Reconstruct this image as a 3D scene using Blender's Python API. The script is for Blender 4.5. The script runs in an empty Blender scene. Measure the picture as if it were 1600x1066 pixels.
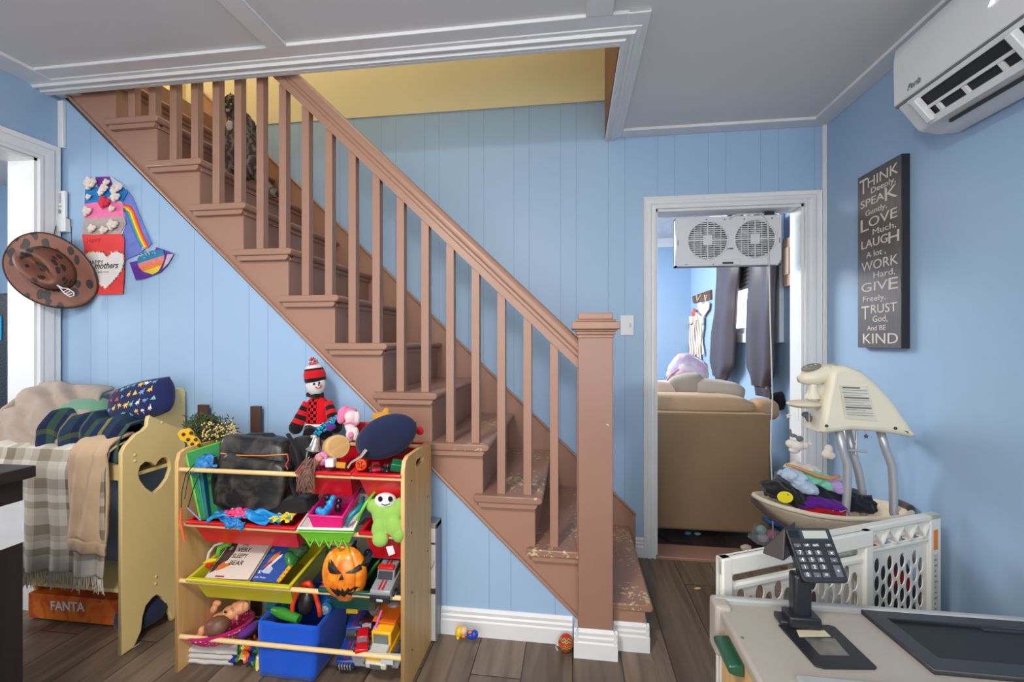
import bpy, bmesh, math, random
from mathutils import Vector, Matrix, Euler, noise
R = math.radians
PI = math.pi
random.seed(7)
SC = bpy.context.scene
COL = SC.collection

# ------------------------------------------------------------------ camera, world, lights, exposure
CAM_H = 1.25
YAW = R(7.7)
FPX = 700.0
cd = bpy.data.cameras.new('camera'); cam = bpy.data.objects.new('camera', cd); COL.objects.link(cam)
cam.location = (0, 0, CAM_H); cam.rotation_euler = (R(90), 0, YAW)
cd.sensor_width = 36; cd.lens = FPX/1600*36; cd.clip_start = .02
SC.camera = cam
SC.view_settings.view_transform = 'Standard'; SC.view_settings.look = 'None'
SC.view_settings.gamma = 1; SC.view_settings.use_curve_mapping = False
SC.view_settings.exposure = 0.9
w = bpy.data.worlds.new('world'); SC.world = w; w.use_nodes = True
w.node_tree.nodes['Background'].inputs[0].default_value = (.93, .96, 1, 1)
w.node_tree.nodes['Background'].inputs[1].default_value = .55

def area(name, loc, target, size, power, col=(1, 1, 1), size_y=None):
    l = bpy.data.lights.new(name, 'AREA'); l.energy = power; l.size = size; l.color = col
    if size_y: l.shape = 'RECTANGLE'; l.size_y = size_y
    o = bpy.data.objects.new(name, l); COL.objects.link(o); o.location = loc
    o.rotation_euler = (Vector(target)-Vector(loc)).to_track_quat('-Z', 'Y').to_euler(); return o
def point(name, loc, power, rad, col=(1, 1, 1)):
    l = bpy.data.lights.new(name, 'POINT'); l.energy = power; l.shadow_soft_size = rad; l.color = col
    o = bpy.data.objects.new(name, l); COL.objects.link(o); o.location = loc; return o
area('ceiling_lamp', (-.75, -.15, 2.38), (-.75, .4, 0), .3, 23, (1, .96, .9))
area('rear_fill_light', (-.2, -1.7, 1.5), (-.3, 2, 1.15), 2.6, 27, (1, .985, .97), 1.8)  # broad soft fill added behind the camera, not a window of the room
area('left_window_light', (-3.0, -.9, 1.9), (-1.2, 1.9, 1.0), .5, 13, (1, .97, .93))
area('kitchen_window_light', (-4.3, .9, 1.7), (-2.6, 1.6, 1.2), .8, 14, (1, .98, .95))
area('living_room_daylight', (-.3, 4.3, 2.35), (.6, 4.2, 0), 1.6, 95, (.96, .98, 1))
point('upstairs_lamp', (-2.5, 2.15, 4.3), 24, .12, (1, .93, .82))
point('stairwell_fill_light', (-.6, 2.2, 4.5), 9, .2, (.86, .95, 1))  # added fill with no fixture, tinted cool against the yellow bounce upstairs

S_, C_ = math.sin(YAW), math.cos(YAW)
def P(x, y, Y):                       # point seen at (x, y), standing in the plane at depth Y
    a = (x-800)/FPX; d = Y/(S_*a+C_); u = a*d
    return Vector((C_*u-S_*d, Y, CAM_H-(y-533)*d/FPX))
def PX(x, y, X):
    a = (x-800)/FPX; d = X/(C_*a-S_); u = a*d
    return Vector((X, S_*u+C_*d, CAM_H-(y-533)*d/FPX))
def PZ(x, y, z):
    d = (CAM_H-z)*FPX/(y-533); u = (x-800)/FPX*d
    return Vector((C_*u-S_*d, S_*u+C_*d, z))

# ------------------------------------------------------------------ materials
def lin(c):
    c = c/255
    return c/12.92 if c <= .04045 else ((c+.055)/1.055)**2.4
def rgb(t):
    if isinstance(t, str): t = tuple(int(t[i:i+2], 16) for i in (0, 2, 4))
    return (lin(t[0]), lin(t[1]), lin(t[2]), 1)
class NT:
    def __init__(s, name):
        s.m = bpy.data.materials.new(name); s.m.use_nodes = True; s.t = s.m.node_tree
        s.b = s.t.nodes['Principled BSDF']
    def n(s, typ, **kw):
        nd = s.t.nodes.new(typ)
        for k, v in kw.items(): setattr(nd, k, v)
        return nd
    def l(s, a, b): s.t.links.new(a, b)
    def co(s, kind='Object', scale=(1, 1, 1), rot=(0, 0, 0)):
        tc = s.n('ShaderNodeTexCoord'); mp = s.n('ShaderNodeMapping')
        mp.inputs['Scale'].default_value = scale; mp.inputs['Rotation'].default_value = rot
        s.l(tc.outputs[kind], mp.inputs[0]); return mp.outputs[0]
    def noise(s, vec, scale, detail=3, dist=0):
        nd = s.n('ShaderNodeTexNoise'); nd.inputs['Scale'].default_value = scale
        nd.inputs['Detail'].default_value = detail; nd.inputs['Distortion'].default_value = dist
        s.l(vec, nd.inputs['Vector']); return nd.outputs['Fac']
    def ramp(s, fac, stops, interp='LINEAR'):
        nd = s.n('ShaderNodeValToRGB'); cr = nd.color_ramp; cr.interpolation = interp
        while len(cr.elements) < len(stops): cr.elements.new(.5)
        for e, (p, c) in zip(cr.elements, stops): e.position = p; e.color = rgb(c)
        s.l(fac, nd.inputs[0]); return nd.outputs[0]
    def mix(s, fac, a, b, bt='MIX'):
        nd = s.n('ShaderNodeMix', data_type='RGBA', blend_type=bt)
        if isinstance(fac, (int, float)): nd.inputs[0].default_value = fac
        else: s.l(fac, nd.inputs[0])
        for i, v in ((6, a), (7, b)):
            if isinstance(v, (tuple, str)): nd.inputs[i].default_value = rgb(v) if not (isinstance(v, tuple) and len(v) == 4) else v
            else: s.l(v, nd.inputs[i])
        return nd.outputs[2]
    def math(s, op, a, b=None, c=None):
        nd = s.n('ShaderNodeMath', operation=op)
        for i, v in enumerate((a, b, c)):
            if v is None: continue
            if isinstance(v, (int, float)): nd.inputs[i].default_value = v
            else: s.l(v, nd.inputs[i])
        return nd.outputs[0]
    def sep(s, vec):
        nd = s.n('ShaderNodeSeparateXYZ'); s.l(vec, nd.inputs[0]); return nd.outputs
    def bump(s, h, strength=.3, dist=.01):
        nd = s.n('ShaderNodeBump'); nd.inputs['Strength'].default_value = strength
        nd.inputs['Distance'].default_value = dist; s.l(h, nd.inputs['Height'])
        s.l(nd.outputs[0], s.b.inputs['Normal'])
    def base(s, c):
        if isinstance(c, (tuple, str)): s.b.inputs['Base Color'].default_value = rgb(c)
        else: s.l(c, s.b.inputs['Base Color'])
    def set(s, rough=.5, metal=0, spec=.5, coat=0):
        s.b.inputs['Roughness'].default_value = rough; s.b.inputs['Metallic'].default_value = metal
        s.b.inputs['Specular IOR Level'].default_value = spec; s.b.inputs['Coat Weight'].default_value = coat
MC = {}
def mat(c, rough=.5, metal=0, var=.08, ns=12, bs=0, bstr=.2, coat=0, alpha=1, emit=0, trans=0, name=None):
    key = (c, rough, metal, var, ns, bs, bstr, coat, alpha, emit, trans)
    if key in MC: return MC[key]
    n = NT(name or 'paint_%s' % (c if isinstance(c, str) else '%d_%d_%d' % c)); n.set(rough, metal, .5, coat)
    v = n.co()
    if var:
        f = n.noise(v, ns, 4)
        base = rgb(c); d = tuple(max(0, k*(1-var*2.2)) for k in base[:3])+(1,); l = tuple(min(1, k*(1+var*1.4)) for k in base[:3])+(1,)
        n.base(n.mix(f, d, l))
    else: n.base(c)
    if bs: n.bump(n.noise(v, bs, 3), bstr, .004)
    if alpha < 1: n.b.inputs['Alpha'].default_value = alpha
    if trans: n.b.inputs['Transmission Weight'].default_value = trans
    if emit: n.b.inputs['Emission Color'].default_value = rgb(c); n.b.inputs['Emission Strength'].default_value = emit
    MC[key] = n.m; return n.m
def fabric(c, c2=None, ns=6, weave=350, bstr=.35, rough=.95):
    key = ('fab', c, c2, ns, weave, bstr)
    if key in MC: return MC[key]
    n = NT('fabric'); n.set(rough, 0, .2); v = n.co()
    b = rgb(c); c2 = rgb(c2) if c2 else tuple(k*.78 for k in b[:3])+(1,)
    n.base(n.mix(n.noise(v, ns, 5), c2, b)); n.bump(n.noise(v, weave, 2), bstr, .002)
    n.b.inputs['Sheen Weight'].default_value = .15
    MC[key] = n.m; return n.m
def plastic(c, rough=.3): return mat(c, rough, var=.03, coat=.15)
def wood(c, c2, scale=(1, 1, 1), rough=.45, axis='Z', freq=14):
    key = ('wood', c, c2, scale, axis, freq)
    if key in MC: return MC[key]
    n = NT('wood'); n.set(rough)
    sc = {'Z': (freq, freq, 1.2), 'X': (1.2, freq, freq), 'Y': (freq, 1.2, freq)}[axis]
    v = n.co(scale=sc); f = n.noise(v, 1.6, 6, 1.2)
    n.base(n.ramp(f, [(.3, c2), (.65, c)])); n.bump(f, .08, .003)
    MC[key] = n.m; return n.m
def stripes(stops_u, stops_v=None, nu=4, nv=4, rough=.95, mixf=.5, weave=300):
    n = NT('plaid'); n.set(rough, 0, .2); tc = n.n('ShaderNodeTexCoord'); x, y, z = n.sep(tc.outputs['UV'])
    a = n.ramp(n.math('FRACT', n.math('MULTIPLY', x, nu)), stops_u, 'CONSTANT')
    if stops_v:
        b = n.ramp(n.math('FRACT', n.math('MULTIPLY', y, nv)), stops_v, 'CONSTANT'); a = n.mix(mixf, a, b)
    n.base(a); n.bump(n.noise(n.co(), weave, 2), .4, .002); return n.m
def spots(c, c2, scale, th, rough=.6, stretch=(1, 1, 1), ch='Object', c3=None):
    n = NT('spots'); n.set(rough); v = n.co(ch, stretch)
    vo = n.n('ShaderNodeTexVoronoi'); vo.inputs['Scale'].default_value = scale; n.l(v, vo.inputs[0])
    wob = n.math('ADD', vo.outputs['Distance'], n.math('MULTIPLY', n.noise(v, scale*2, 3), .25))
    k = n.math('LESS_THAN', wob, th+.12)
    b = n.mix(n.noise(v, 4, 4), c, c3) if c3 else c
    n.base(n.mix(k, b, c2)); return n.m

# ------------------------------------------------------------------ mesh builder
def rotm(e): return Euler(e).to_matrix().to_4x4()
class MB:
    def __init__(s): s.v = []; s.f = []; s.mi = []; s.uv = {}; s.M = Matrix()
    def add(s, vs, fs, m=0, uvs=None):
        o = len(s.v); s.v += [tuple(s.M @ Vector(p)) for p in vs]
        for f in fs:
            if uvs: s.uv[len(s.f)] = [uvs[i] for i in f]
            s.f.append(tuple(o+i for i in f)); s.mi.append(m)
        return s
    def box(s, c, sz, rot=(0, 0, 0), m=0, taper=(1, 1)):
        x, y, z = sz[0]/2, sz[1]/2, sz[2]/2; T = Matrix.Translation(c) @ rotm(rot)
        vs = []
        for k in (-1, 1):
            tx, ty = (1, 1) if k < 0 else taper
            vs += [(-x*tx, -y*ty, k*z), (x*tx, -y*ty, k*z), (x*tx, y*ty, k*z), (-x*tx, y*ty, k*z)]
        return s.add([T @ Vector(p) for p in vs], [(3, 2, 1, 0), (4, 5, 6, 7), (0, 1, 5, 4), (1, 2, 6, 5), (2, 3, 7, 6), (3, 0, 4, 7)], m)
    def bb(s, x0, x1, y0, y1, z0, z1, m=0):
        return s.box(((x0+x1)/2, (y0+y1)/2, (z0+z1)/2), (abs(x1-x0), abs(y1-y0), abs(z1-z0)), m=m)
    def tube(s, pts, r, n=10, m=0, closed=False, flat=1):
        pts = [Vector(p) for p in pts]; N = len(pts)
        if not isinstance(r, (list, tuple)): r = [r]*N
        vs = []; up = Vector((0, 0, 1))
        for i, p in enumerate(pts):
            a = pts[(i-1) % N] if (i > 0 or closed) else p; b = pts[(i+1) % N] if (i < N-1 or closed) else p
            t = (b-a)
            if t.length < 1e-9: t = Vector((0, 0, 1))
            t.normalize()
            if abs(t.dot(up)) > .95: up = Vector((1, 0, 0)) if abs(t.x) < .9 else Vector((0, 1, 0))
            e1 = t.cross(up).normalized(); e2 = e1.cross(t).normalized(); up = e2
            for k in range(n):
                an = 2*PI*k/n; vs.append(p+e1*math.cos(an)*r[i]+e2*math.sin(an)*r[i]*flat)
        fs = []
        for i in range(N if closed else N-1):
            j = (i+1) % N
            for k in range(n): q = (k+1) % n; fs.append((i*n+k, i*n+q, j*n+q, j*n+k))
        if not closed: fs += [tuple(range(n-1, -1, -1)), tuple((N-1)*n+k for k in range(n))]
        return s.add(vs, fs, m)
    def cyl(s, p0, p1, r, r1=None, n=20, m=0): return s.tube([p0, p1], [r, r if r1 is None else r1], n, m)
    def lathe(s, prof, c=(0, 0, 0), rot=(0, 0, 0), n=28, m=0, sx=1, sy=1):
        T = Matrix.Translation(c) @ rotm(rot); vs = []; N = len(prof)
        for r_, z_ in prof:
            for k in range(n): an = 2*PI*k/n; vs.append(T @ Vector((r_*math.cos(an)*sx, r_*math.sin(an)*sy, z_)))
        fs = []
        for i in range(N-1):
            for k in range(n): q = (k+1) % n; fs.append((i*n+k, i*n+q, (i+1)*n+q, (i+1)*n+k))
        if prof[0][0] > 1e-4: fs.append(tuple(range(n-1, -1, -1)))
        if prof[-1][0] > 1e-4: fs.append(tuple((N-1)*n+k for k in range(n)))
        return s.add(vs, fs, m)
    def sph(s, c, r, rot=(0, 0, 0), n=18, m=0, amp=0, fr=8, sq=1):
        if not isinstance(r, (tuple, list)): r = (r, r, r)
        T = Matrix.Translation(c) @ rotm(rot); vs = []; nv = max(6, n*2//3)
        for i in range(nv+1):
            ph = PI*i/nv
            for k in range(n):
                an = 2*PI*k/n
                d = Vector((math.sin(ph)*math.cos(an), math.sin(ph)*math.sin(an), math.cos(ph)))
                if sq != 1: d = Vector([math.copysign(abs(q)**sq, q) for q in d])
                p = Vector((d.x*r[0], d.y*r[1], d.z*r[2]))
                if amp: p = p*(1+amp*noise.noise(Vector(c)*7+p*fr*10))
                vs.append(T @ p)
        fs = []
        for i in range(nv):
            for k in range(n): q = (k+1) % n; fs.append((i*n+k, (i+1)*n+k, (i+1)*n+q, i*n+q))
        return s.add(vs, fs, m)
    def prism(s, pts, ax, a, b, m=0):
        # outline pts in the plane perpendicular to axis ax ('X': (y,z); 'Y': (x,z); 'Z': (x,y)), from a to b
        def mk(p, t): return {'X': (t, p[0], p[1]), 'Y': (p[0], t, p[1]), 'Z': (p[0], p[1], t)}[ax]
        N = len(pts); vs = [mk(p, a) for p in pts]+[mk(p, b) for p in pts]
        fs = [tuple(range(N-1, -1, -1)), tuple(range(N, 2*N))]+[(i, (i+1) % N, N+(i+1) % N, N+i) for i in range(N)]
        return s.add(vs, fs, m)
    def grid(s, fn, nu=20, nv=20, m=0):
        vs = []; uv = []
        for i in range(nu+1):
            for j in range(nv+1): u, v = i/nu, j/nv; vs.append(Vector(fn(u, v))); uv.append((u, v))
        fs = [(i*(nv+1)+j, (i+1)*(nv+1)+j, (i+1)*(nv+1)+j+1, i*(nv+1)+j+1) for i in range(nu) for j in range(nv)]
        return s.add(vs, fs, m, uv)
    def build(s, name, mats, parent=None, smooth=40, bevel=0, seg=2, sub=0, solid=0, remesh=0, sm=4, loc=None, rot=None, disp=0, dscale=.05, pinv=True):
        me = bpy.data.meshes.new(name); me.from_pydata(s.v, [], s.f); 
        if not isinstance(mats, (list, tuple)): mats = [mats]
        for m in mats: me.materials.append(m)
        me.polygons.foreach_set('material_index', s.mi)
        if s.uv:
            L = me.uv_layers.new(name='uv')
            for p in me.polygons:
                if p.index in s.uv:
                    for li, q in zip(p.loop_indices, s.uv[p.index]): L.data[li].uv = q
        bm = bmesh.new(); bm.from_mesh(me)
        bmesh.ops.remove_doubles(bm, verts=bm.verts, dist=1e-6)
        bmesh.ops.recalc_face_normals(bm, faces=bm.faces); bm.to_mesh(me); bm.free()
        if smooth:
            me.shade_smooth()
            if smooth < 180 and not remesh: me.set_sharp_from_angle(angle=R(smooth))
        o = bpy.data.objects.new(name, me); COL.objects.link(o)
        place(o, parent, pinv)
        if loc is not None: o.location = loc
        if rot is not None: o.rotation_euler = rot
        if remesh:
            md = o.modifiers.new('r', 'REMESH'); md.mode = 'VOXEL'; md.voxel_size = remesh; md.use_smooth_shade = True
            if sm: md = o.modifiers.new('s', 'SMOOTH'); md.iterations = sm; md.factor = .6
        if solid: md = o.modifiers.new('s', 'SOLIDIFY'); md.thickness = solid; md.offset = 0
        if bevel: md = o.modifiers.new('b', 'BEVEL'); md.width = bevel; md.segments = seg; md.limit_method = 'ANGLE'; md.angle_limit = R(35)
        if sub: md = o.modifiers.new('u', 'SUBSURF'); md.levels = sub; md.render_levels = sub
        if disp:
            tx = bpy.data.textures.new('t', 'CLOUDS'); tx.noise_scale = dscale
            md = o.modifiers.new('d', 'DISPLACE'); md.texture = tx; md.strength = disp; md.mid_level = .5
        return o
WORLD = {}
def place(o, parent, keep=True):
    # meshes are modelled in world space; a parented one keeps its place
    if parent is None: return
    o.parent = parent
    if keep:
        W = Matrix(); p = parent
        while p is not None: W = p.matrix_basis_tmp @ W if hasattr(p, 'matrix_basis_tmp') else Matrix.LocRotScale(p.location, p.rotation_euler, p.scale) @ W; p = p.parent
        o.data.transform(W.inverted()) if o.data else None
def thing(name, label, cat, loc=(0, 0, 0), group=None):
    o = bpy.data.objects.new(name, None); COL.objects.link(o); o.empty_display_size = .05
    o.location = loc; o['label'] = label; o['category'] = cat
    if group: o['group'] = group
    return o
def tag(o, label, cat, group=None):
    o['label'] = label; o['category'] = cat
    if group: o['group'] = group
    return o
def struct(o): o['kind'] = 'structure'; return o
def origin_to(o, loc):
    loc = Vector(loc); o.data.transform(Matrix.Translation(-loc)); o.location = loc; return o
def one(mb, name, mats, label, cat, group=None, **kw):
    # a thing that is one mesh: its origin goes to the foot of its bounding box
    o = mb.build(name, mats, None, **kw)
    xs = [v.co for v in o.data.vertices]
    c = Vector(((min(p.x for p in xs)+max(p.x for p in xs))/2, (min(p.y for p in xs)+max(p.y for p in xs))/2, min(p.z for p in xs)))
    origin_to(o, c); return tag(o, label, cat, group)
def curve_mesh(splines, depth=.01, bevel=0, name='plate', res=1):
    cu = bpy.data.curves.new(name, 'CURVE'); cu.dimensions = '2D'; cu.fill_mode = 'BOTH'; cu.extrude = depth/2; cu.bevel_depth = bevel; cu.offset = -bevel; cu.bevel_resolution = res
    for pts in splines:
        sp = cu.splines.new('POLY'); sp.points.add(len(pts)-1); sp.use_cyclic_u = True
        for i, p in enumerate(pts): sp.points[i].co = (p[0], p[1], 0, 1)
    o = bpy.data.objects.new(name, cu); me = bpy.data.meshes.new_from_object(o); bpy.data.objects.remove(o); return me
def obj_from(me, name, m, parent=None, M=None, smooth=0):
    me.name = name; me.materials.clear(); me.materials.append(m)
    if M is not None: me.transform(M)
    if smooth: me.shade_smooth(); me.set_sharp_from_angle(angle=R(smooth))
    o = bpy.data.objects.new(name, me); COL.objects.link(o); place(o, parent); return o
def text_mesh(txt, size, depth=.0006, bold=0, align='LEFT', space=1, shear=0):
    cu = bpy.data.curves.new('text', 'FONT'); cu.body = txt; cu.size = size; cu.extrude = depth; cu.align_x = align; cu.offset = bold
    cu.space_character = space; cu.shear = shear; cu.resolution_u = 3
    o = bpy.data.objects.new('text', cu); me = bpy.data.meshes.new_from_object(o); bpy.data.objects.remove(o); return me
def frame(o, xd, yd):                 # matrix whose local x and y run along xd and yd, at o
    x = Vector(xd).normalized(); z = x.cross(Vector(yd)).normalized(); y = z.cross(x)
    M = Matrix((x, y, z)).transposed().to_4x4(); M.translation = Vector(o); return M
def merge(meshes):
    bm = bmesh.new()
    for me in meshes: bm.from_mesh(me)
    out = bpy.data.meshes.new('m'); bm.to_mesh(out); bm.free(); return out
def copy_tree(o, parent=None):
    c = o.copy(); COL.objects.link(c)
    if parent: c.parent = parent
    for ch in [k for k in bpy.data.objects if k.parent == o]: copy_tree(ch, c)
    return c
def lerp(a, b, t): return a+(b-a)*t
def nz(x, y=0, z=0): return noise.noise(Vector((x, y, z)))

YF, YB = 1.87, 2.675      # wall under the stairs, wall behind the stairs
XL, XR = -2.47, 1.38      # side walls
ZC = 2.45
# ------------------------------------------------------------------ structure
def panel_mat(c, c2, name):
    n = NT(name); n.set(.42, 0, .4); v = n.co(); x, y, z = n.sep(v)
    t = n.math('FRACT', n.math('DIVIDE', n.math('ADD', x, 10.05), .279))
    def groove(at): return n.math('LESS_THAN', n.math('ABSOLUTE', n.math('SUBTRACT', t, at)), .007)
    g = n.math('MAXIMUM', groove(.1), groove(.765))
    base = n.mix(n.noise(v, 1.1, 2), c2, c)
    n.base(n.mix(n.math('MULTIPLY', g, .35), base, (90, 120, 155)))
    n.bump(n.math('SUBTRACT', n.math('MULTIPLY', n.noise(v, 9, 3), .05), g), .35, .002); return n.m
M_BLUEP = panel_mat((160, 189, 219), (154, 184, 215), 'blue_panelling')
M_BLUE = mat((154, 183, 213), .4, var=.02, ns=2, bs=5, bstr=.05, name='blue_wall_paint')
M_YEL = mat((228, 217, 178), .6, var=.03, ns=2, name='yellow_wall_paint')
M_CEIL = mat((218, 218, 218), .8, var=.02, ns=1.5, name='ceiling_paint')
M_WHITE = mat((226, 227, 228), .38, var=.03, ns=8, name='white_trim_paint')
M_CTRIM = mat((228, 228, 228), .45, var=.04, ns=9, bs=18, bstr=.12, name='ceiling_trim_paint')
def brown_mat():
    n = NT('brown_stair_paint'); n.set(.38); v = n.co()
    n.base(n.mix(n.noise(v, 3, 4), (158, 119, 100), (168, 128, 108))); n.bump(n.noise(v, 40, 3), .1, .002); return n.m
def worn_mat(th=1.035, top=.93):
    n = NT('worn_brown_paint'); n.set(.35); v = n.co()
    b = n.mix(n.noise(v, 3, 4), (146, 108, 92), (160, 120, 103))
    x, y, z = n.sep(v); a = n.noise(v, 55, 6, .5); b2 = n.noise(v, 4.5, 2)
    lowstep = n.math('LESS_THAN', z, top)
    k = n.math('MULTIPLY', n.math('GREATER_THAN', n.math('ADD', a, n.math('MULTIPLY', b2, .75)), th), lowstep)
    n.base(n.mix(k, b, (205, 185, 140))); n.bump(n.math('MULTIPLY', k, -1), .3, .001); return n.m
M_BROWN = brown_mat(); M_WORN = worn_mat(); M_CHIP = worn_mat(1.10, 2.0)
def floor_mat(name, ca, cb, cc):
    n = NT(name); n.set(.42); v = n.co(rot=(0, 0, R(90)))
    br = n.n('ShaderNodeTexBrick'); n.l(v, br.inputs[0]); br.offset = .37; br.inputs['Scale'].default_value = 1
    br.inputs['Brick Width'].default_value = 1.2; br.inputs['Row Height'].default_value = .19
    br.inputs['Mortar Size'].default_value = .0022; br.inputs['Mortar Smooth'].default_value = .1; br.inputs['Bias'].default_value = 0
    br.inputs['Color1'].default_value = rgb((0, 0, 0)); br.inputs['Color2'].default_value = (1, 1, 1, 1); br.inputs['Mortar'].default_value = (.5, .5, .5, 1)
    off = n.n('ShaderNodeVectorMath', operation='MULTIPLY_ADD'); n.l(br.outputs['Color'], off.inputs[0]); off.inputs[1].default_value = (5, 5, 5); n.l(v, off.inputs[2])
    mp = n.n('ShaderNodeMapping'); mp.inputs['Scale'].default_value = (1.1, 11, 1); n.l(off.outputs[0], mp.inputs[0])
    g = n.noise(mp.outputs[0], 1.6, 7, 1.0); g2 = n.noise(mp.outputs[0], .5, 3, .6)
    base = n.ramp(g, [(.28, ca), (.5, cb), (.72, cc)])
    tone = n.mix(br.outputs['Color'], (205, 205, 205), (255, 255, 255)); base = n.mix(1, base, tone, 'MULTIPLY')
    kn = n.math('GREATER_THAN', n.math('MULTIPLY', g2, g), .37); base = n.mix(n.math('MULTIPLY', kn, .45), base, ca)
    n.base(n.mix(br.outputs['Fac'], base, (42, 34, 28)))
    n.bump(n.math('ADD', n.math('MULTIPLY', br.outputs['Fac'], -1), n.math('MULTIPLY', g, .2)), .25, .003); return n.m
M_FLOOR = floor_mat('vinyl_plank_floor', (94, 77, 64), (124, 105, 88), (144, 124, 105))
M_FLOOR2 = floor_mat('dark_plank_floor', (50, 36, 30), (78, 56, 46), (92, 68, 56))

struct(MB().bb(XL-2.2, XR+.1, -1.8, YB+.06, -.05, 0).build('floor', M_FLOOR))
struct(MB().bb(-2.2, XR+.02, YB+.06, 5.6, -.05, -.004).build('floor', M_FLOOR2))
struct(MB().bb(.474, 1.268, YB-.02, YB+.15, -.003, .016).build('trim_1', M_BROWN, bevel=.004))
# wall behind the stairs with doorway, yellow above
OX0, OX1, OZ = .474, 1.268, 2.01
mb = MB(); mb.bb(XL-.14, OX0, YB, YB+.12, 0, 2.66); mb.bb(XL-1.2, XL-.14, YB, YB+.12, 2.47, 2.66); mb.bb(OX1, XR, YB, YB+.12, 0, 2.45); mb.bb(OX0, OX1, YB, YB+.12, OZ, 2.45)
struct(mb.build('wall_back', M_BLUEP))
struct(MB().bb(XL-1.2, .2, YB-.004, YB+.12, 2.66, 5.0).build('wall_upstairs_back', M_YEL))
struct(MB().bb(.187, .215, 1.81, YB, ZC-.02, 5.0).build('wall_upstairs_right', mat((120, 78, 50), .5)))
struct(MB().bb(XL-1.2, .215, 1.80-.12, 1.815, ZC+.03, 5.0).build('wall_upstairs_front', M_YEL))
struct(MB().bb(XL-1.3, XL-1.2, 1.6, YB+.1, 2.6, 5.0).build('wall_upstairs_left', M_YEL))
struct(MB().bb(XL-1.3, .3, 1.6, YB+.12, 5.0, 5.05).build('ceiling_upstairs', M_CEIL))
# upstairs door on the back wall
mb = MB(); d0 = MB()
mb.bb(-2.62, -2.56, YB-.03, YB, 2.72, 4.75); mb.bb(-3.45, -3.39, YB-.03, YB, 2.72, 4.75); mb.bb(-3.45, -2.56, YB-.03, YB, 4.75, 4.81)
struct(mb.build('trim_2', mat((236, 214, 150), .4), bevel=.005))
d0.bb(-3.39, -2.62, YB-.02, YB-.005, 2.73, 4.75)
for zz in (2.85, 3.55): d0.bb(-3.3, -2.71, YB-.026, YB-.018, zz, zz+.55)
struct(d0.build('door_1', mat((240, 222, 165), .4), bevel=.004))
# wall below the stairs: follows the stringer
def str_z(x, off=0): return .666-(.9505)*(x+.558)+off
mb = MB(); xr0 = -.558+(.666-.0)/.9505
mb.prism([(XL, 0), (.06, 0), (.06, str_z(.06)), (XL, min(2.45, str_z(XL)))], 'Y', YF, YF+.05)
struct(mb.build('wall_front', M_BLUEP))
# side walls
struct(MB().bb(XR, XR+.12, -1.8, 5.6, 0, 2.45).build('wall_right', M_BLUE))
DL0, DL1, DZ = .55, 1.77, 2.10
mb = MB(); mb.bb(XL-.14, XL, -1.8, DL0, 0, 2.45); mb.bb(XL-.14, XL, DL1, YB, 0, 2.45); mb.bb(XL-.14, XL, DL0, DL1, DZ, 2.45)
struct(mb.build('wall_left', M_BLUE))
# ceiling with stairwell opening
mb = MB(); T = .24
mb.bb(XL-2.2, XR+.12, -1.8, 1.80, ZC, ZC+.22); mb.bb(.187, XR+.12, 1.80, YB+.12, ZC, ZC+.22)
struct(mb.build('ceiling', M_CEIL))
def batten(n, x0, x1, y0, y1, b=.003): return struct(MB().bb(x0, x1, y0, y1, ZC-.0125-.0006*n, ZC).build('trim_%d' % n, M_CTRIM, bevel=b))
batten(3, XL+.13, .19+.09, 1.662, 1.745)            # flat boards round the opening
batten(4, .19+.01, .282, 1.662, YB)
for i, (x0, x1) in enumerate(((-1.225, -1.14), (.048, .146))): batten(5+i, x0, x1, -1.8, 1.662)
batten(7, .282, XR, 2.585, YB); batten(8, 1.285, XR, -1.8, YB); batten(9, XL, XL+.13, -1.8, 1.87)
# profiled casing round the opening
def sweep(path, prof, name, m, closed=False, up=(0, 0, -1)):
    # prof: (across, height) pairs; path: points with an across direction each
    mb = MB(); vs = []; n = len(prof)
    for p, a in path:
        for q, h in prof: vs.append(Vector(p)+Vector(a)*q+Vector(up)*h)
    fs = [(i*n+k, i*n+(k+1) % n, (i+1)*n+(k+1) % n, (i+1)*n+k) for i in range(len(path)-1) for k in range(n)]
    fs += [tuple(range(n-1, -1, -1)), tuple((len(path)-1)*n+k for k in range(n))]
    return mb.add(vs, fs).build(name, m, smooth=30)
CAS = [(0, 0), (0, .03), (.006, .034), (.016, .034), (.02, .026), (.03, .024), (.038, .03), (.048, .03), (.054, .02), (.07, .018), (.076, .012), (.076, 0)]
struct(sweep([((XL, 1.80, ZC), (0, -1, 0)), ((.187, 1.80, ZC), (1, -1, 0)), ((.187, YB, ZC), (1, 0, 0))], CAS, 'trim_10', M_CTRIM))
struct(MB().bb(XL, .187, 1.80, 1.815, ZC-.034, ZC+.22).build('trim_11', M_CTRIM))
# door casing, doorway to the living room
CW = .068
def casing(name, x0, x1, z1, y, cw, cw2=None, yy=-1):
    cw2 = cw2 or cw
    pr = [(0, 0), (0, .018), (.12, .02), (.18, .013), (.3, .012), (.42, .02), (.62, .022), (.72, .014), (.9, .018), (1, .022), (1.0, 0)]
    mb = MB()
    path = [((x0, y, 0), (-cw, 0, 0)), ((x0, y, z1), (-cw, 0, cw)), ((x1, y, z1), (cw2, 0, cw)), ((x1, y, 0), (cw2, 0, 0))]
    return sweep(path, pr, name, M_WHITE, up=(0, yy, 0))
struct(casing('trim_12', OX0, OX1, OZ, YB, CW, .085))
mb = MB(); mb.bb(OX0-.0, OX0+.012, YB, YB+.13, 0, OZ); mb.bb(OX1-.012, OX1, YB, YB+.13, 0, OZ); mb.bb(OX0, OX1, YB, YB+.13, OZ-.014, OZ)
struct(mb.build('trim_13', M_WHITE))
struct(MB().bb(XR-.022, XR, YB-.02, YB, 0, ZC-.014).build('trim_14', M_WHITE, bevel=.004))
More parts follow.
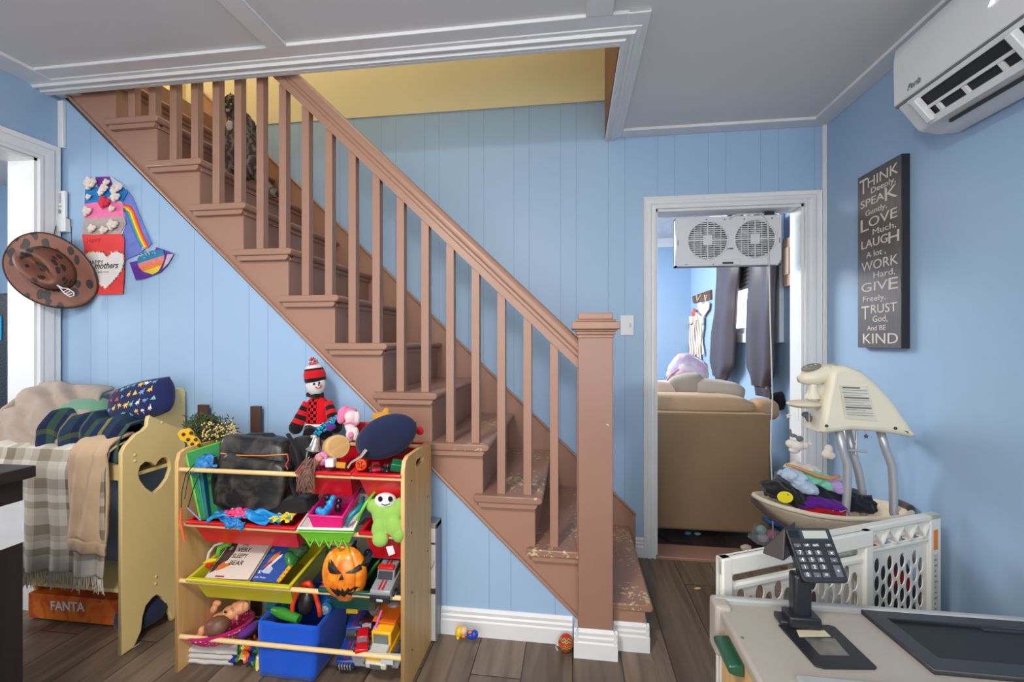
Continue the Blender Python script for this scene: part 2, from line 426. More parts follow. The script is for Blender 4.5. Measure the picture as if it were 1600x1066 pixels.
# doorway in the left wall
pr = [(0, 0), (0, .018), (.012, .02), (.02, .013), (.035, .02), (.055, .022), (.062, .014), (.082, .02), (.082, 0)]
struct(sweep([((XL, DL1, 0), (0, 1, 0)), ((XL, DL1, DZ), (0, 1, 1)), ((XL, DL0, DZ), (0, -1, 1)), ((XL, DL0, 0), (0, -1, 0))], pr, 'trim_15', M_WHITE, up=(1, 0, 0)))
mb = MB(); mb.bb(XL-.145, XL, DL1-.012, DL1, 0, DZ); mb.bb(XL-.145, XL, DL0, DL0+.012, 0, DZ); mb.bb(XL-.145, XL, DL0, DL1, DZ-.012, DZ)
struct(mb.build('trim_16', M_WHITE))
struct(MB().bb(XL, XL+.03, YF-.018, YF, DZ+.085, ZC-.035).build('trim_17', M_CTRIM, bevel=.004))
# baseboards
BP = [(0, 0), (.016, 0), (.016, .06), (.012, .066), (.014, .08), (.009, .086), (.011, .1), (.004, .112), (0, .112)]
def baseboard(name, p0, p1, nrm):
    p0, p1, nrm = Vector(p0), Vector(p1), Vector(nrm); vs = []
    for p in (p0, p1):
        for q, h in BP: vs.append(p+nrm*q+Vector((0, 0, h)))
    n = len(BP); fs = [(k, (k+1) % n, n+(k+1) % n, n+k) for k in range(n)]+[tuple(range(n)), tuple(range(n, 2*n))]
    return struct(MB().add(vs, fs).build(name, M_WHITE, smooth=30))
baseboard('baseboard_front', (XL, YF, 0), (.0, YF, 0), (0, -1, 0))
baseboard('baseboard_right', (XR, -1.8, 0), (XR, YB-.022, 0), (-1, 0, 0))
baseboard('baseboard_back', (.345, YB, 0), (OX0-CW, YB, 0), (0, -1, 0))
# the living room beyond
struct(MB().bb(-2.3, XR, 5.5, 5.6, 0, 2.45).build('wall_living_back', M_BLUE))
struct(MB().bb(-2.4, -2.3, YB+.12, 5.6, 0, 2.45).build('wall_living_left', M_BLUE))
struct(MB().bb(-2.4, XR+.1, YB+.12, 5.6, 2.45, 2.5).build('ceiling_living', mat((225, 225, 225), .8)))
crown = [(0, 0), (.0, .09), (.012, .09), (.02, .07), (.05, .03), (.07, .012), (.075, 0)]
struct(sweep([((-2.3, 5.5, 2.45), (0, -1, 0)), ((XR, 5.5, 2.45), (-1, -1, 0)), ((XR, YB+.12, 2.45), (-1, 0, 0))], crown, 'trim_18', M_WHITE))
# kitchen through the left doorway
struct(MB().bb(XL-2.2, XL-.14, 2.9, 3.0, 0, 2.45).build('wall_kitchen_back', M_BLUE))
struct(MB().bb(XL-2.3, XL-2.2, -1.8, 3.0, 0, 2.45).build('wall_kitchen_left', M_BLUE))
struct(MB().bb(XL-2.2, XL-.14, YB-.1, 3.0, 0, .001).build('floor_kitchen', M_FLOOR))
struct(MB().bb(XL-2.2, XL-.14, 1.8, 3.0, ZC, ZC+.05).build('ceiling_kitchen', M_CEIL))

# window of the living room in the right wall
W0, W1 = PX(1218, 500, XR).y, PX(1140, 500, XR).y
wz0, wz1 = 1.31, 2.2
wt = thing('window_1', 'x', 'window'); del wt['label']; del wt['category']; wt['kind'] = 'structure'
wt.location = (XR, (W0+W1)/2, wz0)
mb = MB(); t = .07
mb.bb(XR-.03, XR, W0-t, W0, wz0-t, wz1+t); mb.bb(XR-.03, XR, W1, W1+t, wz0-t, wz1+t); mb.bb(XR-.03, XR, W0, W1, wz0-t, wz0); mb.bb(XR-.03, XR, W0, W1, wz1, wz1+t)
struct(mb.build('window_frame', M_WHITE, wt, bevel=.004))
mb = MB(); mb.bb(XR-.012, XR-.004, W0, W1, wz0, wz1)
struct(mb.build('window_pane', mat((235, 244, 255), .2, var=0, emit=1.3), wt))
mb = MB(); mb.bb(XR-.02, XR-.01, W0, W0+.05, wz0, wz1); mb.bb(XR-.02, XR-.01, W1-.05, W1, wz0, wz1); mb.bb(XR-.02, XR-.01, W0, W1, wz0, wz0+.045); mb.bb(XR-.02, XR-.01, (W0+W1)/2-.015, (W0+W1)/2+.015, wz0, wz1)
struct(mb.build('sash', M_WHITE, wt))
mb = MB(); mb.grid(lambda u, v: (XR-.035+.006*math.cos(v*2*PI*17), lerp(W0, W1, u), lerp(1.66, wz1, v)), 1, 170)
one(mb, 'window_blind', fabric((88, 84, 82)), 'dark grey ribbed blind half drawn over the living room window', 'blind', solid=.002)

# ------------------------------------------------------------------ staircase
st = thing('staircase', 'brown painted staircase with square balusters, handrail and newel post', 'staircase', (.2, 2.2, 0))
RISE, RUN = .2112, .2219
def nose(n): return .32-RUN*(n-1)
def tz(n): return .185+RISE*(n-1)
NT_ = 12
ys0 = YF-.012
for n in range(1, NT_+1):
    xf = nose(n); zt = tz(n); y0 = ys0-.03 if n > 1 else YF-.01
    mb = MB()
    prof = [(xf-.285, zt), (xf-.008, zt), (xf, zt-.006), (xf+.002, zt-.014), (xf-.001, zt-.024), (xf-.008, zt-.029), (xf-.02, zt-.03), (xf-.02, zt-.03), (xf-.285, zt-.03)]
    mb.prism(prof, 'Y', y0, YB-.022)
    tr = mb.build('tread', M_WORN if n < 6 else M_BROWN, st, bevel=.008)
    if n > 1:
        mb = MB(); mb.prism([(xf-.268, zt-.03), (xf-.02, zt-.03), (xf-.02, zt-.04), (xf-.026, zt-.048), (xf-.03, zt-.052), (xf-.262, zt-.052), (xf-.266, zt-.04)], 'Y', y0+.008, ys0+.02)
        mb.bb(xf-.032, xf-.02, ys0, YB-.022, zt-.05, zt-.03)
        mb.build('tread_moulding', M_BROWN, tr, bevel=.002)
    MB().bb(xf-.045, xf-.03, ys0+.004, YB-.022, zt-RISE, zt-.03).build('riser', M_BROWN, st)
# front stringer: sawtooth board down to the sloping lower edge
pts = [(XL, str_z(XL, .0)), (XL, 2.5)]
for n in range(NT_, 1, -1):
    xb = nose(n)-.0315; xa = nose(n+1)-.0315
    pts += [(max(xa, XL+.001), tz(n)-.03), (xb, tz(n)-.03)]
    if n > 2 or True: pts += [(xb, tz(n-1)-.03)]
pts += [(.1, tz(1)-.03), (.1, .112)]
xb_ = -.558+(.666-.112)/.9505
pts += [(xb_, .112)]
# drop duplicates
q = []
for p in pts:
    if not q or (abs(p[0]-q[-1][0])+abs(p[1]-q[-1][1])) > 1e-5: q.append(p)
MB().prism(q, 'Y', ys0, YF+.03).build('stringer', M_BROWN, st, bevel=.002)
mb = MB(); a = Vector((XL+.02, ys0-.004, str_z(XL+.02, .004))); b = Vector((xb_, ys0-.004, .116)); mb.tube([a, b], .008, 8)
mb.build('stringer_bead', M_BROWN, st)
# wall stringer on the far side
p1 = P(965, 765, YB-.02); 
pw = [(.335, .112), (.335, tz(1)+.10), (.31, tz(1)+.14)]
sl = (P(905.8, 719, YB-.02), P(873.5, 686.6, YB-.02)); k = (sl[1].z-sl[0].z)/(sl[1].x-sl[0].x)
def wz(x): return sl[0].z+k*(x-sl[0].x)
k = -.9518
pw = [(.36, .0), (.36, wz(.36)), (XL, wz(XL)), (XL, wz(XL)-.5), (.05, 0)]
MB().prism(pw, 'Y', YB-.022, YB-.001).build('wall_stringer', M_BROWN, st, bevel=.003)
mb = MB(); mb.tube([(.36, YB-.022, wz(.36)), (XL, YB-.022, wz(XL))], .008, 8); mb.build('wall_stringer_cap', M_BROWN, st)
# landing at the top
struct(MB().bb(XL-1.2, nose(13), 1.81, YB, tz(13)-.2, tz(13)).build('floor_upstairs', M_BROWN))
MB().bb(nose(13)-.045, nose(13)-.03, ys0, YB-.022, tz(12), tz(13)-.03).build('riser', M_BROWN, st)
# bottom step: front face and white base
MB().bb(.165, .285, YF-.005, YF+.02, .112, tz(1)-.03).build('riser', M_BROWN, st)
mb = MB()
def bp(mb, p0, p1, nrm):
    p0, p1, nrm = Vector(p0), Vector(p1), Vector(nrm); vs = []
    for p in (p0, p1):
        for q_, h in BP: vs.append(p+nrm*(q_+.001)+Vector((0, 0, h)))
    n = len(BP); mb.add(vs, [(k, (k+1) % n, n+(k+1) % n, n+k) for k in range(n)]+[tuple(range(n)), tuple(range(n, 2*n))])
bp(mb, (.165, YF-.005, 0), (.305, YF-.005, 0), (0, -1, 0)); bp(mb, (.29, YF-.02, 0), (.29, YB, 0), (1, 0, 0))
mb.build('step_baseboard', M_WHITE, st, smooth=30)
# newel post
nx0, nx1, ny0, ny1 = .022, .158, 1.80, 1.936
nw = MB().bb(nx0, nx1, ny0, ny1, .11, 1.30).build('newel_post', M_CHIP, st, bevel=.003)
nw['label'] = 'square newel post with chipped paint and a moulded cap'
mb = MB(); cx, cy = (nx0+nx1)/2, (ny0+ny1)/2
for (hw, z0, z1) in ((.072, 1.262, 1.275), (.076, 1.275, 1.287), (.082, 1.287, 1.296), (.094, 1.296, 1.326), (.078, 1.326, 1.335), (.068, 1.335, 1.362)):
    mb.bb(cx-hw, cx+hw, cy-hw, cy+hw, z0, z1)
mb.build('newel_cap', mat((168, 128, 108), .38, ns=20), nw, bevel=.004)
mb = MB(); bp(mb, (nx0-.016, ny0, 0), (nx1+.016, ny0, 0), (0, -1, 0)); bp(mb, (nx1, ny0-.016, 0), (nx1, ny1, 0), (1, 0, 0)); bp(mb, (nx0, ny0-.016, 0), (nx0, YF, 0), (-1, 0, 0)); mb.bb(nx0, nx1, ny0, ny1, 0, .11)
mb.build('newel_baseboard', M_WHITE, nw, smooth=30)
# balusters and handrail
hr0 = P(905, 577, 1.86); hr1 = P(418, 112, 1.86); kh = (hr1.z-hr0.z)/(hr1.x-hr0.x)
def hz(x): return hr0.z+kh*(x-hr0.x)
yb0 = 1.862
for n in range(2, 13):
    for off in (.063, .174):
        x = nose(n)-off
        if x < XL+.08: continue
        zt = tz(n); zh = min(hz(x)+.01, 3.3)
        MB().bb(x-.0175, x+.0175, yb0, yb0+.035, zt-.001, zh).build('baluster', M_BROWN, st, bevel=.002)
ang = math.atan(kh)
L = [(-.03, 0), (.03, 0), (.03, .028), (.024, .034), (.024, .044), (.034, .052), (.036, .066), (.028, .082), (.012, .09), (-.012, .09), (-.028, .082), (-.036, .066), (-.034, .052), (-.024, .044), (-.024, .034), (-.03, .028)]
x0, x1 = nx0, -1.72
vs = []
for x in (x0, x1):
    for q_, h in L: vs.append((x, yb0+.0175+q_, hz(x)+h/math.cos(ang)))
n = len(L); MB().add(vs, [(k, (k+1) % n, n+(k+1) % n, n+k) for k in range(n)]+[tuple(range(n)), tuple(range(n, 2*n))]).build('handrail', M_BROWN, st, smooth=40)
# light switch
sw = thing('light_switch', 'white light switch plate on the blue wall behind the newel post', 'light switch', (.36, YB, 1.35))
a = P(972, 524, YB); b = P(990, 493, YB)
MB().bb(a.x-.01, b.x, YB-.007, YB, a.z, b.z).build('plate', M_WHITE, sw, bevel=.002)
c = (a+b)/2; MB().box((c.x+.012, YB-.012, c.z), (.008, .014, .02), (.4, 0, 0)).build('toggle', M_WHITE, sw)
# ------------------------------------------------------------------ wall by the left doorway: remotes, hat, children's cards
def px2(fn, pts, pl): return [fn(x, y, pl) for x, y in pts]
def crop(pts, ox, oy, k): return [(ox+x/k, oy+y/k) for x, y in pts]
def paper(name, outline, Y, m, parent=None, th=.0015, bend=0):
    p = [P(x, y, Y) for x, y in outline]
    mb = MB(); mb.prism([(q.x, q.z) for q in p], 'Y', Y-th, Y)
    return mb.build(name, m, parent, smooth=0)
k2 = lambda pts: crop(pts, 0, 240, 3.553)
rm = thing('remote_holder', 'white wall holder with a white remote beside the left doorway', 'remote control', (P(98, 365, YF).x, YF, P(98, 365, YF).z))
a, b = P(88, 364, YF-.01), P(109, 342, YF-.01)
MB().bb(a.x, b.x, YF-.03, YF, a.z, b.z).build('cradle', plastic((226, 228, 230)), rm, bevel=.003)
a, b = P(89.5, 350, YF-.012), P(105, 299, YF-.012)
rc = MB().bb(a.x, b.x, YF-.024, YF-.008, a.z, b.z).build('remote', plastic((235, 236, 238)), rm, bevel=.004)
mb = MB(); c = (a+b)/2
mb.bb(c.x-.01, c.x+.01, YF-.0255, YF-.023, b.z-.06, b.z-.012, 0)
for i in range(3): mb.bb(c.x-.012+.009*i, c.x-.006+.009*i, YF-.0255, YF-.023, c.z-.0, c.z+.005, 1)
mb.cyl((c.x, YF-.0255, c.z-.022), (c.x, YF-.02, c.z-.022), .011, m=1)
mb.build('buttons', [mat((180, 190, 200), .2), mat((150, 155, 160), .4)], rc)
hk = P(86, 362, YF)
# wire the hat hangs on
mb = MB(); mb.tube([P(104, 340, YF-.03), P(110, 343, YF-.035), P(111.5, 365, YF-.05), P(112, 392, YF-.07)], .0018, 6)
mb.tube([P(88, 352, YF-.03), P(86, 360, YF-.05), P(84, 368, YF-.06)], .0018, 6)
one(mb, 'hat_cord', mat((60, 45, 38), .6), 'thin dark cord holding the cowboy hat up by the remote holder', 'cord')
# cowboy hat
hat = thing('cowboy_hat', 'brown spotted cowboy hat hanging on the wall left of the paper cards', 'hat', tuple(P(78, 425, 1.80)))
hm = spots((150, 96, 74), (52, 46, 46), 27, .40, .55, (1, 1, .6), 'Object', (104, 66, 52))
hc = P(81, 423, 1.77)
xd = (P(136, 470, 1.83)-P(26, 378, 1.71)); yd = P(114, 382, 1.80)-P(46, 466, 1.74)
Mh = frame(hc, xd, yd)     # z: out of the wall or into it
zs = -1 if (Mh.to_3x3() @ Vector((0, 0, 1))).y > 0 else 1
def hatbrim(u, v):
    an = 2*PI*u; r = .28+.72*v
    a_, b_ = .190, .150
    x, y = a_*math.cos(an)*r, b_*math.sin(an)*r
    up = max(0, abs(math.sin(an))-.35)*.03*(v**2); dn = -.012*abs(math.cos(an))**3*v
    return Mh @ Vector((x, y, zs*(up+dn)))
mb = MB(); mb.grid(hatbrim, 56, 10)
mb.build('brim', hm, hat, solid=.004, smooth=180)
mb = MB(); mb.tube([hatbrim(i/56, 1) for i in range(56)], .0035, 6, closed=True); mb.build('brim_edge', mat((46, 34, 30), .7), hat)
def hatcrown(u, v):
    an = 2*PI*u; prof = [(1, 0), (.97, .03), (.93, .07), (.86, .1), (.7, .112), (.4, .098), (.12, .085), (0, .083)]
    t = v*(len(prof)-1); i = min(int(t), len(prof)-2); f = t-i
    r = lerp(prof[i][0], prof[i+1][0], f); h = lerp(prof[i][1], prof[i+1][1], f)
    x, y = .108*math.cos(an)*r, .086*math.sin(an)*r*(1-.25*h/.11)
    h -= .03*math.exp(-((y)/.02)**2)*(1 if h > .06 else 0)*min(1, (.108-abs(x))/.05)
    return Mh @ Vector((x-.01, y, zs*(h-.002)))
mb = MB(); mb.grid(hatcrown, 48, 21); mb.build('crown', hm, hat, smooth=180, solid=.002)
band = []
for i in range(48):
    an = 2*PI*i/48; band.append(Mh @ Vector((.11*math.cos(an)-.01, .088*math.sin(an), zs*.008)))
mb = MB(); mb.tube(band, .006, 8, closed=True, flat=.4); mb.build('hat_band', mat((70, 45, 36), .7), hat)
lg = [(.0, 0), (.012, .012), (.04, .016), (.05, .006), (.045, -.008), (.02, -.012), (-.012, -.006), (-.04, -.008)]
g0 = Mh.inverted() @ P(90, 452, 1.70)
mb = MB(); mb.tube([Mh @ Vector((g0.x+x-.01, g0.y+y, zs*.072)) for x, y in lg]+[Mh @ Vector((g0.x-.01, g0.y, zs*.072))], .0025, 6)
for i in range(3): mb.tube([Mh @ Vector((g0.x+.004+.011*i, g0.y-.008, zs*.073)), Mh @ Vector((g0.x+.006+.011*i, g0.y+.01, zs*.073))], .0018, 6)
mb.build('badge', mat((235, 235, 235), .5), hat); 

# flower card
fc = thing('craft_card', "child's painted card with paper roses on the wall above the red heart card", 'card', tuple(P(160, 365, YF)))
def pcol(name, pts, c, off, par): 
    return paper(name, k2(pts), YF-off, mat(c, .8, var=.12, ns=40), par)
paper('card', k2([(462, 150), (530, 130), (620, 130), (690, 180), (712, 215), (680, 250), (700, 390), (680, 450), (455, 450), (470, 380), (465, 250), (480, 200)]), YF-.006, mat((204, 210, 222), .8, var=.1), fc)
pcol('purple_patch', [(530, 130), (610, 128), (625, 170), (600, 200), (545, 190)], (112, 40, 140), .008, fc)
pcol('blue_patch', [(475, 200), (545, 185), (600, 195), (680, 180), (712, 212), (680, 270), (600, 240), (560, 270), (470, 278)], (20, 120, 190), .0085, fc)
pcol('pink_patch', [(470, 280), (560, 268), (680, 272), (690, 350), (470, 362)], (240, 120, 170), .009, fc)
pcol('grey_patch', [(470, 362), (690, 350), (700, 390), (670, 440), (458, 448)], (180, 165, 160), .0095, fc)
def rose(p, r, m, par, name='paper_rose'):
    mb = MB()
    for i in range(9):
        an = i*2.4; rr = r*(.15+.085*i)
        q = p+Vector((math.cos(an)*rr*.75, -r*.25*(1-i/9), math.sin(an)*rr*.75))
        mb.sph(q, (r*.42, r*.25, r*.36), (0, an, 0), 8, amp=.2)
    return mb.build(name, m, par, smooth=180)
mr = mat((228, 214, 204), .9, var=.1, ns=50)
for x, y, r in ((500, 165, 40), (575, 195, 28), (560, 215, 22), (640, 240, 30), (632, 205, 24), (482, 320, 30), (490, 240, 18), (590, 160, 22), (620, 305, 20), (510, 415, 26), (575, 425, 26), (625, 395, 34), (660, 190, 22)):
    q = P(x/3.553, 240+y/3.553, YF-.02); rose(q, r/3.553/700*2.1*1.1, mr, fc)
rose(P(578/3.553, 240+270/3.553, YF-.02), .034, mat((215, 50, 80), .85), fc, 'red_rose')
# red heart card
hcard = thing('greeting_card', "red Mother's Day card with a white heart and printed words, pinned below the flower card", 'card', tuple(P(163, 460, YF)))
paper('card', k2([(456, 452), (675, 445), (692, 480), (688, 560), (690, 660), (682, 780), (530, 784), (500, 700), (470, 600), (468, 520)]), YF-.012, mat((226, 62, 62), .75, var=.04), hcard)
ht = [(596, 575), (575, 548), (530, 545), (485, 548), (462, 575), (456, 610), (470, 650), (500, 690), (540, 720), (585, 752), (620, 720), (655, 680), (680, 640), (690, 590), (682, 555), (650, 542), (618, 548)]
paper('heart', k2(ht), YF-.0145, mat((226, 218, 215), .8, var=.02), hcard)
mb = MB(); hp = k2(ht)
dots = [(180, 40, 40), (30, 80, 190), (240, 190, 30), (30, 140, 90), (235, 120, 40)]
for i in range(len(hp)):
    for t in (0, .33, .66):
        x = lerp(hp[i][0], hp[(i+1) % len(hp)][0], t); y = lerp(hp[i][1], hp[(i+1) % len(hp)][1], t)
        mb.sph(P(x, y, YF-.016), (.0045, .002, .0045), n=8, m=random.randrange(5))
mb.build('dotted_border', [mat(c, .5) for c in dots], hcard)
def wtext(txt, x, y, Y, size, m, par, ang=0, name='lettering', shear=0, align='LEFT', bold=0, sx=1):
    me = text_mesh(txt, size, .0003, bold, align, 1, shear); me.transform(Matrix.Diagonal((sx, 1, 1, 1)))
    M = Matrix.Translation(P(x, y, Y)) @ rotm((R(90), 0, 0)) @ rotm((0, 0, ang)); return obj_from(me, name, m, par, M)
DK = mat((50, 42, 42), .6)
wtext('HAPPY', 136.5, 413.5, YF-.0167, .028, DK, hcard, sx=1.05)
wtext('mothers', 147, 420, YF-.0167, .042, DK, hcard, shear=.35, sx=.9, bold=.0006)
wtext('Thumb', 134, 426.5, YF-.0167, .018, DK, hcard, bold=.0006); wtext('body loves', 153, 426.5, YF-.0167, .014, mat((150, 140, 140), .6), hcard)
wtext('Happy', 135, 380, YF-.0142, .03, mat((190, 40, 40), .6), hcard, ang=.1, shear=.2)
# rainbow painting
rp = thing('rainbow_painting', "child's rainbow painting on slanted paper hanging between the cards and the heart ornament", 'painting', tuple(P(210, 405, YF)))
mid = [(700, 195), (735, 240), (760, 300), (800, 400), (845, 500), (770, 560), (700, 590), (692, 560), (690, 430), (700, 390), (682, 300), (680, 250), (712, 215)]
paper('sheet', k2(mid), YF-.004, mat((112, 128, 205), .8, var=.25, ns=20), rp)
cols = [(226, 48, 48), (245, 130, 30), (250, 215, 40), (90, 180, 80), (70, 110, 210)]
arc = [(684, 290), (705, 283), (728, 290), (748, 320), (775, 395), (805, 470), (832, 520)]
for i, c in enumerate(cols):
    o_ = i*10
    A = [(x-o_*.95, y+o_*(.7 if x < 740 else .15)) for x, y in arc]; B = [(x-(o_+11)*.95, y+(o_+11)*(.7 if x < 740 else .15)) for x, y in arc]
    A = [(max(x, 684), y) for x, y in A]; B = [(max(x, 683), y) for x, y in B]
    paper('rainbow_band', k2(A+B[::-1]), YF-.0048-.0004*i, mat(c, .8), rp)
# purple heart ornament
po = thing('heart_ornament', 'purple paper fan with a glittery striped heart and white string, right of the rainbow painting', 'ornament', tuple(P(235, 420, YF)))
paper('purple_backing', k2([(720, 605), (790, 590), (850, 560), (870, 520), (965, 555), (930, 620), (890, 660), (800, 695), (755, 703)]), YF-.008, mat((92, 40, 150), .6, var=.2, ns=30), po)
paper('grey_fold', k2([(930, 560), (965, 557), (935, 610), (905, 640)]), YF-.0095, mat((190, 175, 190), .5), po)
hs = [((764, 590), (780, 550), (840, 540), (905, 535), (914, 565), (765, 612)), ((765, 612), (914, 565), (912, 590), (775, 635)), ((775, 635), (912, 590), (900, 620), (795, 655)), ((795, 655), (900, 620), (880, 655), (850, 672))]
for pts, c in zip(hs, ((20, 130, 170), (240, 130, 130), (245, 130, 50), (245, 200, 50))): paper('heart_stripe', k2(pts), YF-.011, mat(c, .6, var=.2, ns=60), po)
mb = MB()
for i in range(16):
    p = P(225+random.uniform(-8, 22), 395+random.uniform(-10, 10), YF-.014); q = p+Vector((random.uniform(-.02, .02), random.uniform(-.008, 0), random.uniform(-.02, .02))); mb.tube([p, (p+q)/2+Vector((0, -.004, .003)), q], .0012, 5)
mb.build('string', mat((225, 220, 230), .5), po)

# ------------------------------------------------------------------ doll bed
bed = thing('doll_bed', 'cream yellow wooden bed with a heart cut in its end, left of the rack', 'bed', (-2.1, 1.7, 0))
XE = -1.772
M_CREAM = mat((240, 213, 146), .35, var=.04, ns=5, name='cream_paint')
k3 = lambda pts: crop(pts, 0, 560, 2.106)
yz = lambda pts, X: [(lambda q: (q.y, q.z))(PX(x, y, X)) for x, y in k3(pts)]
edge = yz([(400, 312), (412, 290), (430, 270), (448, 250), (470, 238), (485, 222), (488, 200), (495, 178), (515, 160), (535, 153), (552, 146), (562, 128), (575, 108), (590, 98)], XE)
edge[0] = (1.555, edge[0][1])
Ybk = 1.848
outer = edge+[(Ybk-.01, 1.036), (Ybk, 1.02), (Ybk, .1), (1.79, .002), (1.775, .002)]
arch = yz([(563, 850), (545, 810), (535, 785), (515, 778), (500, 790), (480, 815), (470, 850), (465, 895), (450, 930), (432, 968)], XE)
outer += arch+[(1.62, .001), (1.553, .001)]
# heart
hpts = yz([(512, 354), (497, 342), (478, 341), (462, 354), (455, 378), (460, 400), (478, 425), (505, 445), (530, 424), (551, 395), (562, 362), (559, 338), (547, 326), (532, 328), (520, 340)], XE)
def panel(X, name='end_panel'):
    me = curve_mesh([outer, hpts], .018-.004, .002)
    M = Matrix(((0, 0, 1, X-.009), (1, 0, 0, 0), (0, 1, 0, 0), (0, 0, 0, 1))); return obj_from(me, name, M_CREAM, bed, M)
panel(XE); panel(-2.43)
mb = MB()
for x, y in k3([(533, 193), (533, 211), (597, 142), (444, 318), (444, 338), (514, 718), (512, 742)]):
    q = PX(x, y, XE); MB().lathe([(.006, 0), (.006, .002), (.003, .004), (0, .0042)], q, (0, R(90), 0), 12).build('screw_cap', M_CREAM, bed)
zt = .79
MB().bb(-2.43, XE-.02, 1.565, 1.585, zt-.1, zt).build('rail', M_CREAM, bed, bevel=.003)
MB().bb(-2.43, XE-.02, 1.815, 1.835, zt-.1, zt).build('rail', M_CREAM, bed, bevel=.003)
MB().bb(-2.43, XE-.02, 1.585, 1.815, zt-.1, zt-.085).build('slat_base', M_CREAM, bed)
MB().bb(-2.43, XE-.02, 1.60, 1.80, .22, .235).build('lower_shelf', M_CREAM, bed)

def mound(name, m, label, cat, outline_fn, **kw):
    pass
def drape(x0, x1, ytop0, yfront, zt, zbot, folds=7, amp=.012, seed=0, back=.12, flare=0, sagx=0):
    # cloth lying back over a rail then hanging down in front
    def fn(u, v):
        x = lerp(x0, x1, u); L1 = back; L = L1+(zt-zbot); s = v*L
        w = math.sin(u*folds*2*PI+seed)*amp+nz(u*5+seed, v*2)*amp*1.2
        if s < L1: t = s/L1; return (x, lerp(ytop0, yfront, t), zt+.02+.012*math.sin(t*PI)+w*.4)
        t = (s-L1)/(zt-zbot)
        zb = (zt-s+L1)+nz(u*4+seed, 3)*.012*t
        return (x+flare*(u-.5)*t, yfront-.012-w*(.25+.75*t)-.02*math.sin(min(1, t*6)*PI/2), zb+(.016 if t < .02 else 0))
    return fn
# green blanket, dark plaid blanket and the other clothes heaped on the bed
pg = stripes([(0, (34, 44, 70)), (.18, (70, 100, 60)), (.3, (36, 50, 84)), (.42, (166, 160, 76)), (.5, (34, 60, 90)), (.7, (44, 70, 70)), (.8, (30, 36, 66)), (.94, (90, 120, 80))], [(0, (40, 60, 80)), (.3, (30, 40, 70)), (.6, (90, 96, 60)), (.7, (34, 50, 84))], 2, 2)
def heap(cx, cy, cz, rx, ry, rz, seed, wr=.02):
    def fn(u, v):
        an = u*2*PI; r = v
        x = cx+rx*math.cos(an)*r; y = cy+ry*math.sin(an)*r
        h = rz*(1-r**2.6)+wr*nz(x*16+seed, y*16, seed)*(1-r*.4)+wr*.6*math.sin(x*42+seed+y*20)*(1-r)
        return (x, y, cz+h)
    return fn
mb = MB()
def pl(u, v):
    x = lerp(-2.17, -1.80, u); y = lerp(1.80, 1.572, min(1, v*1.3)); t = max(0, v-.62)/.38
    top = .93-.03*(u)+.012*math.sin(u*17)+.008*nz(u*9, v*4)
    return (x, y-.012*math.sin(u*21+1)*(v > .6)-.008*t, top+.02*math.sin(v*PI)-t*.13)
mb.grid(pl, 40, 24); one(mb, 'plaid_blanket', pg, 'navy and green checked blanket folded on the bed under the printed pillow', 'blanket', solid=.012, smooth=180)
mb = MB(); mb.grid(heap(-2.13, 1.72, .92, .14, .10, .075, 3, .012), 40, 14); one(mb, 'green_blanket', fabric((120, 168, 140)), 'sage green cloth peeping out behind the grey-brown fleece on the bed', 'blanket', solid=.008, smooth=180)
mb = MB(); mb.sph((-1.98, 1.74, .80), (.17, .085, .09), n=20, amp=.2, fr=1.2); one(mb, 'bundled_bedding', fabric((34, 40, 66)), 'dark navy bundle seen through the heart cutout of the bed', 'bedding', smooth=180)
# fleece blanket: mound sloping down to the left front
def fl(u, v):
    tl, tr = P(20, 606, 1.78), P(176, 604, 1.80); bl, br = P(-25, 704, 1.575), P(112, 700, 1.570)
    a = tl.lerp(tr, u); b = bl.lerp(br, u); p = a.lerp(b, v)
    bul = math.sin(v*PI)*.045*(1-.35*u)+.03*math.sin(min(1, u*1.3)*PI)*(1-v)
    wr = .008*math.sin(9*u*2-5*v*3+nz(u*3, v*3)*3)+.006*nz(u*7, v*7, 5)
    return (max(p.x, XL+.02)+.02*math.sin(v*PI*.9)*(u), p.y-bul*.7-wr, p.z+bul*.8+wr)
mb = MB(); mb.grid(fl, 44, 30); one(mb, 'fleece_blanket', fabric((182, 165, 152), (160, 142, 130), 20, 260, .6), 'grey-brown fleece blanket heaped on the left end of the bed', 'blanket', solid=.012, smooth=180)
# pillow printed with dinosaurs
pil = thing('pillow', 'navy pillow printed with little dinosaurs, on top of the bed by its end panel', 'pillow', tuple(P(220, 655, 1.72)))
c = P(221, 627, 1.71)
ax = (P(272, 612, 1.70)-P(170, 640, 1.70)).normalized(); ay = Vector((0, .25, 1)).normalized()
Mp = frame(c, ax, ay)
mb = MB()
def pilf(sg):
    def fn(u, v):
        x = (u-.5)*2; y = (v-.5)*2
        e = max(0, (1-abs(x)**3.2))*max(0, (1-abs(y)**3.2))
        rx = .158*(1-.10*y*y); ry = .088*(1-.14*x*x)
        return Mp @ Vector((x*rx, y*ry, sg*.055*e**.55))
    return fn
mb.grid(pilf(1), 24, 16); mb.grid(pilf(-1), 24, 16); pmb = mb
random.seed(11)
pc = [(200, 70, 60), (120, 190, 170), (230, 225, 215), (235, 190, 90), (110, 160, 200)]
dino = [(-1, 0), (-.6, .12), (-.2, .45), (.2, .45), (.45, .25), (.6, .75), (1, .8), (1, .6), (.75, .5), (.65, 0), (.4, -.3), (.4, -.7), (.2, -.7), (.15, -.35), (-.2, -.35), (-.25, -.7), (-.45, -.7), (-.45, -.2), (-1, 0)]
tri = [(-.7, -.5), (.7, -.5), (.1, .7)]
palm = [(-.1, -.8), (.1, -.8), (.12, 0), (.7, -.1), (.5, .3), (.8, .6), (.2, .5), (0, .9), (-.2, .5), (-.8, .5), (-.5, .2), (-.7, -.1), (-.05, 0)]
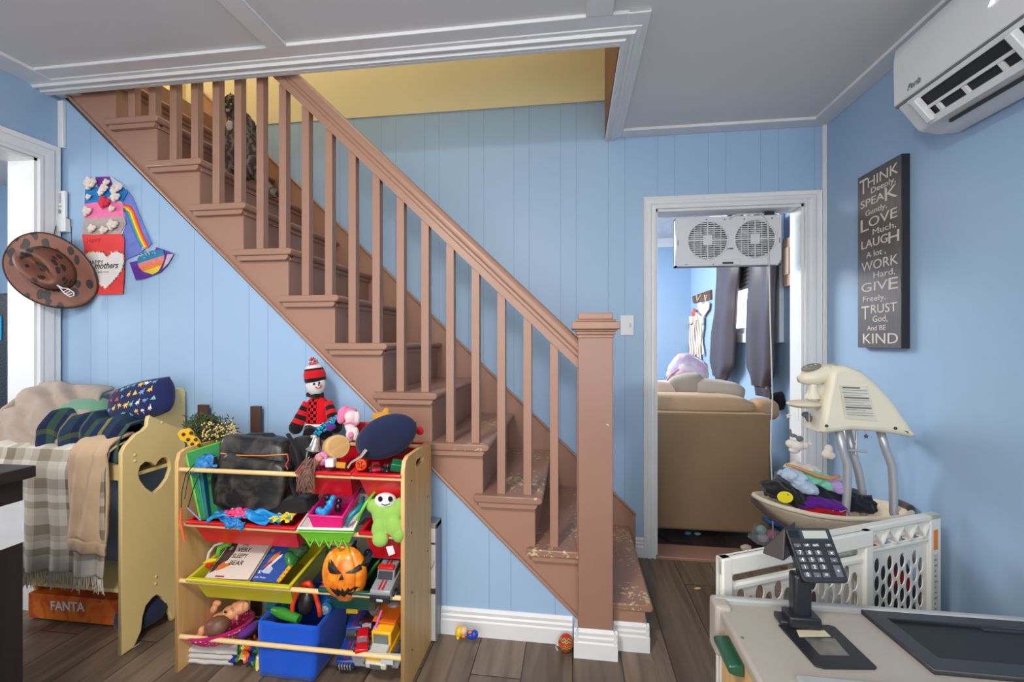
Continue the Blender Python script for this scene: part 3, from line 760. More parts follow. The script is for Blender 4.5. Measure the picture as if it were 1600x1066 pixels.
sgn = 1 if (Mp.to_3x3() @ Vector((0, 0, 1))).y < 0 else -1
f0 = pilf(sgn)
groups = {}
for i in range(8):
    for j in range(4):
        u = .1+.8*(i+.5*(j % 2))/8+random.uniform(-.012, .012); v = .16+.68*j/3+random.uniform(-.02, .02)
        if u > .92: continue
        ci = random.randrange(5); sh = random.choice([dino, dino, tri, palm]); an = random.uniform(-.5, .5); s = random.uniform(.012, .017)
        vs = []
        for x, y in sh[:-1] if sh is dino else sh:
            X = (x*math.cos(an)-y*math.sin(an))*s; Yy = (x*math.sin(an)+y*math.cos(an))*s
            q = f0(u+X/.3*sgn, v+Yy/.17); q = q+Vector((0, -.0012, .0004)); vs.append(q)
        groups.setdefault(ci, []).append(vs)
for ci, L in groups.items():
    for vs in L: pmb.add(vs, [tuple(range(len(vs)))], ci+1)
pmb.build('cushion', [fabric((38, 46, 92), (30, 36, 78))]+[mat(c, .8) for c in pc], pil, smooth=180)
# plaid throw hanging in front, with fringe
pt = stripes([(0, (205, 194, 178)), (.12, (150, 136, 118)), (.3, (200, 190, 175)), (.5, (226, 218, 205)), (.58, (120, 108, 96)), (.74, (196, 184, 166)), (.86, (228, 222, 212))],
             [(0, (206, 196, 180)), (.2, (128, 116, 102)), (.42, (188, 174, 154)), (.55, (224, 216, 204)), (.7, (150, 138, 120)), (.85, (214, 206, 192))], 2.2, 3.2)
th = thing('throw_blanket', 'beige and taupe checked throw with a fringe hanging down the front of the bed', 'blanket', (-2.1, 1.53, .3))
xa, xb = -2.47, P(186, 700, 1.55).x+.0
DR = drape(-2.455, -1.80, 1.70, 1.548, .80, .33, 6, .012, 2, back=.13)
mb = MB(); mb.grid(DR, 90, 50); mb.build('blanket', pt, th, solid=.006, smooth=180)
mb = MB()
for i in range(110):
    u = (i+.5)/110; p = Vector(DR(u, 1)); L_ = random.uniform(.04, .07)
    mb.tube([p, p+Vector((random.uniform(-.006, .006), random.uniform(-.004, .004), -L_*.5)), p+Vector((random.uniform(-.012, .012), random.uniform(-.006, .006), -L_))], [.0022, .0025, .001], 5)
mb.build('fringe', fabric((214, 204, 188)), th)
# tan trousers hanging over the throw
tp = thing('tracksuit_trousers', 'tan ribbed-cuff trousers hanging over the checked throw at the front of the bed', 'trousers', (-1.88, 1.5, .42))
def trf(u, v):
    x0 = lerp(P(106, 700, 1.5).x, P(98, 840, 1.5).x, v); x1 = -1.80
    x = lerp(x0, x1, u); zt_, zb = P(150, 692, 1.5).z, P(150, 845, 1.5).z
    s = v
    y = 1.522-.028*math.sin(u*PI)-.008*math.sin(u*15+v*5)*(1-.3*v)-.004*nz(u*6, v*6)
    z = lerp(zt_, zb, s)-.02*u*v+ .012*math.sin(u*PI)*(v > .98)
    if v < .12: t = v/.12; y = lerp(1.63, y, t**.7); z = lerp(zt_+.01, z+.01, t)
    return (x, y, z)
mb = MB(); mb.grid(trf, 34, 40); mb.build('leg', fabric((214, 182, 150), (196, 164, 132), 8), tp, solid=.014, smooth=180)
def cuff(u, v):
    p = Vector(trf(u, 1)); s = 1-.06*v; cx = P(140, 850, 1.5).x
    return (cx+(p.x-cx)*s*.98+.004, p.y-.004*math.sin(v*PI)-.001, p.z-.045*v)
mb = MB(); mb.grid(cuff, 60, 6); mb.build('cuff', fabric((208, 176, 146), None, 8, 200), tp, solid=.016, smooth=180)
mb = MB(); q0, q1 = P(112, 866, 1.51), P(142, 858, 1.51); mb.bb(q0.x, q1.x, 1.516, 1.522, q0.z, q1.z+.03); mb.build('white_lining', fabric((215, 215, 215)), tp)
# box and bag under the bed
bx = thing('cardboard_carton', 'orange printed drink carton lying on the floor under the bed', 'carton', (-2.2, 1.72, 0))
om = NT('orange_carton'); om.set(.5); v_ = om.co(); om.base(om.ramp(om.noise(v_, 9, 3, 1.5), [(.4, (216, 84, 20)), (.52, (238, 130, 30)), (.66, (232, 96, 24))]))
MB().bb(-2.42, -1.965, 1.70, 1.83, .01, .12).build('box', om.m, bx, bevel=.003)
me = text_mesh('FANTA', .055, .0008, .0015); obj_from(me, 'lettering', mat((240, 236, 240), .5), bx, Matrix.Translation((-2.30, 1.6985, .055)) @ rotm((R(90), 0, 0)) @ rotm((0, 0, .04)))
mb = MB(); mb.sph((-1.86, 1.715, .075), (.085, .09, .075), amp=.25, fr=1, n=22); one(mb, 'fabric_bag', fabric((40, 44, 70)), 'dark navy fabric bag on the floor under the bed, behind its arched end', 'bag', smooth=180)
# dark counter in the left foreground
ct = thing('dark_counter', 'black-brown wooden counter with a white tape band, at the left edge of the photo', 'counter', (-1.75, .6, 0))
M_DKW = wood((46, 38, 37), (30, 24, 24), axis='Y', freq=20)
c0 = PZ(57, 727, .88)
MB().bb(-2.3, c0.x, -.5, c0.y, .845, .88).build('worktop', M_DKW, ct, bevel=.003)
MB().bb(-2.3, c0.x-.018, -.5, c0.y-.02, 0, .845).build('body', wood((40, 33, 34), (28, 23, 24), axis='Z', freq=20), ct, bevel=.002)
zb0, zb1 = PX(49, 842, c0.x-.018).z, PX(49, 778, c0.x-.018).z
MB().bb(-2.2, c0.x-.0165, .2, c0.y-.0185, zb0, zb1).build('tape_band', mat((225, 228, 230), .5), ct)
# kitchen items glimpsed through the left doorway
fr = thing('refrigerator', 'dark speckled fridge glimpsed through the left doorway', 'refrigerator', (-3.1, 2.6, 0))
fm = NT('speckled_black'); fm.set(.3); v_ = fm.co(); fm.base(fm.ramp(fm.noise(v_, 160, 4), [(.45, (28, 30, 36)), (.7, (90, 96, 104))]))
MB().bb(-3.7, -2.75, 2.35, 2.88, 0, 1.55).build('body', fm.m, fr, bevel=.01)
MB().bb(-2.95, -2.93, 2.31, 2.33, .5, 1.3).build('handle', mat((90, 92, 96), .3, 1), fr)
q = P(2, 512, 2.35); MB().bb(q.x-.06, q.x+.01, 2.343, 2.349, q.z-.08, q.z+.07).build('blue_panel', mat((20, 140, 190), .3), fr)
cb = thing('kitchen_cupboard', 'white kitchen cupboard above the dark fridge, seen through the left doorway', 'cupboard', (-3.1, 2.7, 1.62))
MB().bb(-3.7, -2.75, 2.5, 2.89, 1.62, 2.2).build('body', mat((205, 207, 210), .5), cb, bevel=.004)
MB().bb(-3.2, -2.77, 2.48, 2.5, 1.64, 2.18).build('door', mat((215, 216, 218), .5), cb, bevel=.004)
# ------------------------------------------------------------------ toy rack
M_PINE = wood((224, 184, 122), (206, 162, 98), axis='Z', freq=10)
M_ROD = wood((236, 204, 146), (222, 186, 124), axis='X', freq=16)
rk = thing('toy_rack', 'pale wooden toy rack with four rows of rods and bins, right of the bed', 'toy rack', (-1.03, 1.65, 0))
RX0, RX1, RY0, RY1 = -1.487, -.582, 1.503, 1.80
def rpanel(x):
    zt = .838; o = [(RY0, .0), (RY1, .0), (RY1, zt-.03), (RY1-.008, zt-.012), (RY1-.03, zt), (RY0+.04, zt), (RY0+.012, zt-.012), (RY0, zt-.045)]
    c = (1.66, .788); sl = []
    for k in range(16):
        an = 2*PI*(k+.5)/16; sl.append((c[0]+math.copysign(.028, math.cos(an))+.013*math.cos(an), c[1]+.013*math.sin(an)))
    me = curve_mesh([o, sl], .015-.003, .0015)
    obj_from(me, 'side_panel', M_PINE, rk, Matrix(((0, 0, 1, x), (1, 0, 0, 0), (0, 1, 0, 0), (0, 0, 0, 1))))
rpanel(RX0+.0075); rpanel(RX1-.0075)
RZ = (.763, .557, .342, .13)
for z in RZ:
    for (y, dz) in ((RY0+.012, 0), (RY1-.03, .055)):
        MB().cyl((RX0+.01, y, z+dz), (RX1-.012, y, z+dz), .0085, n=12).build('rod', M_ROD, rk)
mb = MB()
for y, z in ((1.57, .74), (1.57, .55), (1.575, .33), (1.575, .12), (1.75, .62), (1.75, .4)): mb.lathe([(.004, 0), (.004, .0015), (0, .0016)], (RX1, y, z), (0, R(90), 0), 10)
mb.build('screw', mat((90, 70, 50), .5), rk)

def bin_(x0, x1, row, c, label, h=.11, y0=RY0-.004, name='toy_bin', cat='bin', dz=.055, group=None):
    z = RZ[row]+.012; yb = RY1-.015; al = math.atan2(dz, yb-y0); Lg = math.hypot(dz, yb-y0)
    t = thing(name, label, cat, ((x0+x1)/2, (y0+yb)/2, z), group)
    M = Matrix.Translation((0, y0, z)) @ rotm((al, 0, 0)); m = plastic(c, .28)
    mb = MB(); mb.M = M; w = .012
    # rim
    for b in ((x0, x1, 0, w+.004, -.008, .004), (x0, x1, Lg-w, Lg, -.008, .004), (x0, x0+w, w, Lg-w, -.008, .004), (x1-w, x1, w, Lg-w, -.008, .004)): mb.bb(*b)
    mb.build('rim', m, t, bevel=.0035)
    mb = MB(); mb.M = M; i = w; ta = .018
    o = [(x0+i, i+.004), (x1-i, i+.004), (x1-i, Lg-i), (x0+i, Lg-i)]; q = [(x0+i+ta, i+ta+.02), (x1-i-ta, i+ta+.02), (x1-i-ta, Lg-i-ta), (x0+i+ta, Lg-i-ta)]
    vs = [(x, y, 0) for x, y in o]+[(x, y, -h) for x, y in q]
    mb.add(vs, [(0, 1, 5, 4), (1, 2, 6, 5), (2, 3, 7, 6), (3, 0, 4, 7), (4, 5, 6, 7)])
    mb.build('tub', m, t, solid=.0025, smooth=0)
    return t
def bx_(x, row): return P(x, 0, RY0).x
bin_(bx_(461, 0), bx_(549, 0), 0, (200, 24, 36), 'red plastic bin in the top row, under the wooden pot and the dolls')
bin_(bx_(550, 0), bx_(630, 0)-.006, 0, (206, 26, 34), 'red plastic bin in the top row of the rack, under the navy cap')
bin_(bx_(289, 0)+.002, bx_(462, 0), 1, (210, 28, 36), 'wide red plastic bin in the second row, under the black backpack')
bin_(bx_(560, 0), bx_(630, 0)-.006, 1, (196, 20, 34), 'red plastic bin in the second row, holding the green plush toy', h=.13)
bin_(bx_(288, 0)+.006, bx_(453, 0), 2, (206, 196, 44), 'wide yellow plastic bin in the third row, holding the picture books')
bin_(bx_(497, 0), bx_(586, 0), 2, (20, 84, 66), 'dark green plastic bin in the third row, holding the pumpkin mask')
def blob(name, parts, m, parent=None, vox=.004, sm=4, disp=0, dscale=.02):
    mb = MB()
    for p in parts: mb.sph(p[0], p[1], p[2] if len(p) > 2 else (0, 0, 0), 14)
    return mb.build(name, m, parent, remesh=vox, sm=sm, disp=disp, dscale=dscale)
def PT(x, y, Y): return P(x, y, Y)
k4 = lambda x, y, Y: P(260+x/3.636, 560+y/3.636, Y)
k5 = lambda x, y, Y: P(270+x/3.72, 780+y/3.72, Y)
S1 = 1.62/700          # metres per photo pixel near the rack front
FAB_BLACK = fabric((34, 33, 34), (24, 23, 24), 8, 260, .3, .6)
LEA = NT('scuffed_black_leather'); LEA.set(.38); v_ = LEA.co(); LEA.base(LEA.ramp(LEA.noise(v_, 14, 5, 1), [(.45, (28, 27, 28)), (.68, (74, 68, 62))])); LEA.bump(LEA.noise(v_, 12, 4, .6), .5, .01); LEA = LEA.m

# backpack
bpk = thing('backpack', 'scuffed black backpack with an orange zip leaning in the wide red bin', 'backpack', tuple(k4(520, 880, 1.6)))
def pillow_box(c, hx, hy, hz, tilt=(0, 0, 0), m=0, mb=None, sq=.42, n=30, amp=.03, fr=3):
    mb = mb or MB(); mb.sph(c, (hx, hy, hz), tilt, n, m, amp, fr, sq); return mb
c = k4(510, 650, 1.625)
mb = pillow_box(c, .150, .062, .150, (R(-4), R(4), 0), amp=.1, fr=1.1); mb.build('main_pocket', LEA, bpk, smooth=180, disp=.008, dscale=.05)
c2 = k4(490, 700, 1.572); mb = pillow_box(c2, .138, .036, .100, (R(-4), R(5), 0), amp=.12, fr=1.5); mb.build('front_pocket', LEA, bpk, smooth=180, disp=.006, dscale=.03)
mb = MB(); mb.tube([k4(x, y, Y) for x, y, Y in ((310, 540, 1.56), (420, 552, 1.552), (560, 553, 1.552), (690, 545, 1.56))], .0042, 8, flat=.6); mb.build('zip', mat((216, 128, 60), .5), bpk)
mb = MB(); mb.tube([k4(x, y, 1.54) for x, y in ((688, 548), (694, 580), (678, 606), (690, 632))], .003, 6); mb.build('zip_pull', mat((170, 60, 50), .5), bpk)
mb = MB()
for pts in (((280, 560, 1.57), (262, 700, 1.56), (276, 820, 1.56), (360, 880, 1.56)), ((690, 430, 1.62), (740, 520, 1.58), (760, 600, 1.57), (705, 690, 1.57), (740, 800, 1.57)), ((430, 470, 1.64), (470, 430, 1.65), (600, 430, 1.65), (640, 468, 1.64))):
    mb.tube([k4(*p) for p in pts], .009, 8, flat=.4)
mb.build('strap', FAB_BLACK, bpk)
mb = pillow_box(k4(790, 520, 1.66), .05, .05, .055, (0, 0, 0), amp=.25, fr=2); mb.build('side_bulge', FAB_BLACK, bpk, smooth=180)
mb = pillow_box(k4(700, 830, 1.60), .10, .05, .03, (0, R(-10), 0), amp=.25, fr=2); mb.build('bottom_panel', FAB_BLACK, bpk, smooth=180)
# boards at the left
def slab(name, pts, th, m, label, cat, dirv=(1, 0, 0), group=None):
    mb = MB(); d = Vector(dirv).normalized()*th; vs = [Vector(p) for p in pts]+[Vector(p)+d for p in pts]; n = len(pts)
    mb.add(vs, [tuple(range(n)), tuple(range(n, 2*n))]+[(i, (i+1) % n, n+(i+1) % n, n+i) for i in range(n)])
    if label is None: return mb
    return one(mb, name, m, label, cat, group, smooth=0, bevel=.001)
GR = mat((96, 190, 60), .4, var=.15, ns=20)
gb = thing('picture_board', 'tall bright green and blue board standing in the wide red bin left of the backpack', 'board', tuple(k4(200, 915, 1.55)))
slab('x', [k4(112, 540, 1.545), k4(470, 425, 1.74), k4(560, 880, 1.74), k4(195, 918, 1.535)], .006, None, None, None, (.9, -.2, 0)).build('green_sheet', mat((60, 150, 90), .4, var=.1), gb, smooth=0)
mb = MB(); mb.tube([k4(112, 540, 1.543), k4(470, 425, 1.738)], .005, 6); mb.tube([k4(112, 540, 1.543), k4(195, 918, 1.533)], .005, 6); mb.build('edge', GR, gb)
slab('folder', [k4(165, 600, 1.56), k4(270, 560, 1.70), k4(330, 900, 1.70), k4(215, 918, 1.545)], .008, mat((76, 150, 205), .35, var=.1), 'sky blue folder between the green board and the backpack', 'folder', (1, -.2, 0))
slab('folder', [k4(198, 640, 1.55), k4(250, 620, 1.64), k4(300, 880, 1.64), k4(235, 905, 1.54)], .005, mat((40, 96, 170), .35, var=.1), 'darker blue folder right against the backpack', 'folder', (1, -.2, 0))
mb = MB()
def crumple(a, b, c_, d_, amp, seed, fr=9):
    def fn(u, v):
        p = a.lerp(b, u).lerp(d_.lerp(c_, u), v)
        return p+Vector((nz(u*fr+seed, v*fr)*amp*.5, nz(u*fr, v*fr+seed, 4)*amp, nz(u*fr+3, v*fr, seed)*amp+amp*.6*math.sin(u*PI)))
    return fn
def cloth(name, quad, amp, seed, m, label, cat, nu=24, nv=18, fr=5, solid=.003, group=None):
    mb = MB(); mb.grid(crumple(*quad, amp, seed, fr), nu, nv)
    return one(mb, name, m, label, cat, group, smooth=180, solid=solid)
cloth('blue_cloth', (k4(140, 600, 1.57), k4(275, 550, 1.60), k4(290, 620, 1.56), k4(150, 660, 1.53)), .02, 3, mat((52, 130, 200), .5), 'crumpled bright blue nylon tucked at the top left corner of the rack', 'cloth')
cloth('play_cape', (k4(300, 880, 1.56), k4(740, 880, 1.58), k4(560, 950, 1.49), k4(230, 915, 1.50)), .035, 8, mat((24, 140, 210), .35, var=.2), 'shiny blue nylon spilling over the red rim below the backpack', 'cloth', fr=4, nu=40)
cloth('play_cape', (k4(290, 905, 1.50), k4(450, 930, 1.50), k4(430, 975, 1.488), k4(360, 970, 1.488)), .012, 4, mat((30, 120, 190), .35, var=.2), 'pointed blue nylon corner hanging over the second rod', 'cloth')
cloth('printed_cloth', (k4(330, 870, 1.535), k4(500, 870, 1.535), k4(480, 910, 1.50), k4(330, 905, 1.50)), .015, 5, spots((232, 60, 120), (244, 210, 60), 60, .2), 'pink and yellow spotted cloth below the backpack', 'cloth')
cloth('printed_cloth', (k4(590, 895, 1.55), k4(740, 880, 1.57), k4(700, 930, 1.50), k4(570, 940, 1.50)), .01, 6, spots((240, 205, 50), (30, 140, 130), 30, .3), 'yellow cloth with green patches at the right end of the wide red bin', 'cloth')
# sunglasses-like cord loops and orange tassel hanging at the left
cs = thing('whistle_cord', 'black cords with an orange tassel hanging from the left end of the top rod', 'cord', tuple(k4(95, 1015, 1.49)))
mb = MB(); mb.tube([k4(x, y, 1.49) for x, y in ((160, 600), (110, 660), (88, 760), (84, 850))], .0016, 6); mb.tube([k4(x, y, 1.49) for x, y in ((190, 660), (160, 720), (125, 840), (120, 855))], .0016, 6); mb.tube([k4(x, y, 1.492) for x, y in ((140, 640), (120, 700), (104, 800))], .0014, 6)
mb.build('cord', mat((30, 28, 28), .6), cs)
mb = MB(); mb.tube([k4(84, 850, 1.488), k4(80, 930, 1.487), k4(104, 1040, 1.486)], [.002, .006, .0035], 8); mb.build('tassel', mat((226, 104, 40), .6), cs)
mb = MB(); mb.tube([k4(118, 848, 1.49), k4(196, 922, 1.50)], .0032, 8)
one(mb, 'crayon', mat((128, 132, 176), .4), 'grey-blue pencil leaning on the left end of the wide red bin', 'pencil')
# ukulele head and wreath on the left of the rack
uk = thing('toy_guitar', 'yellow toy guitar head with black pegs, at the top left corner of the rack', 'toy guitar', tuple(k4(140, 500, 1.60)))
o = [(72, 428), (90, 405), (128, 395), (150, 415), (158, 440), (180, 455), (196, 485), (196, 505), (165, 517), (140, 500), (125, 475), (90, 462)]
mb = MB(); pp = [k4(x, y, 1.60) for x, y in o]; mb.prism([(p.x, p.z) for p in pp], 'Y', 1.59, 1.605); mb.build('headstock', mat((240, 186, 40), .4), uk, bevel=.002)
mb = MB()
for x, y in ((96, 432), (140, 424), (122, 462), (166, 462), (146, 488), (184, 494)): mb.sph(k4(x, y, 1.585), (.007, .006, .007), n=10)
mb.build('peg', mat((60, 40, 26), .4), uk)
wr = thing('wreath', 'dark green wreath with gold beads, on top of the rack at its left end', 'wreath', tuple(k4(270, 500, 1.72)))
mb = MB(); random.seed(5)
for i in range(900):
    x = random.gauss(235, 62); y = 400+random.gauss(0, 45)-(x-200)*-.12; 
    if not (100 < x < 400 and 320 < y < 500): continue
    p = k4(x, y, 1.70+random.uniform(-.04, .04)); d = Vector((random.uniform(-1, 1), random.uniform(-.6, .4), random.uniform(-.3, 1))).normalized()*random.uniform(.015, .03)
    s_ = d.cross(Vector((0, 1, .3))).normalized()*.0022; mb.add([p-s_, p+d*.5-s_*1.4, p+d, p+d*.5+s_*1.4, p+s_], [(0, 1, 2, 3, 4)])
mb.build('needles', mat((70, 84, 46), .7, var=.2), wr, smooth=0)
mb = MB()
for i in range(130):
    x = random.uniform(200, 400); y = 425+random.gauss(0, 30)-(x-200)*.05; mb.sph(k4(x, y, 1.63+random.uniform(-.01, .04)), .004, n=6)
mb.build('beads', mat((226, 196, 130), .3, .4), wr, smooth=180)['kind'] = 'stuff'
mb = MB()
for i in range(40):
    x = random.uniform(330, 440); y = 415+random.gauss(0, 15); p = k4(x, y, 1.69); mb.tube([p, p+Vector((random.uniform(-.015, .02), 0, random.uniform(-.01, .012)))], .001, 4)
mb.build('twigs', mat((150, 138, 120), .7), wr)
for x, lab in ((213, 'dark brown wooden slat sticking up behind the wreath'), (512, 'dark brown wooden slat sticking up behind the backpack')):
    a = k4(x-27, 440, 1.84); b = k4(x+27, 264 if x < 300 else 272, 1.84); mb = MB(); mb.bb(a.x, b.x, 1.83, 1.845, .02, b.z)
    one(mb, 'wooden_board', wood((92, 62, 50), (66, 44, 36), axis='Z'), lab, 'slat', bevel=.001)

# knitted doll in a red and black hat
kd = thing('knitted_doll', 'knitted doll in a red and black checked jumper and bobble hat, sitting behind the backpack', 'doll', tuple(k4(860, 430, 1.74)))
n_ = NT('checked_knit'); n_.set(.95, 0, .1); v_ = n_.co(); x_, y_, z_ = n_.sep(v_)
kc = k4(852, 300, 1.74)
ck = n_.n('ShaderNodeTexChecker'); ck.inputs['Scale'].default_value = 1/.0125; 
mp = n_.n('ShaderNodeMapping'); mp.inputs['Scale'].default_value = (1, 0.0001, 1); n_.l(v_, mp.inputs[0]); n_.l(mp.outputs[0], ck.inputs[0])
msk = n_.math('LESS_THAN', n_.math('ABSOLUTE', n_.math('SUBTRACT', x_, kc.x-k4(860, 430, 1.74).x)), .021)
n_.base(n_.mix(n_.math('MULTIPLY', ck.outputs['Fac'], msk), (206, 26, 34), (26, 22, 24))); n_.bump(n_.noise(v_, 300, 2), .6, .003)
RED = fabric((206, 28, 36), (186, 20, 28), 8, 300, .6); BLK = fabric((28, 24, 26), None, 8, 300, .6); WHT = fabric((226, 222, 220), None, 8, 300, .5)
mb = MB(); mb.lathe([(0, -.06), (.05, -.058), (.053, -.03), (.052, .02), (.046, .045), (.03, .062), (.022, .078), (.0, .08)], k4(860, 310, 1.74), n=24, sy=.65); o = mb.build('jumper', n_.m, kd, smooth=180)
mb = MB(); mb.lathe([(.05, 0), (.0545, .004), (.051, .012)], k4(860, 384, 1.74), n=24, sy=.72); mb.build('jumper_hem', WHT, kd, smooth=180)
def arm(a, b, nm):
    mb = MB(); 
    for i in range(6):
        p, q = a.lerp(b, i/6), a.lerp(b, (i+1)/6); mb.tube([p, q], [.016+.002*i, .016+.002*(i+1)], 12, i % 2)
    mb.sph(b, .027, n=12, m=1); return mb.build(nm, [RED, BLK], kd, smooth=60)
arm(k4(800, 250, 1.73), k4(735, 395, 1.70), 'arm'); arm(k4(920, 250, 1.73), k4(960, 390, 1.70), 'arm')
mb = MB(); mb.tube([k4(820, 400, 1.73), k4(815, 430, 1.68)], .026, 12); mb.tube([k4(900, 400, 1.73), k4(905, 430, 1.68)], .026, 12); mb.build('legs', BLK, kd, smooth=60)
mb = MB(); mb.tube([k4(806, 206, 1.735), k4(850, 212, 1.715), k4(892, 206, 1.735)], .011, 10); mb.build('scarf', BLK, kd)
hd = k4(850, 150, 1.73); mb = MB(); mb.sph(hd, (.041, .036, .047), n=20); hdo = mb.build('head', WHT, kd, smooth=180)
mb = MB(); mb.sph(k4(838, 146, 1.693), .005, n=8); mb.sph(k4(868, 140, 1.693), .005, n=8); mb.sph(k4(865, 152, 1.692), .0035, n=8); mb.build('eyes', mat((20, 20, 20), .3), hdo)
mb = MB(); mb.tube([k4(x, y, 1.6945) for x, y in ((846, 162), (858, 170), (872, 168), (884, 156))], .0022, 6); mb.build('mouth', mat((200, 40, 60), .6), hdo)
mb = MB()
hp_ = hd+Vector((-.004, .002, .018)); tl = (0, R(-8), 0)
for i, (r0, z0, r1, z1, mm) in enumerate(((.040, -.006, .043, .010, 1), (.043, .010, .042, .03, 0), (.042, .03, .038, .042, 0), (.038, .042, .036, .05, 1), (.036, .05, .026, .064, 2), (.026, .064, .008, .072, 0))):
    mb.lathe([(r0, z0), (r1, z1)], hp_, tl, 22, mm)
mb.build('knit_hat', [RED, BLK, WHT], hdo, smooth=60)
mb = MB(); random.seed(2)
for i in range(40):
    d = Vector((random.uniform(-1, 1), random.uniform(-1, 1), random.uniform(-.2, 1))).normalized()*.022; q = hp_+Vector((-.01, 0, .076)); mb.tube([q, q+d], [.003, .0015], 5, i % 2)
mb.build('bobble', [fabric((200, 40, 60)), WHT], hdo)

# top right clutter
pb = thing('plush_rabbit', 'pink and white plush toy in a pink hat, right of the knitted doll', 'plush toy', tuple(k4(1050, 470, 1.64)))
PK = fabric((236, 130, 170)); PW = fabric((232, 214, 214))
blob('body', [(k4(1048, 380, 1.66), (.024, .022, .034)), (k4(1050, 330, 1.66), (.026, .024, .026)), (k4(1040, 440, 1.64), (.014, .014, .03)), (k4(1075, 430, 1.64), (.014, .014, .028)), (k4(1085, 340, 1.66), (.012, .012, .028))], PW, pb, .003)
mb = MB(); mb.sph(k4(1005, 320, 1.665), (.021, .024, .036), (0, .2, 0), 14, amp=.2, fr=4); mb.sph(k4(1040, 300, 1.67), (.03, .024, .014), n=14); mb.build('pink_hat', PK, pb, smooth=180)
mb = MB(); mb.tube([k4(1010, 372, 1.64), k4(1045, 364, 1.635), k4(1085, 372, 1.64)], .004, 6); mb.sph(k4(1048, 436, 1.625), (.012, .008, .012), n=10); mb.build('ribbon', PK, pb)
by = thing('plush_bear', 'mustard yellow plush bear peeping out behind the navy cap', 'plush toy', tuple(k4(1235, 390, 1.72)))
blob('head', [(k4(1232, 345, 1.72), (.045, .04, .03)), (k4(1185, 325, 1.72), (.012, .01, .014)), (k4(1250, 298, 1.72), (.014, .01, .012)), (k4(1235, 390, 1.74), (.05, .04, .04))], fabric((224, 160, 60)), by, .004)
mb = MB(); mb.sph(k4(1250, 335, 1.685), (.008, .006, .006), n=8); mb.sph(k4(1215, 332, 1.69), .003, n=8); mb.build('nose', mat((60, 40, 20), .5), by)
cp = thing('peaked_cap', 'big navy uniform cap lying on its side on the right of the rack top', 'cap', tuple(k4(1250, 590, 1.6)))
Mc = frame(k4(1250, 448, 1.60), k4(1420, 350, 1.62)-k4(1080, 540, 1.60), Vector((.05, -.45, 1)))
zz = 1 if (Mc.to_3x3() @ Vector((0, 0, 1))).y < 0 else -1
mb = MB(); mb.M = Mc @ Matrix.Diagonal((1, 1, zz, 1))
mb.lathe([(0, .036), (.05, .037), (.095, .03), (.117, .012), (.122, -.004), (.112, -.022), (.09, -.03), (.08, -.06), (.0, -.06)], n=40, sy=.70)
mb.build('crown', fabric((38, 46, 78), (30, 36, 64), 5, 300, .3), cp, smooth=180)
mb = MB(); mb.M = Mc @ Matrix.Diagonal((1, 1, zz, 1))
mb.grid(lambda u, v: (math.cos(lerp(-1.7, -.6, u)+.0)*(.075+.035*v)+.01, math.sin(lerp(-1.7, -.6, u))*(.05+.03*v), -.05-.02*v), 18, 5); mb.build('peak', mat((24, 24, 28), .2), cp, solid=.003, smooth=180)
mb = MB(); mb.sph(k4(1325, 500, 1.68), (.036, .04, .034), n=18, amp=.15, fr=3); one(mb, 'black_bag', FAB_BLACK, 'small black pouch under the right side of the navy cap', 'pouch', smooth=180)
mb = MB(); mb.sph(k4(1440, 412, 1.70), (.016, .014, .018), n=12, amp=.15); one(mb, 'red_ball', fabric((206, 30, 40)), 'red fuzzy ball sticking out right of the navy cap', 'ball', smooth=180)
mb = MB(); mb.bb(k4(1085, 400, 1.72).x, k4(1165, 400, 1.72).x, 1.71, 1.73, k4(1085, 450, 1.72).z, k4(1085, 362, 1.72).z); one(mb, 'red_book', mat((206, 30, 38), .4), 'red box edge between the pink plush toy and the yellow bear', 'box', bevel=.003)
wpot = thing('wooden_pot', 'round pale wooden pot lying with its base to the viewer, left of the navy cap', 'pot', tuple(k4(975, 590, 1.60)))
a = k4(940, 510, 1.64); b = k4(978, 502, 1.575)
Mw = frame(b, Vector((1, .1, 0)), Vector((0, .2, 1))); 
dirv = (a-b).normalized(); q = dirv.to_track_quat('Z', 'Y').to_matrix().to_4x4(); q.translation = b
mb = MB(); mb.M = q; mb.lathe([(0, .0), (.041, .0), (.044, .004), (.045, .012), (.045, .06), (.041, .065), (.0, .065)], n=36); mb.build('pot', wood((222, 180, 122), (206, 160, 100), axis='Y'), wpot, smooth=40)
mb = MB(); mb.M = q; mb.lathe([(.0, -.001), (.036, -.001), (.036, .002)], n=36); mb.build('base', wood((206, 164, 106), (192, 146, 88), axis='Y'), wpot, smooth=40)
bl = thing('silver_bell', 'silver bell ornament left of the wooden pot', 'bell', tuple(k4(840, 540, 1.58)))
mb = MB(); mb.M = Matrix.Translation(k4(845, 490, 1.59)) @ rotm((0, R(12), 0)); mb.lathe([(.0, .03), (.012, .028), (.016, .01), (.022, -.012), (.03, -.02), (.0, -.018)], n=20); mb.sph((0, 0, -.024), .011, n=10)
mb.build('bell', mat((190, 184, 180), .2, .8), bl, smooth=50)
mb = MB(); mb.tube([k4(800, 530, 1.57), k4(790, 590, 1.56), k4(812, 560, 1.565)], .0016, 5); mb.sph(k4(836, 445, 1.59), (.014, .008, .008), n=8); mb.build('bow', mat((200, 196, 190), .3, .6), bl)
mb = MB(); random.seed(9)
for i in range(60):
    t = i/60; p = k4(lerp(850, 965, t)+random.uniform(-12, 12), lerp(430, 340, t)+random.uniform(-22, 22), 1.66); mb.sph(p, (.006, .003, .006), n=6)
one(mb, 'sequin_mask', mat((30, 150, 190), .2, .5), 'sparkling blue sequin mask below the right arm of the knitted doll', 'mask', smooth=180)
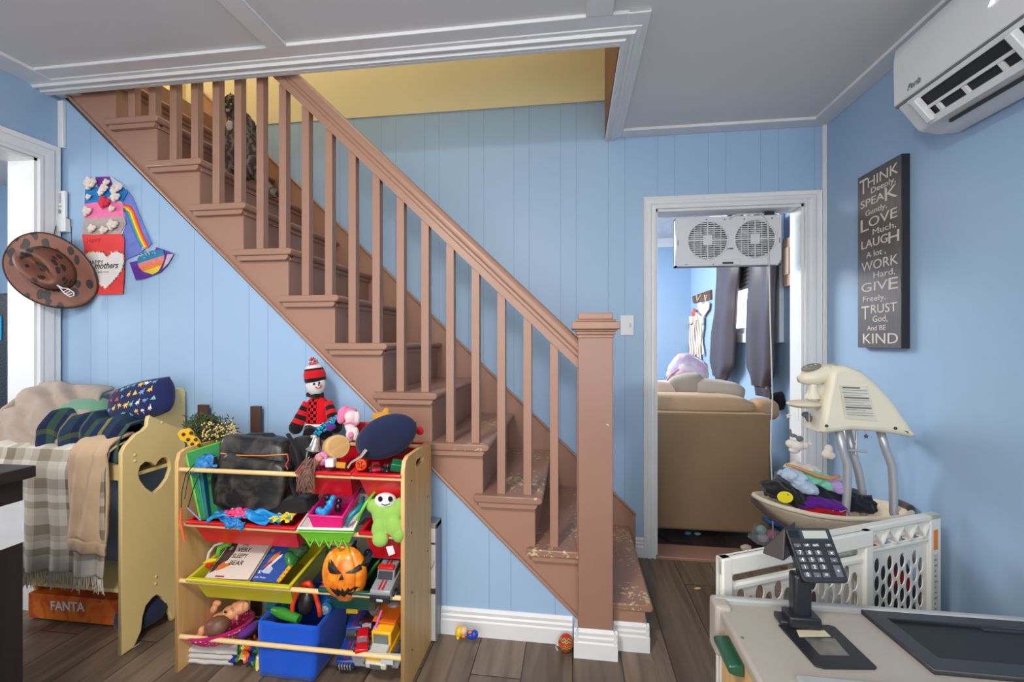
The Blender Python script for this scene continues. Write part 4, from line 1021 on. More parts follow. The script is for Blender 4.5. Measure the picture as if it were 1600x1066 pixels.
mb = MB(); mb.sph(k4(935, 390, 1.65), (.022, .015, .014), n=12, amp=.3); one(mb, 'purple_bow', fabric((90, 50, 140)), 'dark purple bow under the sequin mask', 'bow', smooth=180)
fd = thing('fashion_doll', 'small doll with long brown hair hanging over the top rod below the wooden pot', 'doll', tuple(k4(820, 600, 1.53)))
mb = MB(); mb.sph(k4(838, 602, 1.53), (.014, .014, .018), (0, 1, 0), 12); mb.tube([k4(858, 585, 1.535), k4(885, 560, 1.55)], [.008, .014], 8); mb.build('head', mat((216, 150, 112), .5), fd, smooth=180)
mb = MB(); random.seed(3)
for i in range(120):
    a = k4(830+random.uniform(-45, 22), 590+random.uniform(-20, 50), 1.52+random.uniform(-.012, .01)); b = k4(790+random.uniform(-55, 55), 770-abs(random.gauss(0, 50)), 1.495+random.uniform(-.008, .004)); m_ = a.lerp(b, .5)+Vector((random.uniform(-.01, .01), -.012, .006))
    mb.tube([a, m_, b], [.0025, .002, .0008], 4)
mb.build('hair', mat((126, 90, 74), .6, var=.2), fd)
mb = MB(); mb.sph(k4(885, 570, 1.56), (.028, .02, .026), (0, .4, 0), 14, amp=.3, fr=4); mb.build('dress', spots((206, 130, 190), (240, 220, 240), 150, .2), fd, smooth=180)
mb = MB(); p = k4(935, 592, 1.52); mb.box(p, (.03, .03, .028), (0, 0, .1)); one(mb, 'white_cube', mat((225, 226, 230), .4), 'small white cube in front of the wooden pot', 'cube', bevel=.002)
mb = MB(); mb.box(k4(992, 607, 1.53), (.036, .008, .02), (0, .05, 0)); mb.cyl(k4(1012, 610, 1.524), k4(1012, 610, 1.528), .003); one(mb, 'wooden_tag', mat((206, 150, 50), .5), 'small mustard wooden tag right of the white cube', 'tag', bevel=.001)
mb = MB(); mb.tube([k4(1135, 520, 1.56), k4(1105, 560, 1.545), k4(1050, 592, 1.53), k4(1030, 622, 1.525)], [.012, .009, .006, .008], 10, flat=.5); one(mb, 'grey_spoon', mat((150, 146, 146), .5), 'grey spoon handle leaning between the wooden pot and the navy cap', 'spoon', smooth=60)
# toys in the top bins
random.seed(21)
def toycar(name, M, L_, W_, H_, c, c2, label, cat='toy car', cab=.5, group=None, wheel=.028, wc=(28, 28, 30), stripe=None):
    t = thing(name, label, cat, tuple(M.translation), group); m = plastic(c)
    mb = MB(); mb.M = M; w = W_/2
    mb.prism([(-L_/2, wheel*.6), (L_/2, wheel*.6), (L_/2, H_*.5), (L_*.47, H_*.58), (L_*.15, H_*.62), (-L_*.48, H_*.62), (-L_/2, H_*.5)], 'Y', -w, w); mb.build('body', m, t, bevel=.003)
    mb = MB(); mb.M = M; mb.prism([(L_*.2, H_*.6), (L_*.08, H_), (L_*(.08-cab), H_), (L_*(.02-cab), H_*.6)], 'Y', -w*.86, w*.86); cbo = mb.build('cab', m, t, bevel=.003)
    mb = MB(); mb.M = M; mb.prism([(L_*.205, H_*.66), (L_*.115, H_*.93), (L_*.108, H_*.93), (L_*.19, H_*.66)], 'Y', -w*.72, w*.72); mb.prism([(L_*.12, H_*.68), (L_*.05, H_*.92), (L_*(.1-cab), H_*.92), (L_*(.06-cab), H_*.68)], 'Y', -w*.88, w*.88); mb.build('windows', mat(c2, .15), cbo)
    for sx in (-.3, .3):
        for sy in (-1, 1):
            mb = MB(); mb.M = M; mb.cyl((L_*sx, sy*(w-.004), wheel*.9), (L_*sx, sy*(w+.006), wheel*.9), wheel*.9, n=16); mb.cyl((L_*sx, sy*(w-.003), wheel*.9), (L_*sx, sy*(w+.0075), wheel*.9), wheel*.45, n=12, m=1)
            mb.build('wheel', [mat(wc, .7), mat((150, 150, 152), .3, .5)], t, smooth=40)
    if stripe:
        mb = MB(); mb.M = M
        for sy in (-.25, .1): mb.bb(-L_*.46, L_*.46, w*sy, w*(sy+.16), H_*.6, H_*.625); mb.bb(L_*(.08-cab), L_*.08, w*sy, w*(sy+.16), H_, H_+.001)
        mb.build('stripe', mat(stripe, .4), t)
    return t
def TM(p, yaw, pitch=0, roll=0): return Matrix.Translation(p) @ rotm((0, 0, yaw)) @ rotm((roll, pitch, 0))
# wheel and small cars in the top right bin
wl = thing('toy_wheel', 'orange toy wheel in the red bin under the navy cap', 'toy wheel', tuple(k4(1108, 605, 1.525)))
mb = MB(); mb.M = TM(k4(1108, 605, 1.535), 0) @ rotm((R(90), 0, 0)); mb.lathe([(.006, -.008), (.019, -.008), (.021, -.003), (.021, .005), (.017, .009), (.013, .005), (.006, .009), (0, .009)], n=24); mb.build('tyre', mat((236, 84, 30), .4), wl)
mb = MB(); mb.M = TM(k4(1108, 605, 1.53), 0) @ rotm((R(90), 0, 0))
for k in range(5): an = k*2*PI/5; mb.box((.009*math.cos(an), .009*math.sin(an), .006), (.01, .003, .006), (0, 0, an))
mb.build('spokes', mat((170, 40, 20), .4), wl)
toycar('small_toy_car', TM(k4(1190, 640, 1.55), R(-60), 0), .06, .03, .028, (176, 24, 40), (30, 20, 24), 'dark red toy car in the red bin under the navy cap', wheel=.008)
toycar('small_toy_car', TM(k4(1255, 640, 1.56), R(-120), 0), .06, .03, .028, (34, 34, 38), (90, 30, 30), 'black toy car in the red bin under the navy cap', wheel=.008)
mb = MB(); mb.box(k4(1318, 610, 1.56), (.05, .04, .03), (.3, .2, .3)); one(mb, 'green_block', plastic((24, 110, 70)), 'dark green toy block at the right end of the top row', 'toy block', bevel=.003)
mb = MB()
for i in range(4): mb.box(k4(870+i*30, 640+8*(i % 2), 1.55), (.03, .03, .012), (random.random(), random.random(), random.random()))
one(mb, 'toy_brick', plastic((120, 30, 36)), 'dark red toy pieces just behind the rim of the top middle bin', 'toy')

# ---- second row
WG = plastic((236, 240, 232)); LG = plastic((120, 206, 60)); PKP = plastic((226, 24, 126))
bs = thing('plastic_basket', 'lime green basket with a white tray on it, hanging on the second rod', 'basket', tuple(k4(920, 1000, 1.52)))
def tub(name, c4, h, m, parent, th=.003, rimw=.008, bot=None, taper=.82):
    # c4: rim corners front-left, front-right, back-right, back-left
    ce = sum(c4, Vector())/4; mb = MB()
    q = [ce+(p-ce)*taper-Vector((0, 0, h)) for p in c4]; mb.add(c4+q, [(0, 1, 5, 4), (1, 2, 6, 5), (2, 3, 7, 6), (3, 0, 4, 7), (4, 5, 6, 7)])
    o = mb.build(name, m, parent, smooth=0, solid=th)
    mb = MB(); mb.tube(c4, rimw/2, 8, closed=True); mb.build('rim', m, o if parent is None else parent, smooth=60); return o
c4 = [k4(750, 985, 1.488), k4(1060, 992, 1.488), k4(1165, 790, 1.70), k4(880, 785, 1.70)]
tub('basket', c4, .05, LG, bs, taper=.78)
c5 = [p+Vector((0, 0, .011)) for p in c4]
tub('white_tray', [c5[0], c5[1], c5[2], c5[3]], .02, WG, bs, rimw=.011)
mb = MB()
for i in range(9):
    a = k4(800+i*27, 1010, 1.50); mb.box((a.x, 1.503, RZ[1]-.03), (.004, .004, .045), (0, .5 if i % 2 else -.5, 0))
mb.build('lattice', LG, bs)
pt_ = thing('pink_tub', 'hot pink tub in the white tray, holding a blue balloon figure', 'tub', tuple(k4(950, 950, 1.54)))
tub('tub', [k4(808, 895, 1.505), k4(1000, 905, 1.505), k4(1105, 740, 1.66), k4(905, 765, 1.66)], .05, PKP, pt_, rimw=.012)
mb = MB(); mb.tube([k4(1020, 950, 1.52), k4(1050, 890, 1.52), k4(1100, 850, 1.55), k4(1120, 790, 1.6)], [.006, .01, .01, .006], 10); one(mb, 'teal_ring', plastic((20, 130, 150)), 'teal plastic ring standing right of the pink tub', 'ring', smooth=180)
mb = MB(); mb.tube([k4(1080, 920, 1.51), k4(1130, 830, 1.53), k4(1185, 760, 1.56)], [.005, .006, .005], 10); one(mb, 'green_stick', plastic((110, 200, 50)), 'lime green stick leaning between the pink tub and the green plush toy', 'stick', smooth=180)
bf = thing('balloon_figure', 'shiny blue toy figure with a black head in the pink tub', 'toy figure', tuple(k4(910, 900, 1.55)))
blob('body', [(k4(868, 868, 1.55), (.014, .014, .016)), (k4(905, 872, 1.55), (.015, .014, .016)), (k4(885, 890, 1.54), (.014, .012, .008)), (k4(930, 830, 1.55), (.014, .014, .02)), (k4(945, 795, 1.555), (.012, .012, .012)), (k4(918, 850, 1.55), (.014, .014, .014))], plastic((30, 150, 220), .15), bf, .0025)
blob('head', [(k4(915, 790, 1.55), (.013, .013, .013)), (k4(912, 818, 1.55), (.012, .012, .01)), (k4(980, 810, 1.57), (.012, .012, .012)), (k4(975, 850, 1.57), (.013, .012, .02))], plastic((24, 24, 30), .15), bf, .0025)
gp = thing('plush_frog', 'lime green plush toy with a black and white face and a white tag', 'plush toy', tuple(k4(1240, 1000, 1.52)))
GF = fabric((156, 196, 96), (138, 180, 80), 8, 200, .4)
blob('body', [(k4(1222, 890, 1.535), (.034, .03, .044)), (k4(1285, 900, 1.535), (.034, .03, .05)), (k4(1178, 838, 1.545), (.026, .024, .026)), (k4(1205, 870, 1.54), (.026, .024, .03)), (k4(1325, 850, 1.54), (.022, .024, .038)), (k4(1212, 970, 1.515), (.030, .024, .040), (0, .1, 0)), (k4(1215, 1030, 1.498), (.03, .02, .026)), (k4(1300, 960, 1.515), (.034, .024, .040), (0, -.3, 0)), (k4(1320, 1000, 1.51), (.024, .02, .03))], GF, gp, .0035)
fm_ = spots((230, 230, 224), (30, 30, 30), 55, .14, .8)
blob('face', [(k4(1245, 808, 1.54), (.042, .028, .028))], fm_, gp, .003)
for x_e in (1215, 1272):
    mb = MB(); mb.sph(k4(x_e, 800, 1.514), (.009, .004, .010), n=10); mb.build('eye', BLK, gp, smooth=180)
mb = MB(); mb.tube([k4(1222, 828, 1.512), k4(1245, 836, 1.511), k4(1270, 826, 1.512)], .0015, 5); mb.build('mouth', BLK, gp)
mb = MB(); mb.prism([(k4(x, y, 1.49).x, k4(x, y, 1.49).z) for x, y in ((1252, 1068), (1290, 1060), (1303, 1105), (1268, 1118))], 'Y', 1.483, 1.485); mb.build('tag', mat((225, 222, 218), .6), gp)

# ---- third row: books
def book(name, corners, th, cm, label, texts, tilt=None):
    # corners of the cover: bottom-left, bottom-right, top-right, top-left
    bl_, br, tr, tl_ = corners; t = thing(name, label, 'book', tuple((bl_+tr)/2))
    nrm = (br-bl_).cross(tl_-bl_).normalized()
    if nrm.y > 0: nrm = -nrm
    w_ = (br-bl_).length; h_ = ((tl_-bl_).length+(tr-br).length)/2; M = frame(bl_, br-bl_, tl_-bl_)
    z = 1 if (M.to_3x3() @ Vector((0, 0, 1))).dot(nrm) > 0 else -1
    mb = MB(); mb.M = M; mb.bb(0, w_, 0, h_, -.0012, 0); mb.bb(0, w_, 0, h_, -th, -th+.0012); mb.bb(0, .002, 0, h_, -th, 0); mb.build('cover', cm, t)
    mb = MB(); mb.M = M; mb.bb(.002, w_-.003, .003, h_-.003, -th+.0012, -.0012); mb.build('pages', mat((226, 220, 208), .7), t)
    for tx in texts: tx(M, t)
    return t
def bt(txt, x, y, s, c, sx=1, ang=0, bold=0): 
    def f(M, t): obj_from(text_mesh(txt, s, .0002, bold), 'lettering', mat(c, .6), t, M @ Matrix.Translation((x, y, .0006)) @ rotm((0, 0, ang)) @ Matrix.Diagonal((sx, 1, 1, 1)))
    return f
def shp(name, pts, c, z=.0004):
    def f(M, t): mb = MB(); mb.M = M; mb.prism(pts, 'Z', 0, z); mb.build(name, mat(c, .6, var=.15, ns=50), t, smooth=0)
    return f
def ykof(x, y, Y): return k5(x, y, Y)
A = [ykof(182, 460, 1.525), ykof(437, 468, 1.525)]
up = Vector((.035, .165, .095)).normalized()
h1 = .155; w1 = (A[1]-A[0]).length
C1 = [A[0], A[1], A[1]+up*h1, A[0]+up*h1]
book('picture_book', C1, .014, mat((222, 208, 196), .35, var=.04), 'cream picture book about a sleepy bear, left of two in the yellow bin', [
    shp('bear_picture', [(.004, .02), (.02, .03), (.03, .06), (.045, .075), (.05, .11), (.04, .15), (.004, .15)], (74, 52, 44)),
    shp('fox_picture', [(.025, .03), (.05, .04), (.07, .055), (.062, .065), (.045, .06), (.035, .07), (.022, .05)], (214, 110, 50), .0006),
    shp('eye_picture', [(.018, .12), (.03, .118), (.034, .132), (.022, .136)], (170, 160, 160), .0007),
    shp('publisher_bar', [(.04, .006), (.078, .006), (.078, .012), (.04, .012)], (170, 40, 30)),
    bt('THE', .064, .138, .016, (60, 48, 44)), bt('VERY', .058, .113, .026, (50, 40, 38), .95, bold=.0004), bt('SLEEPY', .052, .086, .026, (50, 40, 38), .82, bold=.0004), bt('BEAR', .060, .056, .027, (50, 40, 38), .95, bold=.0004)])
B = [ykof(455, 472, 1.525), ykof(605, 484, 1.525)]; w2 = (B[1]-B[0]).length
C2 = [B[0], B[1], B[1]+up*.15, B[0]+up*.15]
book('picture_book', C2, .012, mat((44, 84, 160), .35, var=.1, ns=20), 'blue picture book with a rocket, right of two in the yellow bin', [
    shp('rocket', [(.02, .035), (.028, .032), (.062, .1), (.062, .112), (.05, .104)], (230, 226, 222), .0006),
    shp('fox', [(.02, .07), (.04, .085), (.05, .11), (.045, .125), (.03, .11), (.022, .09)], (226, 120, 50), .0007),
    shp('scarf', [(.012, .05), (.03, .06), (.04, .075), (.02, .068)], (200, 60, 50), .0008),
    shp('bird', [(.03, .03), (.055, .03), (.058, .05), (.045, .06), (.03, .05)], (190, 200, 216), .0009),
    bt('to', .006, .12, .014, (230, 230, 235)), bt('K', .008, .028, .017, (235, 235, 240), bold=.0004), bt('Julie Tinder', .006, .01, .010, (235, 235, 240))])
mb = MB(); mb.tube([k5(x, y, 1.62) for x, y in ((200, 360), (212, 310), (245, 268), (300, 252))], .005, 8); one(mb, 'white_hoop', plastic((226, 228, 226)), 'white toy hoop at the left back of the yellow bin', 'hoop')
mb = MB(); mb.tube([k5(x, y, 1.61) for x, y in ((262, 325), (272, 285), (300, 268), (332, 262))], .009, 10); one(mb, 'green_tube', plastic((96, 190, 70)), 'light green toy tube next to the white hoop in the yellow bin', 'toy')
mb = MB(); mb.tube([k5(x, y, 1.56) for x, y in ((180, 372), (215, 358), (255, 352))], [.004, .009, .005], 10); one(mb, 'yellow_toy', plastic((226, 206, 40)), 'small yellow toy at the left end of the yellow bin', 'toy')
mb = MB(); mb.box(k5(212, 385, 1.55), (.02, .02, .012), (.2, .3, 0)); one(mb, 'red_block', plastic((196, 40, 34)), 'small red block beside the cream book', 'toy block', bevel=.002)
mb = MB()
for i in range(4): mb.box(k5(625+i*17, 465-i*22, 1.54+i*.01), (.02, .02, .014), (0, -.8, .2))
one(mb, 'yellow_digger', plastic((222, 168, 40)), 'dark yellow toy tracks right of the blue book', 'toy', bevel=.002)
mb = MB(); mb.sph(k5(720, 300, 1.65), (.05, .035, .035), (0, -.6, 0), 16, amp=.35, fr=3); one(mb, 'camouflage_toy', spots((60, 106, 50), (30, 50, 34), 60, .3), 'mottled dark green toy behind the blue book', 'toy', smooth=180)
mb = MB(); mb.sph(k5(690, 350, 1.60), (.02, .03, .03), (0, -.6, 0), 12, amp=.35, fr=5); one(mb, 'green_dinosaur', plastic((50, 120, 60)), 'small green toy lying against the blue book', 'toy', smooth=180)
# pumpkin mask
pm = thing('pumpkin_mask', 'orange pumpkin mask with black angry eyes and jagged mouth in the dark green bin', 'mask', tuple(k5(1005, 570, 1.52)))
pc_ = k5(1003, 425, 1.535)
n_ = NT('pumpkin'); n_.set(.3, coat=.3); v_ = n_.co(); n_.base(n_.ramp(n_.noise(v_, 22, 4, .5), [(.35, (226, 104, 16)), (.65, (246, 160, 44))])); n_ = n_.m
def pmf(u, v):
    an = (u-.5)*PI; ph = v*PI; r = abs(math.sin(ph))
    rib = 1-.10*(abs(math.sin(an*4.0))**.5 < .55)*0-.09*(1-abs(math.sin(an*3.5+.2)))**3
    x = .083*math.sin(an)*r**.8*rib; z = .090*math.cos(ph)*(1-.06*math.cos(an*2)); y = -.055*math.cos(an)*r**.8*rib
    if v > .85: x *= .9
    return pc_+Vector((x, y, z-(.012 if v > .9 else 0)*math.cos(an)))
mb = MB(); mb.grid(pmf, 60, 34); pmo = mb.build('mask', n_, pm, smooth=180, solid=.003)
def onmask(x, y, off=.004):
    p = k5(x, y, 1.50); dx = (p.x-pc_.x)/.083; dz = (p.z-pc_.z)/.090; r2 = max(0, 1-min(1, dx*dx+dz*dz)); return Vector((p.x, pc_.y-.055*math.sqrt(r2)-off, p.z))
def dens(pts, k=5):
    o = []
    for i, p in enumerate(pts):
        q = pts[(i+1) % len(pts)]
        for j in range(k): o.append((lerp(p[0], q[0], j/k), lerp(p[1], q[1], j/k)))
    return o
for nm, pts in (('eye', [(905, 342), (940, 360), (968, 388), (998, 416), (962, 418), (930, 414), (912, 392)]), ('eye', [(1118, 342), (1126, 385), (1108, 416), (1060, 426), (1016, 416), (1056, 402), (1085, 380)]), ('nose', [(985, 452), (1000, 420), (1012, 448)]),
                ('mouth', [(925, 500), (962, 530), (970, 502), (990, 534), (1000, 500), (1016, 534), (1032, 502), (1044, 532), (1062, 505), (1082, 520), (1070, 556), (1050, 540), (1036, 564), (1020, 544), (1000, 566), (985, 542), (965, 560), (950, 535)])):
    d = dens(pts); ce = (sum(p[0] for p in pts)/len(pts), sum(p[1] for p in pts)/len(pts)); mb = MB()
    vs = [onmask(*p) for p in d]+[onmask(*ce, .007)]; n = len(d); mb.add(vs, [(i, (i+1) % n, n) for i in range(n)]); mb.build(nm, mat((30, 18, 10), .5), pmo, smooth=0, solid=.002)
mb = MB(); mb.tube([k5(x, y, 1.60) for x, y in ((1100, 500), (1140, 440), (1190, 370), (1210, 345))], [.01, .016, .016, .006], 10, flat=.4); one(mb, 'green_leaf_toy', plastic((34, 120, 40)), 'green leaf shaped toy right of the pumpkin mask', 'toy', smooth=180)
toycar('small_toy_car', TM(k5(900, 505, 1.54), R(-75)), .05, .03, .025, (190, 24, 60), (230, 230, 235), 'red and white toy car at the left end of the dark green bin', wheel=.008)
mb = MB(); mb.sph(k5(1140, 310, 1.62), (.022, .015, .014), n=10, amp=.3, fr=5); one(mb, 'patterned_ball', spots((40, 50, 90), (220, 230, 240), 120, .2), 'blue and white patterned ball above the pumpkin mask, to its right', 'ball', smooth=180)
# grey truck, third row right
toycar('toy_truck', TM(k5(1262, 505, 1.575), R(-90), R(14)), .16, .075, .085, (150, 152, 156), (50, 52, 58), 'grey toy truck with red stripes in the third row, right end', 'toy truck', .3, wheel=.018, stripe=(196, 30, 36))
tt = [o for o in bpy.data.objects if o.name == 'toy_truck'][0]
Mtt = TM(k5(1262, 505, 1.575), R(-90), R(14))
mb = MB(); mb.M = Mtt; mb.bb(.0, .02, -.03, .03, .086, .096); mb.build('light_bar', mat((206, 40, 30), .3), tt, bevel=.002)
mb = MB(); mb.M = Mtt; mb.bb(.078, .088, -.036, .036, .008, .034); mb.bb(.083, .09, -.012, .012, .014, .024, 1); mb.build('bumper', [mat((40, 40, 44), .5), mat((200, 200, 204), .3)], tt, bevel=.002)
mb = MB(); mb.bb(-.79, -.70, 1.68, 1.78, RZ[2]+.05, RZ[2]+.15); one(mb, 'white_box', mat((206, 204, 196), .5), 'plain off-white box at the back, behind the pumpkin mask', 'box', bevel=.004)
mb = MB(); mb.bb(-.86, -.80, 1.70, 1.78, RZ[2]+.03, RZ[2]+.17); one(mb, 'cloth_box', mat((186, 178, 160), .6), 'beige box at the back, between the yellow bin and the pumpkin mask', 'box', bevel=.004)

# ---- fourth row
ds = thing('doll_carrier', 'pink doll seat with white dots in the bottom row, left end', 'doll carrier', tuple(k5(270, 830, 1.55)))
dm = spots((206, 24, 112), (246, 220, 232), 80, .30, .6)
cseat = k5(262, 735, 1.60)
def seat(u, v):
    an = 2*PI*u; r = .25+.75*v; x = .125*math.cos(an)*r; y = .1*math.sin(an)*r; z = .045*v**2.2*(1+.35*math.cos(an+.3))
    return cseat+Vector((x-.0+.01*v, y, z-.052+.035*x+.012*v*v))
mb = MB(); mb.grid(seat, 48, 10); mb.build('shell', dm, ds, solid=.008, smooth=180)
mb = MB(); mb.tube([seat(i/48, 1.0) for i in range(48)], .005, 6, closed=True); mb.build('edge', fabric((190, 20, 100)), ds)
mb = MB(); mb.sph(k5(440, 760, 1.60), (.03, .05, .018), (0, -.5, 0), 14, amp=.2); mb.build('purple_lining', fabric((110, 50, 150)), ds, smooth=180)
bd = thing('baby_doll', 'bald-bodied baby doll with moulded brown hair lying in the dotted pink seat', 'doll', tuple(k5(290, 790, 1.58)))
SK = mat((214, 148, 104), .45, var=.05)
hc_ = k5(275, 715, 1.555)
blob('body', [(hc_, (.038, .036, .034)), (k5(340, 660, 1.58), (.035, .03, .026)), (k5(390, 630, 1.60), (.036, .03, .026)), (k5(240, 640, 1.58), (.014, .012, .02), (0, .5, 0)), (k5(258, 605, 1.585), (.018, .012, .012)), (k5(425, 625, 1.58), (.014, .012, .02)), (k5(405, 600, 1.6), (.02, .014, .012)), (k5(172, 765, 1.53), (.014, .016, .018)), (k5(372, 690, 1.545), (.006, .005, .012))], SK, bd, .003)
mb = MB(); mb.sph(k5(262, 736, 1.540), (.046, .042, .036), (0, -.25, 0), 24, amp=.05, fr=6); mb.build('hair', mat((112, 74, 58), .45, var=.12, ns=60, bs=60, bstr=.6), bd, smooth=180)
mb = MB(); mb.sph(k5(305, 656, 1.547), (.0055, .004, .0045), n=10); mb.sph(k5(282, 648, 1.549), (.004, .003, .0035), n=10); mb.build('eye', mat((50, 34, 24), .2), bd, smooth=180)
mb = MB(); mb.tube([k5(338, 640, 1.555), k5(345, 632, 1.556), k5(352, 640, 1.555)], .0022, 6); mb.build('mouth', mat((190, 80, 80), .5), bd)
fb = thing('fabric_bin', 'bright blue fabric storage bin standing on the floor inside the rack', 'bin', tuple(PZ(470, 1056, 0)))
BL = fabric((22, 88, 206), (16, 78, 190), 5, 200, .4)
b0, b1 = P(405, 1054, 1.53), P(490, 1058, 1.53); yb_ = 1.765
t0, t1 = k5(515, 700, 1.53), k5(830, 700, 1.53); zt0 = t0.z
mb = MB(); n = 12
def wall4(zf, o_):
    a = [(b0.x, 1.53), (b1.x, 1.53), (b1.x, yb_), (b0.x, yb_)] if zf == 0 else [(t0.x-.004, 1.52), (t1.x+.012, 1.52), (t1.x+.012, yb_+.005), (t0.x, yb_+.005)]
    return a
A0 = [Vector((x, y, .004)) for x, y in wall4(0, 0)]; T0 = [Vector((x, y, zt0+(.012 if i > 1 else 0))) for i, (x, y) in enumerate(wall4(1, 0))]
for i in range(4):
    j = (i+1) % 4
    def fnw(u, v, i=i, j=j): p = A0[i].lerp(A0[j], u).lerp(T0[i].lerp(T0[j], u), v); return p+Vector((0, .006*nz(u*3+i, v*3), .005*nz(u*4+i*3, 1)*v))
    mb.grid(fnw, 12, 10)
mb.add([tuple(p) for p in A0], [(0, 1, 2, 3)]); mb.build('fabric_body', BL, fb, solid=.004, smooth=60)
sh = thing('toy_helmet', 'orange and black toy shoe sticking up out of the blue fabric bin', 'toy shoe', tuple(k5(775, 690, 1.58)))
mb = MB(); mb.sph(k5(778, 600, 1.60), (.033, .03, .05), (0, .15, 0), 20); mb.build('upper', mat((40, 36, 38), .3), sh, smooth=180)
mb = MB(); mb.tube([k5(x, y, 1.57) for x, y in ((700, 690), (695, 620), (720, 550), (760, 500), (800, 500), (830, 560), (848, 620), (856, 680))], .0085, 10); mb.tube([k5(755, 498, 1.57), k5(790, 490, 1.56), k5(812, 520, 1.565)], .011, 10); mb.build('trim', mat((230, 66, 28), .4), sh, smooth=180)
ww = thing('toy_wheel', 'blue toy wheel with a chrome hub at the right of the blue fabric bin', 'toy wheel', tuple(k5(890, 640, 1.6)))
mb = MB(); mb.M = TM(k5(890, 628, 1.6), R(15)) @ rotm((R(90), 0, 0)); mb.lathe([(.0, -.02), (.02, -.02), (.024, -.01), (.024, .012), (.018, .018), (.0, .012)], n=24); mb.build('tyre', mat((40, 120, 170), .4), ww)
mb = MB(); mb.M = TM(k5(890, 628, 1.598), R(15)) @ rotm((R(90), 0, 0)); mb.lathe([(.0, .019), (.008, .018), (.014, .0165)], n=16)
for k in range(6): an = k*PI/3; mb.box((.009*math.cos(an), .009*math.sin(an), .018), (.012, .003, .003), (0, 0, an))
mb.build('hub', mat((170, 180, 190), .25, .6), ww)
mb = MB(); mb.tube([k5(585, 645, 1.58), k5(640, 665, 1.565), k5(735, 700, 1.555)], [.014, .02, .016], 14); one(mb, 'green_bottle', mat((60, 140, 50), .2, var=.1), 'translucent green toy bottle lying at the left of the blue fabric bin', 'bottle', smooth=60)
mb = MB(); mb.tube([k5(560, 610, 1.66), k5(620, 620, 1.66), k5(690, 640, 1.66)], [.02, .025, .02], 12); one(mb, 'teal_toy', plastic((20, 120, 130)), 'dark teal toy at the back left of the blue fabric bin', 'toy', smooth=60)
# folded cloths at the bottom left
for i in range(3):
    a, b, c_, d_ = k5(92, 930-22*i, 1.55), k5(350+i*12, 968-30*i, 1.56), k5(390, 900-24*i, 1.70), k5(150, 870-20*i, 1.70)
    z = .006+.021*i
    for q in (a, b, c_, d_): q.z = z
    mb = MB(); mb.grid(lambda u, v: a.lerp(b, u).lerp(d_.lerp(c_, u), v)+Vector((0, 0, .012*(1-abs(2*v-1)**4)+.004*nz(u*4, v*4, i))), 16, 12)
    if i == 0: fold = mb; continue
    for vv, ff, mm in ((mb.v, mb.f, mb.mi),): o_ = len(fold.v); nf = len(fold.f); fold.v += vv; fold.f += [tuple(k+o_ for k in f) for f in ff]; fold.mi += mm
one(fold, 'folded_cloth', fabric((206, 200, 194)), 'white folded cloth on the floor under the dotted pink seat', 'cloth', smooth=180, solid=.014)
cb_ = [(36, 50, 130), (60, 130, 80), (228, 130, 40), (226, 222, 210)]
rb = stripes([(0, (36, 50, 130)), (.25, (66, 130, 70)), (.4, (230, 200, 90)), (.55, (230, 220, 210)), (.7, (232, 110, 30)), (.9, (200, 60, 30))], None, 1.6, 1)
q4 = [k5(355, 880, 1.60), k5(510, 850, 1.62), k5(500, 975, 1.55), k5(350, 950, 1.55)]
cloth('striped_cloth', (q4[0], q4[1], q4[2], q4[3]), .03, 12, rb, 'orange, blue and green striped cloth left of the blue fabric bin', 'cloth')
cloth('orange_cloth', (k5(440, 830, 1.64), k5(515, 805, 1.66), k5(512, 900, 1.6), k5(440, 900, 1.6)), .02, 15, spots((236, 110, 30), (250, 190, 60), 40, .25), 'orange and yellow printed cloth tucked behind the bottom rod', 'cloth')
# vehicles
mcar = toycar('toy_suv', TM(PZ(535, 1045, .03)+Vector((0, .13, .035)), R(-84), R(22)), .26, .072, .085, (24, 62, 150), (36, 40, 50), 'blue toy car tipped nose down beside the blue fabric bin', 'toy car', .42, wheel=.02, stripe=(150, 40, 60))
Mm = TM(PZ(535, 1045, .03)+Vector((0, .13, .035)), R(-84), R(22))
mb = MB(); mb.M = Mm; mb.bb(.125, .137, -.034, .034, .01, .03)
for k in range(5): mb.bb(.13, .139, -.024+.01*k, -.019+.01*k, .016, .04, 1)
mb.build('grille', [mat((30, 30, 34), .4), mat((200, 200, 206), .2, .6)], mcar, bevel=.001)
toycar('racing_car', TM(k5(1105, 840, 1.56), R(-70), R(12)), .10, .045, .04, (200, 20, 34), (30, 26, 30), 'red toy racing car in the clear tray, left of the yellow truck', 'toy car', .4, wheel=.014)
toycar('racing_car', TM(k5(1130, 770, 1.62), R(-70), R(8)), .11, .045, .045, (70, 24, 30), (120, 120, 124), 'dark red toy racing car behind the bright red one', 'toy car', .4, wheel=.014)
trk = thing('dump_truck', 'yellow toy dump truck with a white bonnet in the bottom row, right end', 'toy truck', tuple(k5(1240, 900, 1.56)))
MT = TM(k5(1240, 885, 1.60), R(-92), R(12))
YL = plastic((244, 186, 32)); mb = MB(); mb.M = MT
mb.bb(-.07, .075, -.042, .042, .02, .05); mb.prism([(.0, .05), (.03, .05), (.022, .105), (-.04, .108), (-.05, .05)], 'Y', -.038, .038); mb.build('cab', YL, trk, bevel=.004)
mb = MB(); mb.M = MT; mb.bb(.026, .078, -.036, .036, .045, .064); mb.bb(.07, .084, -.04, .04, .01, .034); mb.build('bonnet', plastic((206, 202, 194)), trk, bevel=.005)
mb = MB(); mb.M = MT; mb.prism([(.031, .06), (.0275, .098), (.0255, .098), (.029, .06)], 'Y', -.028, .028); mb.build('windscreen', mat((110, 120, 120), .15), trk)
